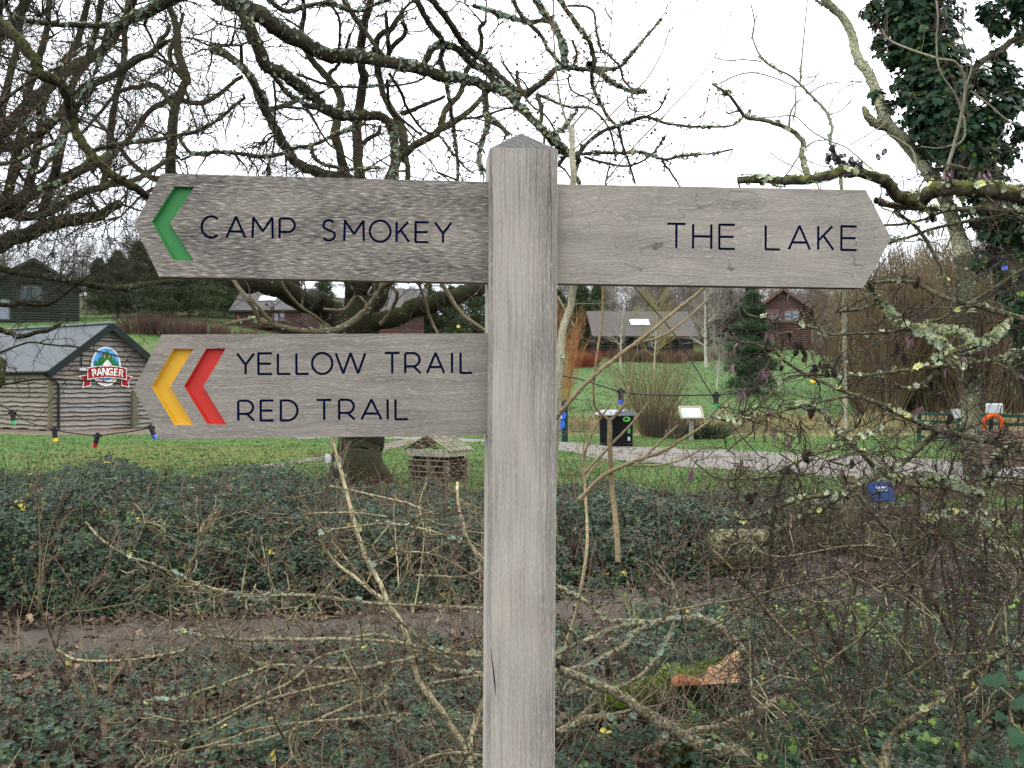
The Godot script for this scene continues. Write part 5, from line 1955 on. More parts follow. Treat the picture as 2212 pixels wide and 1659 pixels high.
func build_ivy_tree() -> void:
	rng.seed = 21
	var d := 10.5
	var base := at(2100, 1250, d)
	base.y = hgt(base.x, base.z)
	var t := wood("ivy_clad_tree", "leaning tree with pale bark and a dark coat of ivy at the right edge", d, .5, 31.0, base, M.bark_near)
	t.col = Color(.46, .45, .35)
	t.col2 = Color(.38, .40, .26)
	t.mossy = .3
	t.twig_col = Color(.15, .12, .09)
	t.col = Color(.10, .09, .065)
	t.limb(X3, 0, Q3, [1830, 3500, 1800, 2800, 1790, 2300, 1784, 2000, 1772, 1700, 1750, 1530], 60, 52, .35, "trunk", null, -1, .7)
	t.col = Color(.46, .45, .35)
	t.limb(X3, 0, Q3, [1784, 1860, 1772, 1680, 1752, 1550, 1715, 1400, 1660, 1230, 1590, 1090, 1500, 970, 1400, 840, 1290, 720, 1230, 540, 1180, 430, 1120, 340, 1090, 210, 1020, 90, 930, 0, 860, -90], 50, 20, .2, "trunk", null, -1, .5)
	# the second, ivy-hidden stem
	var hid := [2250, 3300, 2200, 2500, 2120, 2000, 2060, 1700, 1980, 1450, 1880, 1180, 1760, 900, 1640, 600, 1540, 300, 1460, 0, 1420, -200]
	t.col = Color(.07, .06, .045)
	t.limb(X3, 0, Q3, hid, 80, 60, 0, "trunk", null, 0, .5)
	t.limb(X3, 0, Q3, [1640, 620, 1800, 420, 1960, 300, 2111, 200, 2300, 100], 22, 16, 0, "limb", null, 0)
	t.limb(X3, 0, Q3, [2250, 250, 2150, 120, 2050, 40, 1980, -40], 22, 16, 0, "limb", null, 0)
	# ivy: leaves all round the hidden stem, shingled and hanging
	var xf := []
	var cs := []
	var spots := [[1450, -60, 290], [1470, 60, 270], [1500, 170, 260], [1540, 290, 255], [1580, 400, 250], [1610, 510, 260], [1640, 620, 270], [1690, 730, 250], [1740, 830, 230], [1790, 930, 225], [1850, 1040, 190], [1920, 1180, 190], [1975, 1310, 195], [2010, 1430, 190], [2040, 1550, 180], [2080, 1680, 160], [2110, 1820, 150], [2150, 1980, 150], [2180, 2150, 150], [2060, -20, 140], [2110, 90, 110], [2120, 210, 70], [1900, 60, 90], [1960, 330, 70], [2060, 560, 75], [1880, 480, 110], [1960, 640, 120], [2050, 620, 70], [2090, 780, 60], [1290, 640, 60], [1240, 560, 45], [1330, 330, 90], [1250, 260, 60], [1300, 120, 110], [1210, 60, 70], [1420, 520, 120], [1480, 700, 120], [1560, 860, 110], [1960, 150, 90], [2000, 460, 110], [1900, 760, 130], [2010, 900, 90], [2060, 1250, 110], [2100, 1450, 110], [1850, 1560, 60]]
	for s in spots:
		var c: Vector3 = t.w(X3 + s[0] * Q3, s[1] * Q3)
		var rad: float = s[2] * Q3 * -c.z / F
		var n := int(270 * (s[2] / 200.0) * (s[2] / 200.0)) + 30
		if s[1] > 1700: n = n / 2
		for k in n * 3:
			var o := rv()
			if o.length() > 1.0: continue
			o = o.normalized() * pow(rng.randf(), .42)
			o.z *= .75
			var p := c + o * rad * (rnd(.75, 1.05) + .35 * nz.get_noise_3d(o.x * 2.0 + s[0], o.y * 2.0 + s[1], o.z * 2.0))
			var face := (o + Vector3(0, .35, .25) + rv() * .55).normalized()
			var down := (Vector3(0, -1, 0) + rv() * .5)
			down = (down - face * down.dot(face)).normalized()
			var sz := rnd(.034, .078)
			xf.append(Transform3D(Basis(face.cross(down), face, down).scaled_local(Vector3(sz, sz, sz)), p))
			var y := rnd(.5, 1.3) * (1.0 + .9 * nz.get_noise_3d(p.x * 3.0, p.y * 3.0, p.z * 3.0))
			cs.append(Color(.012 * y, .036 * y, .015 * y) if rng.randf() < .93 else Color(.07 * y, .11 * y, .02 * y))
	scatter(t.root, "ivy", M.ivy_mesh, M.ivy, xf, cs)
	# moss on the broken stub
	t.col = Color(.22, .2, .14)
	t.limb(X3, 0, Q3, [1300, 730, 1240, 740, 1190, 700, 1160, 640], 36, 16, .3, "limb", null, 1.0)
	t.limb(X3, 0, Q3, [860, -10, 900, 20, 960, 45], 7, 8, .3)
	for k in 90:
		t.reach(t.w(rnd(1880, 2240), rnd(-30, 700)) + Vector3(0, 0, rnd(-.2, .7)), .008, .12, .002, t.branches, .008, 4, true, Color(.14, .12, .09))
	t.spur(260, .2, .5, .004, .002, .02, .4, .1, 1)
	t.done()


func build_alder() -> void:
	rng.seed = 22
	var d := 4.6
	var base := Vector3(3.1, hgt(3.1, -4.9), -4.9)
	var t := wood("alder_tree", "alder with mossy boughs, dark cones and catkins reaching in from the right", d, .45, 41.0, base, M.bark_near)
	t.col = Color(.17, .15, .118)
	t.col2 = Color(.20, .20, .10)
	t.mossy = .45
	t.twig_col = Color(.05, .036, .032)
	t.gnarl = .42
	t.max_len = .8
	t.lich_tone = Color(1.45, 1.3, 1.1)
	var tr := TB.new()
	tr.tube(PackedVector3Array([base - UP * .3, base + Vector3(-.02, .8, 0), base + Vector3(-.06, 1.6, .1), base + Vector3(-.02, 2.4, .1), base + Vector3(.1, 3.4, .0), base + Vector3(.1, 5, .0)]), PackedFloat32Array([.20, .16, .14, .12, .10, .08]), 14, Color(.08, .07, .05), t.col2, .4, .06)
	part(t.root, "trunk", tr.mesh(), M.bark_near)
	for q in [[2230, 420], [2230, 480], [2240, 700], [2230, 900], [2230, 1020], [2240, 560], [2235, 1090]]:
		t.P.append(t.w(q[0] + 120, q[1] - 10))
		t.R.append(.03)
		t.D.append(Vector3(-1, .1, 0))
	# thick mossy bough that ends in a broken nose over the right board
	var keep := [t.col, t.col2]
	t.col = Color(.10, .085, .06)
	t.col2 = Color(.13, .145, .03)
	t.limb(X3, 0, Q3, [410, 1072, 560, 1065, 700, 1075, 830, 1065, 1000, 1030, 1150, 1030, 1280, 1065, 1330, 1130, 1400, 1180, 1500, 1185, 1600, 1125, 1750, 1110, 1900, 1130, 2111, 1170, 2350, 1210], 21, 52, .25, "bough", M.bark, .75)
	t.col = keep[0]
	t.col2 = keep[1]
	t.limb(X3, 0, Q3, [825, 1050, 800, 960, 790, 900, 800, 850, 750, 790, 650, 740, 550, 710, 460, 700, 390, 600, 340, 550, 260, 500], 20, 7, .2)
	t.limb(X3, 0, Q3, [460, 700, 420, 660, 350, 678], 9, 4)
	t.limb(X3, 0, Q3, [1250, 1215, 1400, 1235, 1650, 1240, 1900, 1240, 2111, 1260, 2300, 1290], 11, 20, .15)
	t.limb(X3, 0, Q3, [1230, 1190, 1350, 1225, 1450, 1195, 1560, 1150], 20, 22, .1, "limb", M.bark, .9)
	t.limb(X3, 0, Q3, [1310, 1440, 1450, 1400, 1600, 1350, 1800, 1310, 2111, 1270, 2300, 1250], 7, 15, .1)
	t.limb(X3, 0, Q3, [1260, 1340, 1400, 1330, 1520, 1300, 1640, 1250], 7, 9)
	t.limb(X3, 0, Q3, [1340, 1250, 1480, 1360, 1560, 1480, 1640, 1650, 1700, 1800], 10, 14, .1)
	# lower tiers
	t.limb(X3, Y6, Q6, [260, 1010, 390, 1040, 480, 1020, 560, 950, 680, 820, 730, 770, 850, 750, 1000, 755, 1250, 750, 1500, 720, 1750, 690, 2000, 660, 2212, 600, 2400, 560], 5, 14, .2)
	t.limb(X3, Y6, Q6, [450, 320, 500, 380, 600, 400, 700, 420, 900, 460, 1000, 500, 1200, 495, 1400, 485, 1600, 440, 1750, 370, 1950, 260, 2120, 150, 2300, 40], 6, 9, .1)
	t.limb(X3, Y6, Q6, [1045, 357, 1180, 345, 1300, 305], 9, 13)
	t.limb(X3, Y6, Q6, [1250, 180, 1270, 230, 1310, 300, 1400, 390, 1500, 460, 1600, 500, 1700, 560, 1760, 640, 1830, 700], 14, 26, .9)
	t.limb(X3, Y6, Q6, [1230, 205, 1290, 180, 1400, 170, 1530, 180, 1650, 240, 1780, 290, 1950, 330, 2212, 410, 2400, 470], 7, 22, .1)
	t.limb(X3, Y6, Q6, [650, 590, 690, 640, 740, 680, 820, 730, 900, 770, 1100, 860, 1250, 910, 1380, 970, 1550, 1050, 1700, 1100, 1900, 1150, 2020, 1170, 2200, 1230], 6, 24, .15)
	t.limb(X3, Y6, Q6, [430, 540, 540, 560, 650, 600], 4, 6)
	t.limb(X3, Y6, Q6, [500, 1900, 620, 1780, 800, 1650, 960, 1580, 1100, 1480, 1300, 1380, 1400, 1330, 1500, 1260, 1600, 1170, 1670, 1100], 14, 20, .35)
	t.limb(X3, Y6, Q6, [80, 1170, 150, 1280, 220, 1340, 300, 1390, 450, 1400, 600, 1390, 760, 1380], 5, 8)
	t.limb(X3, Y6, Q6, [1400, 805, 1450, 830, 1510, 842, 1590, 805, 1650, 760, 1680, 700], 10, 24, .1, "limb", M.bark, .1)
	t.limb(X3, Y6, Q6, [680, 940, 800, 930, 960, 985, 1000, 1060, 1100, 1150, 1200, 1240, 1290, 1330, 1350, 1370, 1450, 1400], 6, 20, .2)
	t.limb(X3, Y6, Q6, [1260, 1310, 1400, 1390, 1560, 1380, 1700, 1400, 1800, 1440, 1950, 1500], 12, 20, 1.3)
	t.limb(X3, Y6, Q6, [600, 1000, 740, 970, 900, 930, 1100, 890, 1250, 910], 6, 10)
	t.limb(X3, Y6, Q6, [380, 1460, 500, 1420, 700, 1340, 900, 1250, 1100, 1180, 1300, 1080, 1420, 980], 7, 10, .1)
	t.limb(X3, Y6, Q6, [1500, 470, 1650, 470, 1750, 480, 1850, 500, 1900, 560], 14, 18, 1.8)
	t.limb(X3, Y6, Q6, [1660, 660, 1740, 620, 1850, 590, 1950, 560, 2080, 470, 2120, 400], 14, 16, 2.0)
	t.limb(X3, Y6, Q6, [1960, 1660, 1960, 1520, 2010, 1360, 2080, 1240, 2150, 1180], 20, 26, .5)
	t.limb(X3, Y6, Q6, [1480, 1440, 1640, 1450, 1800, 1440, 2000, 1390, 2212, 1400], 7, 9)
	t.limb(X3, YB, QB, [330, 190, 460, 210, 590, 170, 700, 120, 860, 80, 1000, 60, 1100, 20], 8, 16, .2)
	t.limb(X3, YB, QB, [570, 700, 590, 500, 600, 300, 610, 150, 650, 0, 690, -90], 15, 9)
	t.limb(X3, YB, QB, [1100, 60, 1200, 200, 1330, 340, 1400, 470, 1480, 600, 1560, 720, 1640, 900], 12, 16)
	t.limb(X3, YB, QB, [1780, 480, 1800, 380, 1800, 260, 1830, 150, 1850, 40, 1880, -60], 14, 20, .9)
	t.limb(X3, YB, QB, [1500, 220, 1580, 190, 1700, 180, 1780, 220, 1900, 240], 12, 14, 1.2)
	t.limb(X3, YB, QB, [1840, 330, 1920, 380, 2000, 410, 2140, 400], 12, 14, .6)
	t.limb(X3, YB, QB, [1890, 560, 1920, 470, 1930, 390], 9, 11, .3)
	# pale hanging sapling stems in front of the ivy
	for k in 34:
		t.reach(t.w(rnd(1560, 2230), rnd(470, 1120)) + Vector3(0, 0, rnd(-.3, .3)), .007, .07, .002, t.branches, .004, 4, true, Color(.17, .15, .11))
	for k in 600:
		var px := rnd(1560, 2240)
		var py := rnd(360, 1180)
		if py < 640 and px < 1940: continue
		if px < 1640 and rng.randf() < .6: continue
		t.reach(t.w(px, py) + Vector3(0, 0, rnd(-.35, .35)), 0.0065, .06, .0027, t.branches, .0028, 4, true, [Color(.15, .125, .09), Color(.06, .046, .037), Color(.05, .036, .032)][k % 3])
	for k in 260:
		t.reach(t.w(rnd(1560, 2240), rnd(900, 1330)) + Vector3(0, 0, rnd(-.35, .35)), 0.0065, .06, .0027, t.branches, .0028, 4, true, [Color(.15, .125, .09), Color(.06, .046, .037), Color(.05, .036, .032)][k % 3])
	t.spur(900, .06, .24, .0030, .001, .008, .4, .1, 1)
	# cones and catkins in clusters on the twigs
	var cones := []
	var cc := []
	for q in [[810, 590, 5], [830, 640, 2], [1000, 720, 6], [890, 980, 5], [568, 860, 2], [860, 1260, 5], [728, 1360, 3], [1470, 640, 4], [1400, 590, 3], [728, 690, 1], [910, 690, 2], [520, 1520, 5], [1120, 1310, 2], [1100, 1500, 2], [1690, 880, 4], [1740, 1030, 3], [1540, 180, 3], [1900, -180, 6], [1640, -230, 5], [1560, -300, 3], [1980, 60, 5], [2050, -420, 4]]:
		for k in q[2]:
			var p: Vector3 = t.w(X3 + (q[0] + rnd(-26, 26)) * Q6, Y6 + (q[1] + rnd(-22, 26)) * Q6) + Vector3(0, 0, rnd(-.03, .03))
			var sz := rnd(.0125, .0165)
			cones.append(Transform3D(Basis.from_euler(Vector3(rnd(-.6, .6), rnd(0, TAU), rnd(-.7, .7))).scaled_local(Vector3(sz, sz * 1.05, sz)), p))
			var y := rnd(.7, 1.2)
			cc.append(Color(.030 * y, .019 * y, .015 * y))
			t.twigs.tube(PackedVector3Array([p + UP * sz, p + UP * (sz + .012) + rv() * .006, p + UP * rnd(.03, .06) + rv() * .02]), PackedFloat32Array([.0012, .0012, .0016]), 3, t.twig_col)
	for q in [[970, 915, 8], [1010, 955, 6], [1060, 985, 6], [940, 970, 3], [1120, 995, 3], [1265, 905, 2], [1320, 1120, 5]]:
		for k in q[2]:
			var p: Vector3 = t.w(X3 + (q[0] + rnd(-34, 34)) * Q3, (q[1] + rnd(-30, 30)) * Q3) + Vector3(0, 0, rnd(-.03, .03))
			var sz := rnd(.0125, .0165)
			cones.append(Transform3D(Basis.from_euler(Vector3(rnd(-.8, .8), rnd(0, TAU), rnd(-.8, .8))).scaled_local(Vector3(sz, sz, sz)), p))
			cc.append(Color(.022, .016, .022))
			t.twigs.tube(PackedVector3Array([p + UP * sz, p + UP * .02 + rv() * .012, p + UP * rnd(.03, .06) + rv() * .03]), PackedFloat32Array([.0012, .0012, .0018]), 3, t.twig_col)
	scatter(t.root, "cones", M.cone_mesh, M.dry, cones, cc)
	var cat := []
	var kc := []
	for q in [[640, 510, 4], [590, 735, 6], [460, 880, 5], [640, 970, 3], [965, 960, 3], [640, 1120, 3], [745, 1160, 3], [1570, 960, 3], [1715, 700, 2], [1840, 650, 3], [420, 570, 3], [400, 690, 3], [1330, 470, 2], [880, 620, 3], [2190, 760, 3], [1440, 1420, 5], [1990, 590, 2], [1500, 530, 4], [1900, 1400, 4], [160, 1360, 3], [1360, 480, 2], [1720, 1080, 3], [2060, -330, 5], [1960, -500, 4], [1770, -420, 4], [1750, -500, 3]]:
		for k in q[2]:
			var p: Vector3 = t.w(X3 + (q[0] + rnd(-22, 22)) * Q6, Y6 + (q[1] + rnd(-24, 10)) * Q6) + Vector3(0, 0, rnd(-.03, .03))
			var sz := rnd(.036, .052)
			cat.append(Transform3D(Basis.from_euler(Vector3(rnd(-.3, .3), rnd(0, TAU), rnd(-.5, .5))).scaled_local(Vector3(sz * 1.1, sz, sz * 1.1)), p))
			var y := rnd(.75, 1.2)
			kc.append(Color(.17 * y, .105 * y, .12 * y))
			t.twigs.tube(PackedVector3Array([p, p + UP * .012 + rv() * .01, p + UP * rnd(.03, .05) + rv() * .03]), PackedFloat32Array([.0012, .0013, .0018]), 3, t.twig_col)
	scatter(t.root, "catkins", M.catkin_mesh, M.dry, cat, kc)
	t.done()


func build_saplings() -> void:
	rng.seed = 23
	# pale ash-like sapling behind the right board
	var b := at(1192, 1240, 6.2)
	b.y = hgt(b.x, b.z)
	var t := wood("sapling", "slender pale sapling passing just right of the post and forking above the board", 6.2, .2, 51.0, b, M.pale)
	t.col = Color(.30, .275, .19)
	t.col2 = Color(.30, .30, .2)
	t.twig_col = Color(.22, .18, .12)
	t.limb(0, 0, 1, [1188, 1250, 1192, 1100, 1196, 1000, 1203, 900, 1207, 800, 1215, 720, 1232, 660, 1240, 612, 1240, 560, 1238, 400, 1236, 335, 1233, 275], 10, 6, .05, "stem")
	t.limb(987.5, 0, Z, [995, 1110, 940, 1020, 890, 830, 860, 560, 840, 300, 838, 0, 836, -100], 10, 6, 0, "stem")
	t.limb(987.5, 0, Z, [995, 1110, 1060, 1030, 1140, 930, 1240, 680, 1300, 540, 1340, 250, 1350, 60], 9, 4, 0, "stem")
	t.limb(987.5, 0, Z, [1350, 175, 1310, 120, 1270, 0], 4, 3, 0, "stem")
	t.limb(0, 0, 1, [1240, 618, 1270, 606, 1300, 600], 3, 2, 0, "stem")
	t.limb(0, 0, 1, [1205, 640, 1225, 680, 1240, 706], 2.2, 1.6, 0, "stem")
	t.spur(46, .12, .4, .0025, .001, .012, .7, .4, 1)
	t.done()
	# whippy stems right of the post
	b = at(1320, 1200, 5.4)
	b.y = hgt(b.x, b.z)
	t = wood("sapling", "thin brownish sapling with straight whips crossing in front of the litter bin", 5.4, .25, 52.0, b, M.pale)
	t.col = Color(.27, .20, .11)
	t.col2 = Color(.2, .18, .1)
	t.twig_col = Color(.19, .14, .09)
	t.limb(0, 0, 1, [1335, 1215, 1330, 1130, 1322, 1050, 1318, 960, 1316, 905], 6, 5, 0, "stem")
	t.limb(0, 0, 1, [1318, 910, 1290, 885, 1282, 850, 1290, 760, 1300, 700, 1303, 620], 3, 2.5, 0, "stem")
	t.limb(0, 0, 1, [1318, 908, 1345, 880, 1358, 845, 1370, 790], 3.5, 2, 0, "stem")
	t.limb(0, 0, 1, [1200, 905, 1240, 855, 1290, 805, 1340, 765, 1400, 722, 1460, 670, 1500, 640, 1525, 618], 5.5, 3, 0, "stem")
	t.limb(0, 0, 1, [1370, 740, 1420, 730, 1470, 700, 1530, 645], 3.2, 2.2, 0, "stem")
	t.limb(0, 0, 1, [1250, 1080, 1300, 1030, 1360, 1000, 1430, 975, 1480, 945, 1540, 905, 1580, 865], 5, 2.5, 0, "stem")
	t.limb(0, 0, 1, [1265, 1020, 1320, 960, 1360, 920, 1400, 870], 3.5, 2, 0, "stem")
	t.limb(0, 0, 1, [1380, 1000, 1420, 960, 1465, 918], 3, 2, 0, "stem")
	t.limb(0, 0, 1, [1350, 1005, 1420, 1005, 1480, 990, 1520, 965], 2.6, 1.5, 0, "stem")
	t.limb(0, 0, 1, [1260, 985, 1285, 925, 1320, 870], 2.6, 1.8, 0, "stem")
	t.limb(987.5, 0, Z, [1010, 1310, 1360, 980, 1640, 700, 1770, 480, 1850, 250, 1860, 0], 7, 4, 0, "stem")
	t.limb(987.5, 0, Z, [1850, 270, 1950, 170, 2050, 70, 2090, -20], 5, 4, 0, "stem")
	t.limb(987.5, 0, Z, [1290, 1590, 1500, 1320, 1800, 1010, 2000, 800, 2212, 540, 2330, 300, 2420, 0], 7, 4, 0, "stem")
	t.spur(60, .06, .2, .002, .001, .01, .8, .2, 1)
	t.done()
	# light sapling in front of the upper right sky
	b = Vector3(2.0, hgt(2.0, -7.0), -7.0)
	t = wood("sapling", "pale forked sapling against the sky above the right board", 7.2, .3, 53.0, b, M.pale)
	t.col = Color(.27, .25, .17)
	t.col2 = Color(.3, .3, .2)
	t.twig_col = Color(.17, .14, .11)
	t.limb(X3, 0, Q3, [1050, 2600, 1045, 2000, 1040, 1500, 1030, 1150, 1010, 960, 960, 850, 970, 760, 940, 670, 870, 590, 780, 500, 720, 450, 620, 400, 550, 340, 500, 230, 510, 130, 490, 30], 13, 4, .1, "stem")
	t.limb(X3, 0, Q3, [780, 500, 785, 420, 800, 250, 825, 0], 7, 4, 0, "stem")
	t.limb(X3, 0, Q3, [300, 500, 400, 450, 500, 432, 650, 470, 760, 515, 850, 490, 880, 450, 900, 420], 5, 3, 0, "stem")
	t.limb(X3, 0, Q3, [270, 340, 350, 360, 450, 355, 550, 365], 4, 5, 0, "stem")
	t.limb(X3, 0, Q3, [845, 550, 900, 515, 1000, 490, 1150, 485], 5, 3, 0, "stem")
	t.limb(X3, 0, Q3, [950, 670, 970, 600, 1030, 530, 1100, 500, 1160, 485], 4, 3, 0, "stem")
	t.limb(X3, 0, Q3, [940, 680, 1020, 660, 1080, 600, 1095, 555], 4, 3, 0, "stem")
	t.limb(X3, 0, Q3, [715, 770, 720, 690, 750, 620, 790, 590], 7, 4, 0, "stem")
	t.limb(X3, 0, Q3, [520, 700, 650, 695, 750, 690, 850, 780, 960, 840, 1060, 880, 1200, 1000, 1400, 1160], 4, 5, 0, "stem")
	t.limb(X3, 0, Q3, [660, 1085, 720, 1010, 800, 890, 870, 840, 950, 830], 5, 4, 0, "stem")
	t.limb(X3, 0, Q3, [750, 520, 755, 620, 740, 720], 4, 4, 0, "stem")
	t.limb(X3, 0, Q3, [600, 905, 680, 960, 780, 1010, 850, 1090], 4, 4, 0, "stem")
	t.limb(X3, 0, Q3, [820, 950, 900, 985, 970, 992], 4, 3, 0, "stem")
	t.limb(X3, 0, Q3, [1080, 860, 1180, 800, 1250, 760, 1300, 720], 4, 3, 0, "stem")
	t.limb(X3, 0, Q3, [1480, 1040, 1450, 900, 1380, 840, 1300, 800, 1240, 830, 1180, 880], 6, 3, 0, "stem")
	# stems before the ivy
	t.limb(X3, 0, Q3, [1620, 1090, 1690, 880, 1745, 650, 1760, 480, 1700, 370, 1600, 350, 1400, 280, 1300, 230, 1265, 170], 11, 4, 0, "stem")
	t.limb(X3, 0, Q3, [1700, 870, 1760, 800, 1720, 600, 1610, 420, 1590, 250, 1600, 100, 1580, -40], 8, 5, 0, "stem")
	t.limb(X3, 0, Q3, [1760, 520, 1800, 380, 1750, 250, 1740, 120], 6, 3, 0, "stem")
	t.limb(X3, 0, Q3, [1790, 540, 1900, 620, 2020, 720, 2140, 760], 6, 4, 0, "stem")
	t.limb(X3, 0, Q3, [1690, 860, 1600, 880, 1500, 870], 4, 3, 0, "stem")
	t.spur(120, .1, .3, .0025, .001, .012, .8, .2, 1)
	t.done()
	# the pale willow poles at the foot of the post
	b = at(800, 1690, 4.3)
	b.y = hgt(b.x, b.z)
	t = wood("willow_sapling", "pale yellowish willow pole leaning left across the brambles below the lower board", 4.5, .2, 54.0, b, M.pale)
	t.col = Color(.58, .50, .31)
	t.col2 = Color(.55, .5, .3)
	t.mossy = .15
	t.twig_col = Color(.24, .19, .12)
	t.limb(713.2, YB, QB, [830, 1760, 815, 1659, 790, 1550, 720, 1440, 620, 1290, 530, 1180, 480, 1050, 430, 850, 340, 700, 290, 580, 230, 480, 180, 360, 130, 190, 80, 0, 20, -220, 0, -300], 19, 9, .05, "stem")
	t.limb(713.2, YB, QB, [810, 1600, 830, 1440, 890, 1270, 960, 1130], 17, 12, 0, "stem")
	t.limb(713.2, YB, QB, [330, 690, 240, 630, 130, 540, 50, 480, -20, 400, -70, 330], 13, 5, 0, "stem")
	t.limb(713.2, YB, QB, [740, 0, 740, 100, 770, 220, 800, 330, 850, 400, 890, 445], 8, 6, 0, "stem")
	t.limb(713.2, YB, QB, [480, 760, 510, 620, 540, 400, 545, 280, 520, 120, 560, 0], 5, 3, 0, "stem")
	t.limb(713.2, YB, QB, [400, 600, 390, 450, 380, 300, 370, 180, 380, 60], 5, 3, 0, "stem")
	t.spur(70, .1, .35, .003, .002, .016, .6, .2, 1)
	t.done()
	b = at(1340, 1420, 6.6)
	b.y = hgt(b.x, b.z)
	t = wood("willow_sapling", "straight pale willow pole right of the post above the fallen branches", 6.0, .2, 55.0, b, M.pale)
	t.col = Color(.45, .36, .21)
	t.col2 = Color(.34, .3, .18)
	t.mossy = .15
	t.twig_col = Color(.22, .17, .10)
	t.limb(713.2, YB, QB, [1330, 1020, 1400, 850, 1460, 600, 1490, 380, 1490, 200, 1478, 0, 1470, -160, 1480, -300], 11, 6, 0, "stem")
	t.limb(713.2, YB, QB, [1475, 0, 1520, -80, 1560, -120], 5, 3, 0, "stem")
	t.spur(20, .1, .3, .003, .001, .016, .6, .2, 1)
	t.done()


func build_low_shrubs() -> void:
	rng.seed = 24
	# grey twiggy shrub whose boughs cross the lower left
	var b := at(1120, 1700, 4.4)
	b.y = hgt(b.x, b.z)
	var t := wood("alder_shrub", "grey-brown twiggy boughs sweeping left and right low across the brambles behind the post", 4.4, .3, 61.0, b, M.bark_near)
	t.max_len = .55
	t.col = Color(.42, .35, .265)
	t.col2 = Color(.40, .38, .24)
	t.mossy = .3
	t.twig_col = Color(.15, .11, .08)
	t.limb(0, YB, QB, [500, 230, 600, 340, 750, 430, 900, 480, 1100, 570, 1300, 630, 1500, 655, 1800, 655, 2066, 690, 2300, 710, 2520, 720, 2810, 730, 3000, 760], 6, 13, .1)
	t.limb(0, YB, QB, [1010, 860, 1060, 870, 1200, 890, 1400, 915, 1700, 910, 2066, 912, 2320, 930, 2560, 985, 2810, 990, 2960, 1000], 8, 14, .1)
	t.limb(0, YB, QB, [330, 970, 450, 1030, 700, 1035, 900, 1010, 1080, 970, 1200, 900], 7, 9)
	t.limb(0, YB, QB, [850, 1265, 1000, 1260, 1200, 1200, 1400, 1130, 1600, 1060, 1800, 1070, 2066, 1080, 2300, 1040, 2450, 1000], 6, 11, .1)
	t.limb(0, YB, QB, [830, 1340, 1100, 1390, 1300, 1350, 1500, 1250, 1700, 1150, 1850, 1020, 2066, 960], 5, 10)
	t.limb(0, YB, QB, [880, 1500, 1050, 1500, 1250, 1410, 1500, 1280, 1800, 1200, 2066, 1140], 5, 9)
	t.limb(0, YB, QB, [1260, 1530, 1450, 1510, 1700, 1440, 2066, 1280, 2200, 1240, 2260, 1190], 7, 11)
	t.limb(0, YB, QB, [860, 1640, 1000, 1580, 1300, 1500, 1500, 1430, 1800, 1390, 2066, 1370, 2300, 1340], 6, 9)
	t.limb(0, YB, QB, [1100, 460, 1110, 570, 1140, 700, 1180, 830, 1210, 890], 6, 8)
	t.limb(0, YB, QB, [1540, 655, 1480, 720, 1430, 770, 1380, 840, 1330, 880], 6, 5)
	t.limb(0, YB, QB, [780, 490, 900, 510, 1050, 580, 1200, 600], 4, 5)
	t.limb(0, YB, QB, [1060, 720, 1200, 685, 1310, 640], 4, 5)
	t.limb(713.2, YB, QB, [900, 1110, 720, 1100, 620, 1080, 560, 1020, 520, 1000, 440, 1030, 390, 1090, 340, 1160, 320, 1260, 350, 1350, 400, 1390], 15, 8, .2)
	t.limb(713.2, YB, QB, [890, 1010, 600, 980, 480, 970, 300, 880, 100, 910], 12, 8, .1)
	t.limb(713.2, YB, QB, [950, 860, 800, 920, 660, 980, 560, 1000], 9, 9)
	t.limb(713.2, YB, QB, [-60, 300, 50, 270, 200, 250, 300, 235, 420, 250, 560, 275, 700, 320, 800, 370, 890, 440], 6, 9, .15)
	t.limb(713.2, YB, QB, [-120, 180, 50, 175, 200, 180, 330, 200], 5, 5)
	t.limb(713.2, YB, QB, [0, 20, 150, 50, 300, 85, 450, 120, 600, 180], 5, 6)
	t.limb(713.2, YB, QB, [500, 540, 640, 545, 760, 550, 890, 500], 6, 8)
	t.limb(713.2, YB, QB, [380, 400, 560, 410, 700, 460, 890, 580], 5, 7)
	t.limb(713.2, YB, QB, [150, 930, 300, 740, 420, 570, 520, 440, 700, 340], 5, 4)
	t.limb(713.2, YB, QB, [0, 330, 100, 450, 250, 640, 420, 820, 600, 960, 760, 1060], 6, 9)
	t.limb(713.2, YB, QB, [460, 1660, 600, 1590, 760, 1570, 890, 1590], 9, 12)
	t.limb(713.2, YB, QB, [560, 1170, 680, 1150, 800, 1130, 890, 1120], 6, 9)
	t.limb(713.2, YB, QB, [820, 1560, 860, 1400, 880, 1250], 5, 5)
	for k in 560:
		t.reach(t.w(rnd(250, 1080), rnd(1080, 1680)) + Vector3(0, 0, rnd(-.35, .35)), .007, .07, .0026, t.branches, .0028, 4, true, [Color(.40, .33, .24), Color(.24, .19, .135), Color(.09, .068, .05)][k % 3])
	t.spur(560, .08, .32, .0034, .0012, .012, .4, .15, 1)
	t.done()
	# brown stems at the lower left
	b = at(185, 1560, 5.2)
	b.y = hgt(b.x, b.z)
	t = wood("shrub", "thin brown shrub stem curving up at the lower left beside the dirt path", 5.6, .3, 62.0, b, M.pale)
	t.col = Color(.16, .115, .07)
	t.col2 = Color(.16, .16, .08)
	t.twig_col = Color(.17, .12, .08)
	t.limb(0, YB, QB, [500, 1340, 480, 1280, 400, 1100, 330, 970, 280, 840, 240, 760, 225, 700, 235, 400, 225, 150, 240, 0], 10, 3, 0, "stem")
	t.limb(0, YB, QB, [300, 820, 400, 760, 540, 740, 700, 710, 800, 700], 6, 3, 0, "stem")
	t.limb(0, YB, QB, [330, 960, 370, 810, 420, 740, 520, 640, 610, 580], 6, 3, 0, "stem")
	t.limb(0, YB, QB, [240, 700, 250, 500, 300, 250, 400, 0], 4, 2, 0, "stem")
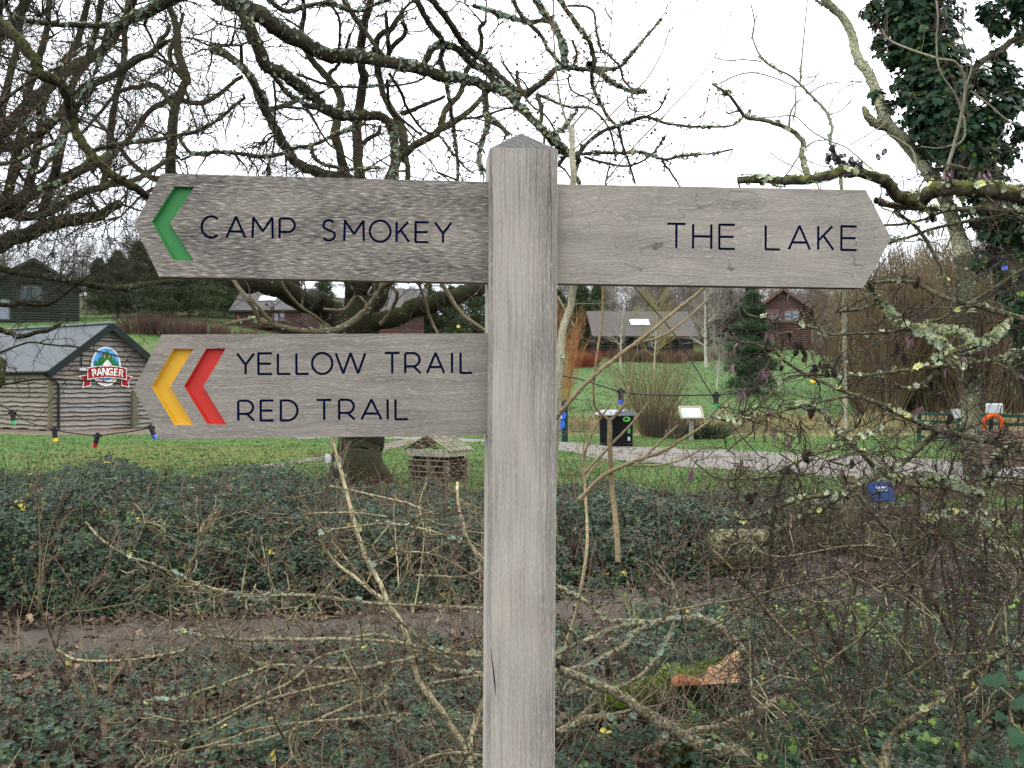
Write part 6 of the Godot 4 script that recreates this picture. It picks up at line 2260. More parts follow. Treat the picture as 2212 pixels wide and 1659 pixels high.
	t.spur(40, .1, .4, .003, .001, .02, .5, .2, 1)
	t.done()
	# dense many-stemmed willow tangle at the lower right
	b = at(1880, 1720, 4.0)
	b.y = hgt(b.x, b.z)
	t = wood("willow_shrub", "dense willow shrub with grey buds tangled across the lower right", 4.1, .5, 63.0, b, M.bark_near)
	t.max_len = .6
	t.col = Color(.26, .20, .15)
	t.col2 = Color(.28, .27, .15)
	t.mossy = .3
	t.twig_col = Color(.065, .043, .034)
	t.limb(X3, YB, QB, [1180, 1720, 1100, 1560, 1030, 1400, 960, 1250, 900, 1100, 860, 1000, 840, 850, 835, 640], 14, 6, 0, "stem")
	t.limb(X3, YB, QB, [900, 1080, 980, 1000, 1100, 920, 1200, 820, 1250, 770], 8, 4, 0, "stem")
	t.limb(X3, YB, QB, [870, 1010, 780, 950, 680, 860, 560, 720, 460, 610, 380, 510, 300, 430, 240, 380], 10, 5, 0, "stem")
	t.limb(X3, YB, QB, [1240, 1700, 1290, 1500, 1400, 1390, 1560, 1280, 1700, 1160, 1850, 1050, 2000, 960, 2120, 900], 26, 13, .1, "stem")
	t.limb(X3, YB, QB, [1720, 1720, 1700, 1500, 1650, 1320, 1600, 1200, 1540, 1000, 1500, 860, 1470, 700, 1455, 600], 14, 5, 0, "stem")
	t.limb(X3, YB, QB, [1700, 1450, 1720, 1300, 1780, 1100, 1850, 900, 1950, 700, 2070, 520], 9, 5, 0, "stem")
	t.limb(X3, YB, QB, [1740, 1560, 1800, 1420, 1880, 1330, 2060, 1180], 12, 8, 0, "stem")
	t.limb(X3, YB, QB, [1080, 1720, 1000, 1620, 900, 1500, 800, 1360, 700, 1250, 600, 1180], 12, 5, 0, "stem")
	t.limb(X3, YB, QB, [860, 1720, 780, 1560, 700, 1420, 640, 1300, 600, 1080, 560, 960], 10, 4, 0, "stem")
	t.limb(X3, YB, QB, [1960, 1720, 1980, 1400, 1970, 1100, 1960, 820, 1950, 700], 9, 5, 0, "stem")
	t.limb(X3, YB, QB, [1300, 1720, 1200, 1600, 1140, 1480, 1080, 1330, 1040, 1200, 1030, 1100], 9, 4, 0, "stem")
	t.limb(X3, YB, QB, [640, 1720, 560, 1500, 500, 1320, 480, 1150, 470, 900, 450, 760], 9, 4, 0, "stem")
	t.limb(X3, YB, QB, [0, 750, 200, 710, 420, 680, 560, 640, 700, 600, 900, 560, 1040, 540], 7, 5, 0, "stem")
	t.limb(X3, YB, QB, [760, 640, 840, 690, 960, 690, 1100, 660, 1240, 600, 1300, 540], 6, 4, 0, "stem")
	t.limb(X3, YB, QB, [2066, 1000, 1800, 990, 1600, 1000, 1440, 960, 1340, 920], 7, 4, 0, "stem")
	t.limb(X3, YB, QB, [1580, 980, 1480, 1060, 1360, 1130, 1200, 1200, 1100, 1210], 7, 4, 0, "stem")
	t.limb(X3, YB, QB, [700, 430, 860, 400, 1040, 370, 1200, 370, 1330, 400], 6, 5, 0, "stem")
	for k in 460:
		var px := rnd(1480, 2260)
		var py := rnd(1120, 1680)
		if px < 1620 and py < 1420: continue
		t.reach(t.w(px, py) + Vector3(0, 0, rnd(-.6, .4)), .006, .07, .0023, t.branches, .0028, 4, true, [Color(.34, .28, .21), Color(.07, .055, .042), Color(.075, .046, .036)][k % 3])
	t.spur(420, .12, .45, .0034, .0012, .014, .3, .35, 1)
	t.done(Color(.24, .22, .215))
	# a far thicket of dark upright stems behind it
	b = at(2060, 1480, 6.5)
	b.y = hgt(b.x, b.z)
	t = wood("thicket", "thicket of dark upright stems behind the willow tangle at the right", 6.4, .4, 64.0, b, M.bark_near)
	t.col = Color(.10, .085, .065)
	t.col2 = Color(.13, .14, .06)
	t.twig_col = Color(.10, .08, .06)
	for k in 15:
		var x := rnd(1800, 2260)
		var lean := rnd(-170, 170)
		t.limb(0, 0, 1, [x, rnd(1420, 1560), x + lean * .2 + rnd(-30, 30), 1320, x + lean * .6 + rnd(-35, 35), 1190, x + lean + rnd(-16, 16), rnd(960, 1120)], rnd(4, 8), 2, 0, "stem")
	for k in 150:
		t.reach(t.w(rnd(1720, 2260), rnd(960, 1480)) + Vector3(0, 0, rnd(-.6, .6)), .006, .09, .002, t.branches, .003, 4, true, Color(.07, .058, .045))
	t.spur(300, .12, .5, .003, .0015, .014, .2, .2, 1)
	t.done()


func build_fallen_wood() -> void:
	rng.seed = 25
	var b := at(1500, 1560, 6.2)
	b.y = hgt(b.x, b.z)
	var t := wood("fallen_branch", "grey fallen branch forked and lying across the path edge right of the post", 5.9, .2, 71.0, b, M.bark_near)
	t.col = Color(.42, .365, .30)
	t.col2 = Color(.2, .2, .11)
	t.mossy = .3
	t.twig_col = Color(.2, .16, .12)
	t.limb(713.2, YB, QB, [1310, 1100, 1480, 1070, 1600, 1010, 1720, 940, 1800, 850, 1950, 800, 2066, 790, 2160, 790, 2250, 830, 2330, 900, 2400, 980], 17, 22, .15)
	t.limb(713.2, YB, QB, [1300, 1000, 1500, 910, 1700, 830, 1850, 820, 1950, 800], 14, 16, .1)
	t.limb(713.2, YB, QB, [1500, 1000, 1470, 1090, 1420, 1140, 1370, 1180, 1380, 1225, 1480, 1195, 1600, 1205, 1720, 1170, 1850, 1080, 1960, 920, 2000, 800], 13, 12, .1)
	t.limb(713.2, YB, QB, [1310, 600, 1440, 660, 1560, 760, 1620, 800, 1760, 805, 1900, 820], 12, 15, .1)
	t.limb(713.2, YB, QB, [1580, 1200, 1570, 1260, 1480, 1330, 1390, 1410, 1320, 1500], 13, 11)
	t.max_len = .7
	for k in 340:
		t.reach(t.w(rnd(1190, 1760), rnd(1210, 1640)) + Vector3(0, 0, rnd(-.3, .3)), .008, .08, .0028, t.branches, .004, 4, true, [Color(.36, .30, .22), Color(.15, .115, .085), Color(.08, .058, .046)][k % 3])
	t.spur(90, .1, .4, .0045, .003, .03, .3, .3, 1)
	t.done()
	b = at(1430, 1620, 5.4)
	b.y = hgt(b.x, b.z)
	t = wood("fallen_branch", "thick brown fallen bough sloping down to the right at the bottom edge", 5.3, .2, 72.0, b, M.bark_near)
	t.col = Color(.36, .30, .235)
	t.col2 = Color(.2, .2, .10)
	t.mossy = .35
	t.twig_col = Color(.2, .16, .12)
	t.limb(713.2, YB, QB, [1330, 1080, 1450, 1130, 1600, 1200, 1720, 1260, 1800, 1320, 1880, 1370, 1960, 1430, 2080, 1500, 2250, 1550, 2420, 1580], 24, 38, .15)
	t.limb(713.2, YB, QB, [1320, 1450, 1420, 1400, 1500, 1370, 1700, 1350, 1830, 1335], 22, 24, .1)
	t.limb(713.2, YB, QB, [1650, 1720, 1740, 1640, 1850, 1560, 1930, 1500, 1960, 1440], 24, 30, .1)
	t.limb(713.2, YB, QB, [1930, 1500, 2100, 1440, 2250, 1420, 2400, 1360, 2500, 1320, 2600, 1260], 18, 22)
	t.limb(713.2, YB, QB, [2150, 1600, 2300, 1560, 2450, 1510, 2560, 1440], 20, 14)
	t.spur(70, .1, .45, .0045, .003, .03, .3, .3, 1)
	t.done()
	# mossy log with a fresh orange break
	var a := at(1290, 1500, 6.1)
	var e := at(1570, 1470, 6.35)
	a.y = hgt(a.x, a.z) + .10
	e.y = hgt(e.x, e.z) + .24
	var log := thing("fallen_log", "mossy fallen log with a freshly split orange end beside the path", "log", (a + e) * .5 - UP * .15)
	var dv := (e - a).normalized()
	var p := PackedVector3Array()
	var r := PackedFloat32Array()
	for i in 12:
		p.append(a.lerp(e, i / 11.0) + rv() * .012)
		r.append(.105 * (1 + .12 * nz.get_noise_2d(i * 1.3, 4)))
	var tb := TB.new()
	tb.tube(p, r, 16, Color(.15, .13, .07), Color(.10, .14, .02), 1.1, .08)
	part(log, "bark", tb.mesh(), M.bark_near)
	# the torn face: slab of orange wood rising to a splintered fan
	var side := dv.cross(UP).normalized()
	if side.z < 0: side = -side
	tb = TB.new()
	var low := []
	var high := []
	for i in 33:
		var t2 := i / 32.0
		var q := at(lerpf(1446, 1597, t2), lerpf(1483, 1474, t2), 6.02 + .05 * sin(t2 * 5.0))
		var top := at(lerpf(1446, 1597, t2), 0, 6.05)
		var py := 1462.0 - 6.0 * sin(t2 * 9.0)
		if t2 > .5: py = lerpf(1450, 1408, (t2 - .5) * 2.0) + rnd(-10, 8)
		top = at(lerpf(1450, 1597, t2), py, 6.12 + .03 * rng.randf())
		low.append(q)
		high.append(top)
	for i in 32:
		var cc := Color(.42, .18, .08).lerp(Color(.62, .40, .23), clampf((i - 13) / 8.0, 0, 1)) * rnd(.72, 1.1)
		var q: Vector3 = (low[i] + high[i]) * .5 + Vector3(0, 0, rnd(-.02, .045))
		var q2: Vector3 = (low[i + 1] + high[i + 1]) * .5 + Vector3(0, 0, rnd(.0, .03))
		oriented(tb, [low[i], low[i + 1], q2, q], Vector3(0, .2, 1), cc)
		oriented(tb, [q, q2, high[i + 1], high[i]], Vector3(0, .2, 1), cc * rnd(.9, 1.1))
		oriented(tb, [high[i], high[i + 1], high[i + 1] - Vector3(0, .05, .12), high[i] - Vector3(0, .05, .12)], Vector3(0, 1, 0), cc * .8)
	part(log, "split_wood", tb.mesh(), M.plank)
	var xf := []
	var cs := []
	for k in 900:
		var t2 := rng.randf()
		var q := a.lerp(e, t2)
		var an := rnd(-1.2, 1.4)
		var o := UP * cos(an) + side * sin(an)
		if t2 > .62 and an > .3: continue
		var sz := rnd(.012, .03)
		xf.append(Transform3D(Basis(dv, o, dv.cross(o)) * Basis(UP, rnd(0, TAU)).scaled(Vector3(sz, sz * 1.3, sz)), q + o * .10))
		var y := rnd(.6, 1.2)
		cs.append(Color(.13 * y, .19 * y, .025 * y))
	for k in 160:
		var q := at(rnd(1335, 1375), rnd(1500, 1530), 5.95)
		var sz := rnd(.012, .026)
		xf.append(Transform3D(Basis.from_euler(rv()).scaled(Vector3(sz, sz, sz)), q))
		cs.append(Color(.2, .3, .03) * rnd(.7, 1.1))
	scatter(log, "moss", M.tuft_mesh, M.moss, xf, cs)
	# a mossy stump shape under the fallen boughs at the bottom edge
	a = at(1470, 1660, 5.6)
	a.y = hgt(a.x, a.z)
	tb = TB.new()
	tb.tube(PackedVector3Array([a - UP * .1, a + UP * .05, a + Vector3(.02, .14, 0), a + Vector3(.04, .22, -.02)]), PackedFloat32Array([.17, .14, .12, .03]), 14, Color(.10, .12, .03), Color(.12, .17, .02), 1.0, .1)
	single("mossy_stump", tb.mesh(), M.bark_near, "low stump smothered in green moss at the bottom edge under the fallen bough", "stump")


# ---------------------------------------------------------------- the ground and what grows on it
func build_ground() -> void:
	var xs := PackedFloat32Array()
	var zs := PackedFloat32Array()
	var x := -16.0
	while x <= 18.0:
		xs.append(x)
		x += .25
	var step := .4
	while xs[-1] < 320.0:
		xs.append(xs[-1] + step)
		step *= 1.22
	step = .4
	var left := PackedFloat32Array()
	x = -16.0
	while x > -320.0:
		x -= step
		step *= 1.22
		left.append(x)
	left.reverse()
	left.append_array(xs)
	xs = left
	var d := -60.0
	while d < 420.0:
		zs.append(d)
		if d < -4.0: d += 6.0
		elif d < 2.0: d += .5
		elif d < 46.0: d += .25
		elif d < 66.0: d += .5
		elif d < 120.0: d += 1.2
		else: d += 6.0
	var tb := TB.new()
	var nx := xs.size()
	for zi in zs.size():
		var dd := zs[zi]
		for xi in nx:
			var xx := xs[xi]
			var p := Vector3(xx, hgt(xx, -dd), -dd)
			tb.v.append(p)
			var e := .2
			var nn := Vector3(hgt(xx - e, -dd) - hgt(xx + e, -dd), 2 * e, hgt(xx, -dd - e) - hgt(xx, -dd + e))
			tb.n.append(nn.normalized())
			var n1 := nz.get_noise_2d(xx * .5, dd * .5)
			var n2 := nz.get_noise_2d(xx * 2.3 + 40.0, dd * 2.3)
			var grass := Color(.068 + .02 * n1, .135 + .03 * n1 + .025 * n2, .034)
			grass = grass.lerp(Color(.12, .095, .045), clampf(n2 * .7 + n1 * .5, 0, .5))
			var litter := Color(.042 + .014 * n2, .034 + .011 * n2, .025)
			var c := litter.lerp(grass, sm(13.0 + 1.0 * n1, 15.5 + 1.2 * n1, dd))
			c = c.lerp(Color(.045, .036, .025), sm(9.3 + xx * .16, 10.2 + xx * .16, dd) * (1.0 - sm(13.0, 14.5, dd)) * .8)
			# worn earth round the shed and by the path
			var shed := Vector2((xx + 17.0) / 8.5, (dd - 44.5) / 3.4).length()
			c = c.lerp(Color(.17, .13, .10), 1.0 - sm(.7, 1.05, shed + .18 * n1))
			# mossy, yellowish patch before the shed
			var my := Vector2((xx + 9.5) / 6.0, (dd - 30.0) / 7.0).length()
			c = c.lerp(Color(.13, .125, .03), (1.0 - sm(.4, 1.0, my + .2 * n2)) * .55)
			if dd > 62.0:
				c = c.lerp(Color(.10, .165, .06), .55 * (1.0 - sm(100.0, 118.0, dd)))
				c = c.lerp(Color(.07, .065, .035), sm(104.0, 118.0, dd))
			var bank := Vector2((xx - 9.0) / 22.0, (dd - 50.5) / 10.0).length()
			c = c.lerp(Color(.20, .155, .075), (1.0 - sm(.95, 1.12, bank)) * .8)
			tb.c.append(c)
	for zi in zs.size() - 1:
		for xi in nx - 1:
			var q := zi * nx + xi
			tb.ix.append_array([q, q + nx, q + 1, q + 1, q + nx, q + nx + 1])
	var g := single("ground", tb.mesh(), M.ground, "rough ground of leaf litter, lawn and hillside meadow", "ground", "", "structure")
	# pond
	tb = TB.new()
	var ring := []
	for i in 48:
		var a := TAU * i / 48
		ring.append(Vector3(9.0 + 19.5 * cos(a), -.62, -50.5 + 8.0 * sin(a)))
	oriented(tb, ring, UP)
	var wm := flat(Color(.02, .025, .022), .07, .6)
	single("water", tb.mesh(), wm, "still pond reflecting the white sky between the reeds", "pond", "", "structure")


# a path as a strip that follows the ground, 6 mm above it
func strip(called: String, label: String, line: Array, mat: Material, col: Color, rag := .12) -> void:
	var tb := TB.new()
	var fine := []
	for i in line.size() - 1:
		var n := 24
		for k in n:
			var t := float(k) / n
			var a: Array = line[maxi(i - 1, 0)]
			var b: Array = line[i]
			var c: Array = line[i + 1]
			var e: Array = line[mini(i + 2, line.size() - 1)]
			var v := Vector3(b[0], b[1], b[2]).cubic_interpolate(Vector3(c[0], c[1], c[2]), Vector3(a[0], a[1], a[2]), Vector3(e[0], e[1], e[2]), t)
			fine.append(v)
	var cols := 9
	for i in fine.size():
		var v: Vector3 = fine[i]
		var w: Vector3 = fine[mini(i + 1, fine.size() - 1)] - fine[maxi(i - 1, 0)]
		var dirv := Vector2(w.x, w.y).normalized()
		var nrm := Vector2(-dirv.y, dirv.x)
		for k in cols:
			var s := -1.0 + 2.0 * k / (cols - 1)
			var half := v.z * .5 * (1.0 + rag * nz.get_noise_2d(i * .7, s * 3.0 + v.x))
			var q := Vector2(v.x, v.y) + nrm * half * s
			tb.v.append(on(q.x, q.y, .012 + .02 * (1 - s * s)))
			tb.n.append(UP)
			var y := 1.0 + .22 * nz.get_noise_2d(q.x * 1.7, q.y * 1.7)
			tb.c.append(Color(col.r * y, col.g * y, col.b * y))
	for i in fine.size() - 1:
		for k in cols - 1:
			var q := i * cols + k
			tb.ix.append_array([q, q + 1, q + cols, q + 1, q + cols + 1, q + cols])
	single(called, tb.mesh(), mat, label, "path", "", "structure")


func build_paths() -> void:
	strip("road", "pale grey gravelled road curving from the right towards the shed", [[24, 19.5, 5], [13.5, 22.5, 5.5], [8, 26.0, 6.2], [4.8, 29.5, 5.4], [2.2, 33.5, 2.6], [0, 36.3, 1.7], [-4, 38.8, 1.7], [-9, 40.5, 2.2], [-13, 42, 2.6]], M.gravel, Color(.225, .21, .19))
	strip("path", "bare earth woodland path between the two bramble banks", [[-9, 7.1, 1.2], [-5.5, 7.7, 1.2], [-3.2, 8.1, 1.15], [-1.2, 8.55, 1.1], [.6, 9.2, 1.3], [2.0, 9.9, 1.4], [3.4, 10.5, 1.4], [5.5, 11.0, 1.3], [9, 11.5, 1.3]], M.gravel, Color(.115, .097, .082), .3)
	strip("trail", "thin gravel trail slanting over the lawn left of the oak trunk", [[-6.3, 25.2, .5], [-5.3, 27.5, .8], [-4.6, 29.8, .9], [-4.0, 33, .9], [-3.4, 38, .9]], M.gravel, Color(.20, .175, .15), .35)
	strip("bank", "low heap of rough earth between the bin and the road", [[3.0, 30.6, .6], [3.9, 29.8, 1.3], [4.9, 28.6, 1.2], [6.1, 27.5, .5]], M.gravel, Color(.15, .115, .085), .5)


func clear_view(x: float, d: float) -> bool:
	return absf(x) < d * .56 + .6


func build_brambles() -> void:
	rng.seed = 31
	var xf := []
	var cs := []
	var stems := TB.new()
	var straw := TB.new()
	# the bank behind the path
	for k in 95000:
		var d := lerpf(8.9, 14.8, pow(rng.randf(), 1.35))
		var x := rnd(-8.5, 5.0)
		if not clear_view(x, d): continue
		var front := 9.35 + x * .16
		if x > 0.5: front += (x - .5) * .5
		var n := nz.get_noise_2d(x * .7 + 30, d * .7)
		var top := sm(front, front + .75, d) * (.60 + .34 * n) * (1.0 - .55 * sm(13.2, 14.8, d))
		top *= lerpf(1.08, .70, sm(-3.4, -1.4, x))
		if x > 1.5: top *= .9
		if top < .04: continue
		# leaves thin out where the clump noise is low
		if nz.get_noise_2d(x * 1.9, d * 1.9 + 70) + .42 < rng.randf() * .5: continue
		var hh := top * pow(rng.randf(), .42)
		var p := on(x, d, hh)
		var face := (Vector3(0, .75, .45) + rv() * .55).normalized()
		var dirv := rv()
		dirv = (dirv - face * dirv.dot(face)).normalized()
		var sz := rnd(.032, .060)
		xf.append(Transform3D(Basis(face.cross(dirv), face, dirv).scaled_local(Vector3.ONE * sz), p))
		var y := rnd(.6, 1.35)
		var c := Color(.019 * y, .040 * y, .018 * y)
		var u := rng.randf()
		if u < .13: c = Color(.042 * y, .075 * y, .020 * y)
		elif u < .136: c = Color(.30, .25, .03) * y
		elif u < .19: c = Color(.10 * y, .065 * y, .035 * y)
		cs.append(c)
	# in front of the path, low and patchy
	for k in 27000:
		var d := rnd(3.6, 8.2)
		var x := rnd(-4.6, 4.6)
		if not clear_view(x, d): continue
		var edge := 7.75 + (x + 2.5) * .22
		if d > edge: continue
		var n := nz.get_noise_2d(x * 1.1 + 5, d * 1.1 + 11)
		var want := .35 + .9 * n
		if x > .3: want += .15
		if x < -.2 and x > -2.0 and d < 6.5: want += .25
		if x < -1.5 and d > 6.9: want -= .25
		if rng.randf() > want: continue
		var top := (.10 + .20 * maxf(0.0, n + .3)) * (1.0 - .6 * sm(edge - .8, edge, d))
		var p := on(x, d, .01 + top * sqrt(rng.randf()))
		var face := (Vector3(0, .9, .3) + rv() * .5).normalized()
		var dirv := rv()
		dirv = (dirv - face * dirv.dot(face)).normalized()
		var sz := rnd(.030, .052)
		xf.append(Transform3D(Basis(face.cross(dirv), face, dirv).scaled_local(Vector3.ONE * sz), p))
		var y := rnd(.6, 1.35)
		var c := Color(.018 * y, .041 * y, .018 * y)
		var u := rng.randf()
		if u < .10: c = Color(.04 * y, .075 * y, .02 * y)
		elif u < .105: c = Color(.32, .27, .03) * y
		elif u < .16: c = Color(.09 * y, .06 * y, .035 * y)
		cs.append(c)
	scatter(self, "bramble_leaves", M.bramble_mesh, M.leaf, xf, cs)
	tag(get_node("bramble_leaves"), "dark green bramble leaves covering the banks on both sides of the dirt path", "brambles", "", "stuff")
	# round ivy and bramble leaves beyond the path on the right, some yellow
	xf = []
	cs = []
	for k in 16000:
		var d := rnd(4.4, 9.3)
		var x := rnd(.9, 4.8)
		if not clear_view(x, d): continue
		if d > 9.3 + (x - 2) * .25 or d > 8.6 and rng.randf() < .5: continue
		if nz.get_noise_2d(x * 1.3 + 90, d * 1.3) < -.12: continue
		var p := on(x, d, .02 + .30 * rng.randf() * (0.6 + .8 * absf(nz.get_noise_2d(x, d))))
		var face := (Vector3(0, .8, .5) + rv() * .5).normalized()
		var dirv := rv()
		dirv = (dirv - face * dirv.dot(face)).normalized()
		var sz := rnd(.028, .052)
		xf.append(Transform3D(Basis(face.cross(dirv), face, dirv).scaled_local(Vector3.ONE * sz), p))
		var y := rnd(.6, 1.3)
		var c := Color(.016 * y, .038 * y, .015 * y)
		var u := rng.randf()
		var bright := Vector2((x - 2.45) / .6, (d - 8.0) / .5).length()
		if u < .08 or bright < 1.0 and u < .6: c = Color(.10 * y, .16 * y, .03 * y)
		elif u < .086: c = Color(.45, .38, .03) * y
		cs.append(c)
	scatter(self, "ivy_ground_cover", M.ivy_mesh, M.ivy, xf, cs)
	tag(get_node("ivy_ground_cover"), "ivy trailing over the ground right of the post, partly yellowed", "ivy", "", "stuff")
	# a few big ivy leaves close by at the right edge
	xf = []
	cs = []
	for q in [[2145, 1457, .075], [2165, 1478, .05], [2195, 1510, .07], [2180, 1590, .085], [2200, 1625, .08], [2150, 1545, .05], [2205, 1450, .06], [2120, 1470, .035], [2170, 1640, .05]]:
		var p := at(q[0], q[1], 3.6)
		var face := (Vector3(-.2, .6, .7) + rv() * .25).normalized()
		var dirv := Vector3(.6, -.6, .2) + rv() * .6
		dirv = (dirv - face * dirv.dot(face)).normalized()
		xf.append(Transform3D(Basis(face.cross(dirv), face, dirv).scaled_local(Vector3.ONE * q[2] * .72), p))
		cs.append(Color(.022, .055, .028) * rnd(.8, 1.2))
	scatter(self, "ivy_spray", M.ivy_mesh, M.ivy, xf, cs)
	tag(get_node("ivy_spray"), "few large grey-green ivy leaves at the lower right corner", "ivy", "", "stuff")
	# canes and dead stems
	for k in 3200:
		var d := rnd(9.3, 15.0)
		var x := rnd(-8.5, 5.2)
		if not clear_view(x, d): continue
		var front := 9.35 + x * .16
		if d < front: continue
		var p := on(x, d, 0)
		var h := rnd(.4, 1.05) * sm(front - .5, front + 1.2, d)
		var dv := (UP + rv() * .45).normalized()
		var pts := PackedVector3Array([p])
		var rr := PackedFloat32Array([.0035])
		for i in 5:
			dv = (dv + rv() * .20 - UP * .05).normalized()
			p += dv * h / 5
			pts.append(p)
			rr.append(.0035 * (1 - .13 * i))
		var y := rnd(.6, 1.3)
		stems.tube(pts, rr, 3, Color(.22 * y, .17 * y, .10 * y) if rng.randf() < .22 else Color(.06 * y, .043 * y, .03 * y))
	for k in 1100:
		var d := rnd(4.0, 8.6)
		var x := rnd(-4.6, 4.6)
		if not clear_view(x, d): continue
		var p := on(x, d, 0)
		var h := rnd(.15, .55)
		var dv := (UP + rv() * .6).normalized()
		var pts := PackedVector3Array([p])
		var rr := PackedFloat32Array([.0024])
		for i in 4:
			dv = (dv + rv() * .22).normalized()
			p += dv * h / 4
			pts.append(p)
			rr.append(.0024 * (1 - .15 * i))
		var y := rnd(.6, 1.4)
		stems.tube(pts, rr, 3, Color(.26 * y, .20 * y, .11 * y) if rng.randf() < .5 else Color(.12 * y, .075 * y, .05 * y))
	# arching canes over the banks
	for k in 300:
		var d := rnd(9.6, 13.5)
		var x := rnd(-7.5, 3.5)
		var p := on(x, d, rnd(.0, .3))
		var e := on(x + rnd(-1.0, 1.0), d - rnd(.2, 1.2), rnd(.0, .4))
		var hi := (p + e) * .5 + UP * rnd(.25, .75)
		var pts := PackedVector3Array()
		var rr := PackedFloat32Array()
		for i in 8:
			pts.append(p.bezier_interpolate(hi, hi, e, i / 7.0))
			rr.append(.003)
		stems.tube(pts, rr, 3, Color(.11, .06, .045) * rnd(.7, 1.4))
	single("dead_stems", stems.mesh(), M.dry, "straw and brown dead stems standing among the brambles", "dead stems", "", "stuff")
	# fallen leaves
	xf = []
	cs = []
	for k in 17000:
		var d := rnd(4.0, 11.0)
		var x := rnd(-6.0, 6.0)
		if not clear_view(x, d): continue
		var path := absf(d - (8.55 + (x + 1.2) * .26))
		if path < .48 and rng.randf() < .75: continue
		if x > 0.6 and d < 8.2 and rng.randf() < .6: continue
		var p := on(x, d, rnd(.012, .045))
		var sz := rnd(.05, .095)
		var face := (UP + rv() * .5).normalized()
		var dirv := rv()
		dirv = (dirv - face * dirv.dot(face)).normalized()
		xf.append(Transform3D(Basis(face.cross(dirv), face, dirv).scaled_local(Vector3.ONE * sz), p))
		var y := rnd(.5, 1.35)
		cs.append(Color(.068 * y, .047 * y, .032 * y) if rng.randf() < .85 else Color(.17 * y, .12 * y, .085 * y))
	scatter(self, "fallen_leaves", M.dead_leaf_mesh, M.dry, xf, cs)
	tag(get_node("fallen_leaves"), "brown fallen oak leaves littering the path edges and bank", "fallen leaves", "", "stuff")


func on_road(x: float, d: float) -> bool:
	var line := [[24, 19.5, 5], [13.5, 22.5, 5.5], [8, 26.0, 6.2], [4.8, 29.5, 5.4], [2.2, 33.5, 2.6], [0, 36.3, 1.7], [-4, 38.8, 1.7], [-9, 40.5, 2.2], [-13, 42, 2.6]]
	var q := Vector2(x, d)
	for i in line.size() - 1:
		var a := Vector2(line[i][0], line[i][1])
		var b := Vector2(line[i + 1][0], line[i + 1][1])
		var c := Geometry2D.get_closest_point_to_segment(q, a, b)
		if c.distance_to(q) < .52 * lerpf(line[i][2], line[i + 1][2], .5): return true
	return false


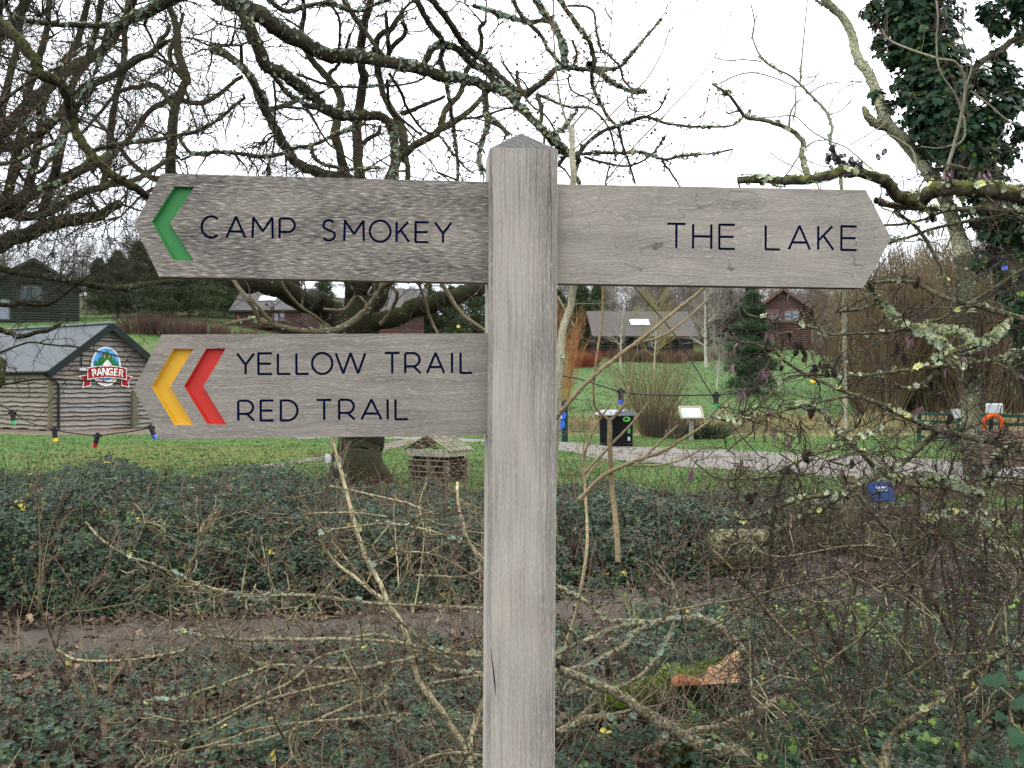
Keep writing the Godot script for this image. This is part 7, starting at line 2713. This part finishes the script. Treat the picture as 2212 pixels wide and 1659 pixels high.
func build_grass() -> void:
	rng.seed = 32
	var xf := []
	var cs := []
	for k in 60000:
		var d := lerpf(13.0, 44.0, pow(rng.randf(), 1.3))
		var x := rnd(-1, 1) * (d * .54 + 1.0)
		if on_road(x, d): continue
		var shed := Vector2((x + 17.0) / 8.5, (d - 44.5) / 3.4).length()
		if shed < .95: continue
		var worn := nz.get_noise_2d(x * .8 + 13, d * .8)
		if worn < -.25 and rng.randf() < .7: continue
		var h := rnd(.03, .075) * (1.0 + .9 * maxf(0, worn))
		if d < 17: h *= 1.8
		var p := on(x, d, -.004)
		xf.append(Transform3D(Basis(UP, rnd(0, TAU)).scaled(Vector3(h * 1.3, h, h * 1.3)), p))
		var y := rnd(.7, 1.25)
		cs.append(Color(.062 * y, .136 * y, .030 * y) if rng.randf() < .86 else Color(.16 * y, .16 * y, .05 * y))
	scatter(self, "grass", M.tuft_mesh, M.grass, xf, cs)
	tag(get_node("grass"), "short winter lawn between the brambles and the shed and road", "grass", "", "stuff")
	# leaves blown over the lawn
	xf = []
	cs = []
	for k in 5200:
		var d := lerpf(14.0, 36.0, rng.randf())
		var x := rnd(-1, 1) * d * .52
		if nz.get_noise_2d(x * .25 + 3, d * .25) < -.12: continue
		var sz := rnd(.06, .11)
		xf.append(Transform3D(Basis.from_euler(Vector3(rnd(-.4, .4), rnd(0, TAU), rnd(-.4, .4))).scaled(Vector3.ONE * sz), on(x, d, .03)))
		var y := rnd(.5, 1.3)
		cs.append(Color(.13 * y, .09 * y, .05 * y))
	scatter(self, "lawn_leaves", M.dead_leaf_mesh, M.dry, xf, cs)
	tag(get_node("lawn_leaves"), "scattered brown leaves lying on the winter lawn", "fallen leaves", "", "stuff")
	# reeds round the pond and straw on its banks
	xf = []
	cs = []
	for k in 9000:
		var a := rnd(0, TAU)
		var far := rnd(.86, 1.16)
		var x := 9.0 + 19.5 * far * cos(a)
		var d := 50.5 + 8.0 * far * sin(a)
		var sc := rnd(.12, .5) * (1.0 + .7 * nz.get_noise_2d(a * 9.0, 3.0))
		if d < 50:
			sc *= .7
			if absf(x - 9.5) < 7.0:
				if rng.randf() < .5: continue
				sc *= .45
		if d < 46.0 and absf(x - 9.5) < 2.6 and rng.randf() < .75: sc *= .45
		if nz.get_noise_2d(x * .4, d * .4) < -.3: continue
		var p := Vector3(x, maxf(hgt(x, -d), -.66) - .02, -d)
		xf.append(Transform3D(Basis(UP, rnd(0, TAU)).scaled(Vector3(sc * .55, sc * 1.25, sc * .55)), p))
		var y := rnd(.65, 1.2)
		cs.append(Color(.34 * y, .265 * y, .14 * y) if rng.randf() < .6 else Color(.15 * y, .16 * y, .06 * y))
	scatter(self, "reeds", M.tuft_mesh, M.grass, xf, cs)
	tag(get_node("reeds"), "straw-coloured reeds fringing the pond on both banks", "reeds", "", "stuff")
	# rank grass on the meadow
	xf = []
	cs = []
	for k in 26000:
		var d := lerpf(59.0, 104.0, rng.randf())
		var x := rnd(-1, 1) * d * .52
		if nz.get_noise_2d(x * .3 + 4, d * .3) < -.25: continue
		var sc := rnd(.06, .16)
		xf.append(Transform3D(Basis(UP, rnd(0, TAU)).scaled(Vector3(sc * 2.2, sc, sc * 2.2)), on(x, d, -.01)))
		var y := rnd(.75, 1.2)
		cs.append(Color(.095 * y, .16 * y, .055 * y) if rng.randf() < .88 else Color(.15 * y, .15 * y, .06 * y))
	scatter(self, "meadow_grass", M.tuft_mesh, M.grass, xf, cs)
	tag(get_node("meadow_grass"), "green meadow grass on the slope across the pond", "grass", "", "stuff")


# ---------------------------------------------------------------- far trees and shrubs
var twig_min := .013


func branchy(tb: TB, p: Vector3, dirv: Vector3, len: float, r: float, lvl: int, col: Color, spread: float, up: float) -> void:
	var n := 4 if lvl < 2 else 6
	var pts := PackedVector3Array([p])
	var rr := PackedFloat32Array([r])
	for i in n:
		dirv = (dirv + rv() * .16 + UP * up).normalized()
		p += dirv * len / n
		pts.append(p)
		rr.append(maxf(r * (1.0 - .8 * (i + 1) / n), twig_min * .55))
		if lvl > 0 and i > 0:
			var kids := 2 if lvl > 1 else 2
			for k in kids:
				var side := rv()
				side = (side - dirv * side.dot(dirv)).normalized()
				branchy(tb, p, (dirv + side * spread).normalized(), len * rnd(.38, .6), maxf(r * (1.0 - .75 * (i + 1) / n) * .6, twig_min), lvl - 1, col, spread, up)
	tb.tube(pts, rr, 3 if lvl < 2 else 5, col)


func make_bare(called: String, label: String, cat: String, sd: int, h: float, r: float, col: Color, twig: Color, spread: float, up: float, group := "") -> Node3D:
	rng.seed = sd
	var o := thing(called, label, cat, Vector3.ZERO, group)
	var tr := TB.new()
	var p := Vector3.ZERO
	var pts := PackedVector3Array([Vector3(0, -.3, 0)])
	var rr := PackedFloat32Array([r * 1.25])
	var forks := []
	var dv := UP
	for i in 12:
		dv = (dv + rv() * .07 + UP * .05).normalized()
		p += dv * h * .9 / 12
		pts.append(p)
		rr.append(r * (1.0 - .92 * (i + 1) / 12.0))
		if i > 1: forks.append([p, r * (1.0 - .9 * (i + 1) / 12.0), i])
	tr.tube(pts, rr, 7, col)
	part(o, "trunk", tr.mesh(), M.far, true)
	var cr := TB.new()
	for f in forks:
		for k in 3:
			var a := rnd(0, TAU)
			var out := Vector3(cos(a), rnd(.35, .9), sin(a)).normalized()
			branchy(cr, f[0], out, h * rnd(.20, .34) * (1.1 - .045 * f[2]), maxf(f[1] * .5, .012), 2, twig, spread, up)
	part(o, "crown", cr.mesh(), M.far, true, "stuff")
	return o


func make_pine(called: String, label: String, sd: int, h: float, w: float, col: Color, n: int, group := "") -> Node3D:
	rng.seed = sd
	var o := thing(called, label, "pine tree", Vector3.ZERO, group)
	var tb := TB.new()
	tb.tube(PackedVector3Array([Vector3(0, -.3, 0), Vector3(.03, h * .5, 0), Vector3(0, h * .97, 0)]), PackedFloat32Array([h * .022, h * .014, .02]), 7, Color(.11, .08, .06))
	part(o, "trunk", tb.mesh(), M.far, true)
	var xf := []
	var cs := []
	for k in n:
		var t := pow(rng.randf(), .8)
		var y := h * (.07 + .93 * t)
		var lobes := .72 + .28 * sin(t * 31.0) 
		var rad := w * 1.35 * (1.0 - pow(t, 1.9) * .93) * lobes * (0.85 + .4 * nz.get_noise_2d(t * 9.0, sd)) * minf(1.0, .6 + t * 3.0)
		var a := rnd(0, TAU)
		rad *= .85 + .35 * nz.get_noise_2d(cos(a) * 2.0 + sd, sin(a) * 2.0 + t * 5.0)
		var q := sqrt(rng.randf())
		var p := Vector3(cos(a) * rad * q, y + rnd(-.1, .1) - .12 * rad * q, sin(a) * rad * q)
		var dv := (Vector3(cos(a), .55, sin(a)) + rv() * .4).normalized()
		var x := dv.cross(UP).normalized()
		var sz := rnd(.25, .5) * (w / 1.7)
		xf.append(Transform3D(Basis(x, dv.cross(x) * -1, dv).scaled_local(Vector3.ONE * sz), p))
		var yv := rnd(.7, 1.3)
		cs.append(Color(col.r * yv, col.g * yv, col.b * yv))
	scatter(o, "crown", M.needle_mesh, M.needle, xf, cs)
	return o


func make_clump(called: String, label: String, cat: String, sd: int, n: int, h: float, w: float, r: float, col: Color, fan: float, kids: int, group := "") -> Node3D:
	rng.seed = sd
	var o := thing(called, label, cat, Vector3.ZERO, group)
	var tb := TB.new()
	for k in n:
		var a := rnd(0, TAU)
		var q := sqrt(rng.randf())
		var p := Vector3(cos(a) * w * .3 * q, -.1, sin(a) * w * .3 * q)
		var dv := (Vector3(cos(a) * q * fan, 1.0, sin(a) * q * fan) + rv() * .10).normalized()
		var pts := PackedVector3Array([p])
		var rr := PackedFloat32Array([r])
		var len := h * rnd(.6, 1.0)
		var y := rnd(.65, 1.25)
		var cc := Color(col.r * y, col.g * y, col.b * y)
		for i in 6:
			dv = (dv + rv() * .07 + Vector3(dv.x, 0, dv.z) * .03).normalized()
			p += dv * len / 6
			pts.append(p)
			rr.append(r * (1.0 - .14 * (i + 1)))
			if kids > 0 and i > 0:
				for j in kids:
					var d2 := (dv + rv() * .55 + UP * .2).normalized()
					var l2 := len * rnd(.15, .35)
					tb.tube(PackedVector3Array([p, p + d2 * l2 * .5, p + (d2 + UP * .12).normalized() * l2]), PackedFloat32Array([r * .5, r * .35, r * .15]), 3, cc)
		tb.tube(pts, rr, 4, cc)
	part(o, "stems", tb.mesh(), M.far, true, "stuff")
	return o


# copies told apart by their place in the row
func by_place(nodes: Array, text: String) -> void:
	var words := ["first", "second", "third", "fourth", "fifth", "sixth", "seventh", "eighth", "ninth", "tenth", "eleventh", "twelfth"]
	nodes.sort_custom(func(a, b): return a.position.x / -a.position.z < b.position.x / -b.position.z)
	for i in nodes.size():
		var far: int = nodes.size() - 1 - i
		nodes[i].set_meta("label", "%s from the %s of the %s" % [words[mini(i, far)], "left" if i <= far else "right", text])


func to_ground(px: float, d: float) -> Vector3:
	var x := (px - 1106.0) / F * d
	return on(x, d)


func build_far_plants() -> void:
	# conifer on the meadow
	var pine := make_pine("pine_tree", "bushy dark green pine standing alone on the meadow before the red-brown cabin", 301, 6.9, 2.2, Color(.10, .16, .085), 4600)
	pine.position = to_ground(1625, 74)
	var w1 := make_clump("willow_bush", "tall brown willow bush of many upright stems just right of the litter bin", "willow", 302, 150, 3.4, 1.0, .014, Color(.15, .105, .06), .52, 1)
	w1.position = to_ground(1408, 40)
	var w2 := make_clump("undergrowth_bush", "low dark bush at the foot of the willow stems beside the bin", "bush", 303, 120, 1.3, 1.6, .012, Color(.075, .06, .045), .9, 2)
	w2.position = to_ground(1450, 39)
	w2 = make_clump("evergreen_bush", "small dark bush round the post of the information lectern", "bush", 304, 110, .7, 1.4, .02, Color(.03, .05, .025), 1.2, 3)
	w2.position = to_ground(1530, 38.5)
	var o1 := make_clump("dogwood_bush", "bright orange-stemmed willow just right of the fingerpost", "bush", 305, 90, 6.2, 1.5, .016, Color(.36, .17, .075), .22, 2)
	o1.position = to_ground(1208, 66)
	o1 = make_clump("dogwood_bush", "low red-stemmed dogwood before the dark cabin", "bush", 306, 320, 1.5, 3.6, .02, Color(.23, .05, .035), .7, 1)
	o1.position = to_ground(1262, 92)
	var h1 := make_clump("hedge_bush", "reddish-brown leafless hedge bush on the hill behind the shed", "bush", 307, 300, 1.7, 4.6, .022, Color(.105, .06, .05), .5, 1, "reddish-brown hedge bushes on the hill behind the shed")
	h1.position = to_ground(300, 88)
	var row := [h1]
	for q in [[350, 88.5], [400, 88], [450, 89], [505, 88], [560, 89]]:
		row.append(dup(h1, to_ground(q[0], q[1]), q[0] * .1))
	by_place(row, "reddish-brown leafless hedge bushes on the hill behind the shed")
	h1 = make_clump("heath_bush", "brown leafless shrub along the foot of the dark cabin", "bush", 308, 260, 1.25, 4.2, .022, Color(.13, .085, .06), .6, 1, "brown shrubs along the foot of the dark cabin")
	h1.position = to_ground(1350, 97)
	row = [h1]
	for q in [[1400, 97], [1455, 96], [1500, 98], [1560, 99], [1790, 103]]:
		row.append(dup(h1, to_ground(q[0], q[1]), q[0] * .1, .9))
	by_place(row, "brown leafless shrubs under the dark cabin")
	# pale birches
	twig_min = .006
	var b1 := make_bare("birch_tree", "pale bare birch with forked limbs between the dark cabin and the pine", "birch tree", 311, 8.2, .15, Color(.40, .38, .32), Color(.27, .245, .20), .75, .03)
	b1.position = to_ground(1524, 92)
	b1 = make_bare("birch_tree", "slim pale birch before the left end of the dark cabin", "birch tree", 312, 7.4, .11, Color(.36, .34, .28), Color(.24, .22, .17), .6, .05)
	b1.position = to_ground(1340, 88)
	b1 = make_bare("birch_tree", "thin yellow-twigged birch before the middle of the dark cabin", "birch tree", 313, 6.6, .09, Color(.36, .33, .22), Color(.26, .22, .09), .5, .08)
	b1.position = to_ground(1412, 86)
	b1 = make_bare("birch_tree", "white slender sapling birch left of the lone pine on the meadow", "birch tree", 314, 3.6, .05, Color(.5, .49, .45), Color(.3, .28, .24), .5, .1)
	b1.position = to_ground(1548, 76)
	b1 = make_bare("birch_tree", "thin pale bare sapling standing behind the shed's roof slope", "birch tree", 315, 3.8, .05, Color(.42, .38, .3), Color(.30, .25, .2), .5, .1)
	b1.position = to_ground(312, 62)
	twig_min = .013
	# brown willows to the right beyond the pond
	var wl := make_clump("willow_tree", "tall brown leafless willow beyond the pond to the right", "willow", 321, 130, 8.6, 3.4, .035, Color(.155, .115, .065), .42, 4, "brown leafless willows beyond the pond to the right")
	wl.position = to_ground(1872, 64)
	wl.scale = Vector3.ONE * .68
	row = [wl]
	for q in [[1910, 61, .85], [1965, 64, 1.0], [2030, 62, 1.1], [2110, 60, 1.1], [2190, 62, 1.15], [1940, 72, 1.1], [2080, 74, 1.25]]:
		row.append(dup(wl, to_ground(q[0], q[1]), q[0] * .7, q[2]))
	by_place(row, "tall brown leafless willows beyond the pond")
	var big := make_bare("broad_willow", "broad grey-brown tree behind the red-brown cabin", "tree", 322, 9.5, .2, Color(.2, .17, .13), Color(.17, .135, .09), .7, .04, "grey-brown trees behind the red-brown cabin")
	big.position = to_ground(1790, 116)
	row = [big]
	for q in [[1845, 112, 1.0], [1900, 118, 1.1], [1960, 110, .95]]:
		row.append(dup(big, to_ground(q[0], q[1]), q[0] * .3, q[2]))
	by_place(row, "broad grey-brown trees behind the red-brown cabin")
	# woodland on the brow: bare trees in three builds
	var protos := []
	var g := "bare grey trees of the woodland on the brow"
	protos.append(make_bare("bare_tree", "bare grey tree in the woodland on the brow", "tree", 331, 9.0, .17, Color(.17, .15, .125), Color(.15, .13, .11), .75, .03, g))
	protos.append(make_bare("bare_tree", "bare grey tree in the woodland on the brow", "tree", 332, 10.5, .18, Color(.19, .17, .14), Color(.165, .145, .12), .6, .06, g))
	protos.append(make_bare("bare_tree", "bare grey tree in the woodland on the brow", "tree", 333, 8.0, .15, Color(.15, .13, .10), Color(.135, .12, .10), .9, .02, g))
	rng.seed = 340
	var first := [true, true, true]
	for k in 190:
		var d := rnd(106, 165)
		var px := rnd(-120, 2330)
		if absf(px - 1692) < 110 and d < 122 or absf(px - 72) < 110 and d < 108: d += 18.0
		if d < 113: d += 10.0
		if k < 45: px = rnd(180, 620)
		elif k < 95: px = rnd(1190, 1800)
		if px > 560 and px < 1180 and rng.randf() < .35: continue
		var j := rng.randi() % 3
		var sc := rnd(.62, .95)
		if first[j]:
			first[j] = false
			protos[j].position = to_ground(px, d)
			protos[j].scale = Vector3.ONE * sc
		else:
			dup(protos[j], to_ground(px, d), rnd(0, TAU), sc)
	# pines among them
	var pg := "dark pines among the trees on the brow"
	var pp := [make_pine("pine_tree", "dark green pine among the bare trees on the brow", 351, 6.6, 3.0, Color(.10, .14, .075), 1500, pg), make_pine("pine_tree", "dark green pine among the bare trees on the brow", 352, 7.4, 2.7, Color(.115, .155, .075), 1500, pg)]
	var spots := [[255, 104, .95], [300, 108, 1.0], [338, 101, .9], [372, 106, 1.1], [410, 110, 1.05], [448, 104, .9], [486, 112, .95], [520, 118, .9], [630, 125, .9], [925, 112, .9], [975, 110, .95], [1030, 114, 1.0], [1250, 108, 1.05], [1290, 114, .9], [1390, 128, 1.05], [1430, 130, .9], [1570, 124, .9], [1625, 121, .95], [1205, 112, .9], [700, 128, .85], [215, 112, .85], [1500, 134, .95]]
	row = []
	for i in spots.size():
		var q: Array = spots[i]
		if i < 2:
			row.append(pp[i])
			pp[i].position = to_ground(q[0], q[1])
			pp[i].scale = Vector3.ONE * q[2]
		else: row.append(dup(pp[i % 2], to_ground(q[0], q[1]), i * 1.3, q[2]))
	by_place(row, "dark green pines among the bare trees on the brow")
	# a distant roof above the brow
	var fr := make_pine("conifer", "grey-green conifer on the skyline behind the left pines", 361, 9.0, 2.6, Color(.045, .065, .04), 1200)
	fr.position = to_ground(430, 140)


func _ready() -> void:
	# ---- camera, sky, light, exposure
	var cam := Camera3D.new()
	cam.name = "camera"
	cam.fov = 40.0
	cam.near = 0.05
	cam.far = 1500.0
	cam.position = Vector3(0, EYE, 0)
	add_child(cam)
	cam.current = true
	var sky := ProceduralSkyMaterial.new()
	sky.sky_top_color = Color(.985, .99, 1.0)
	sky.sky_horizon_color = Color(.60, .63, .67)
	sky.sky_curve = 0.3
	sky.sky_energy_multiplier = 2.35
	sky.ground_bottom_color = Color(.2, .2, .18)
	sky.ground_horizon_color = Color(.55, .58, .6)
	sky.sun_angle_max = 1.0
	var env := Environment.new()
	env.background_mode = Environment.BG_SKY
	env.sky = Sky.new()
	env.sky.sky_material = sky
	env.tonemap_mode = Environment.TONE_MAPPER_LINEAR
	env.tonemap_exposure = 0.60
	env.sdfgi_enabled = true
	env.ssao_enabled = true
	env.ssil_enabled = true
	var we := WorldEnvironment.new()
	we.name = "world"
	we.environment = env
	add_child(we)
	var sun := DirectionalLight3D.new()
	sun.name = "veiled_sun"
	sun.light_energy = 0.35
	sun.light_color = Color(1.0, .975, .94)
	sun.light_angular_distance = 25.0
	sun.shadow_enabled = true
	sun.rotation_degrees = Vector3(-48, 28, 0)
	add_child(sun)

	nz.frequency = 1.0
	nz.seed = 7
	nz.fractal_octaves = 3
	nz2.frequency = 1.0
	nz2.seed = 19
	nz2.fractal_octaves = 2
	make_materials()
	make_small_meshes()

	# ---- the lie of the land
	build_ground()
	build_paths()
	# ---- large things
	build_shed()
	build_cabins()
	build_far_plants()
	build_oak_behind()
	build_left_oak()
	build_ivy_tree()
	build_near_oak()
	build_alder()
	# ---- objects
	await build_fingerpost()
	build_bin()
	build_lectern()
	build_bug_hotel()
	build_post_and_buoys()
	build_timber_fence()
	build_festoon()
	build_fallen_wood()
	# ---- undergrowth
	build_saplings()
	build_low_shrubs()
	build_brambles()
	build_grass()
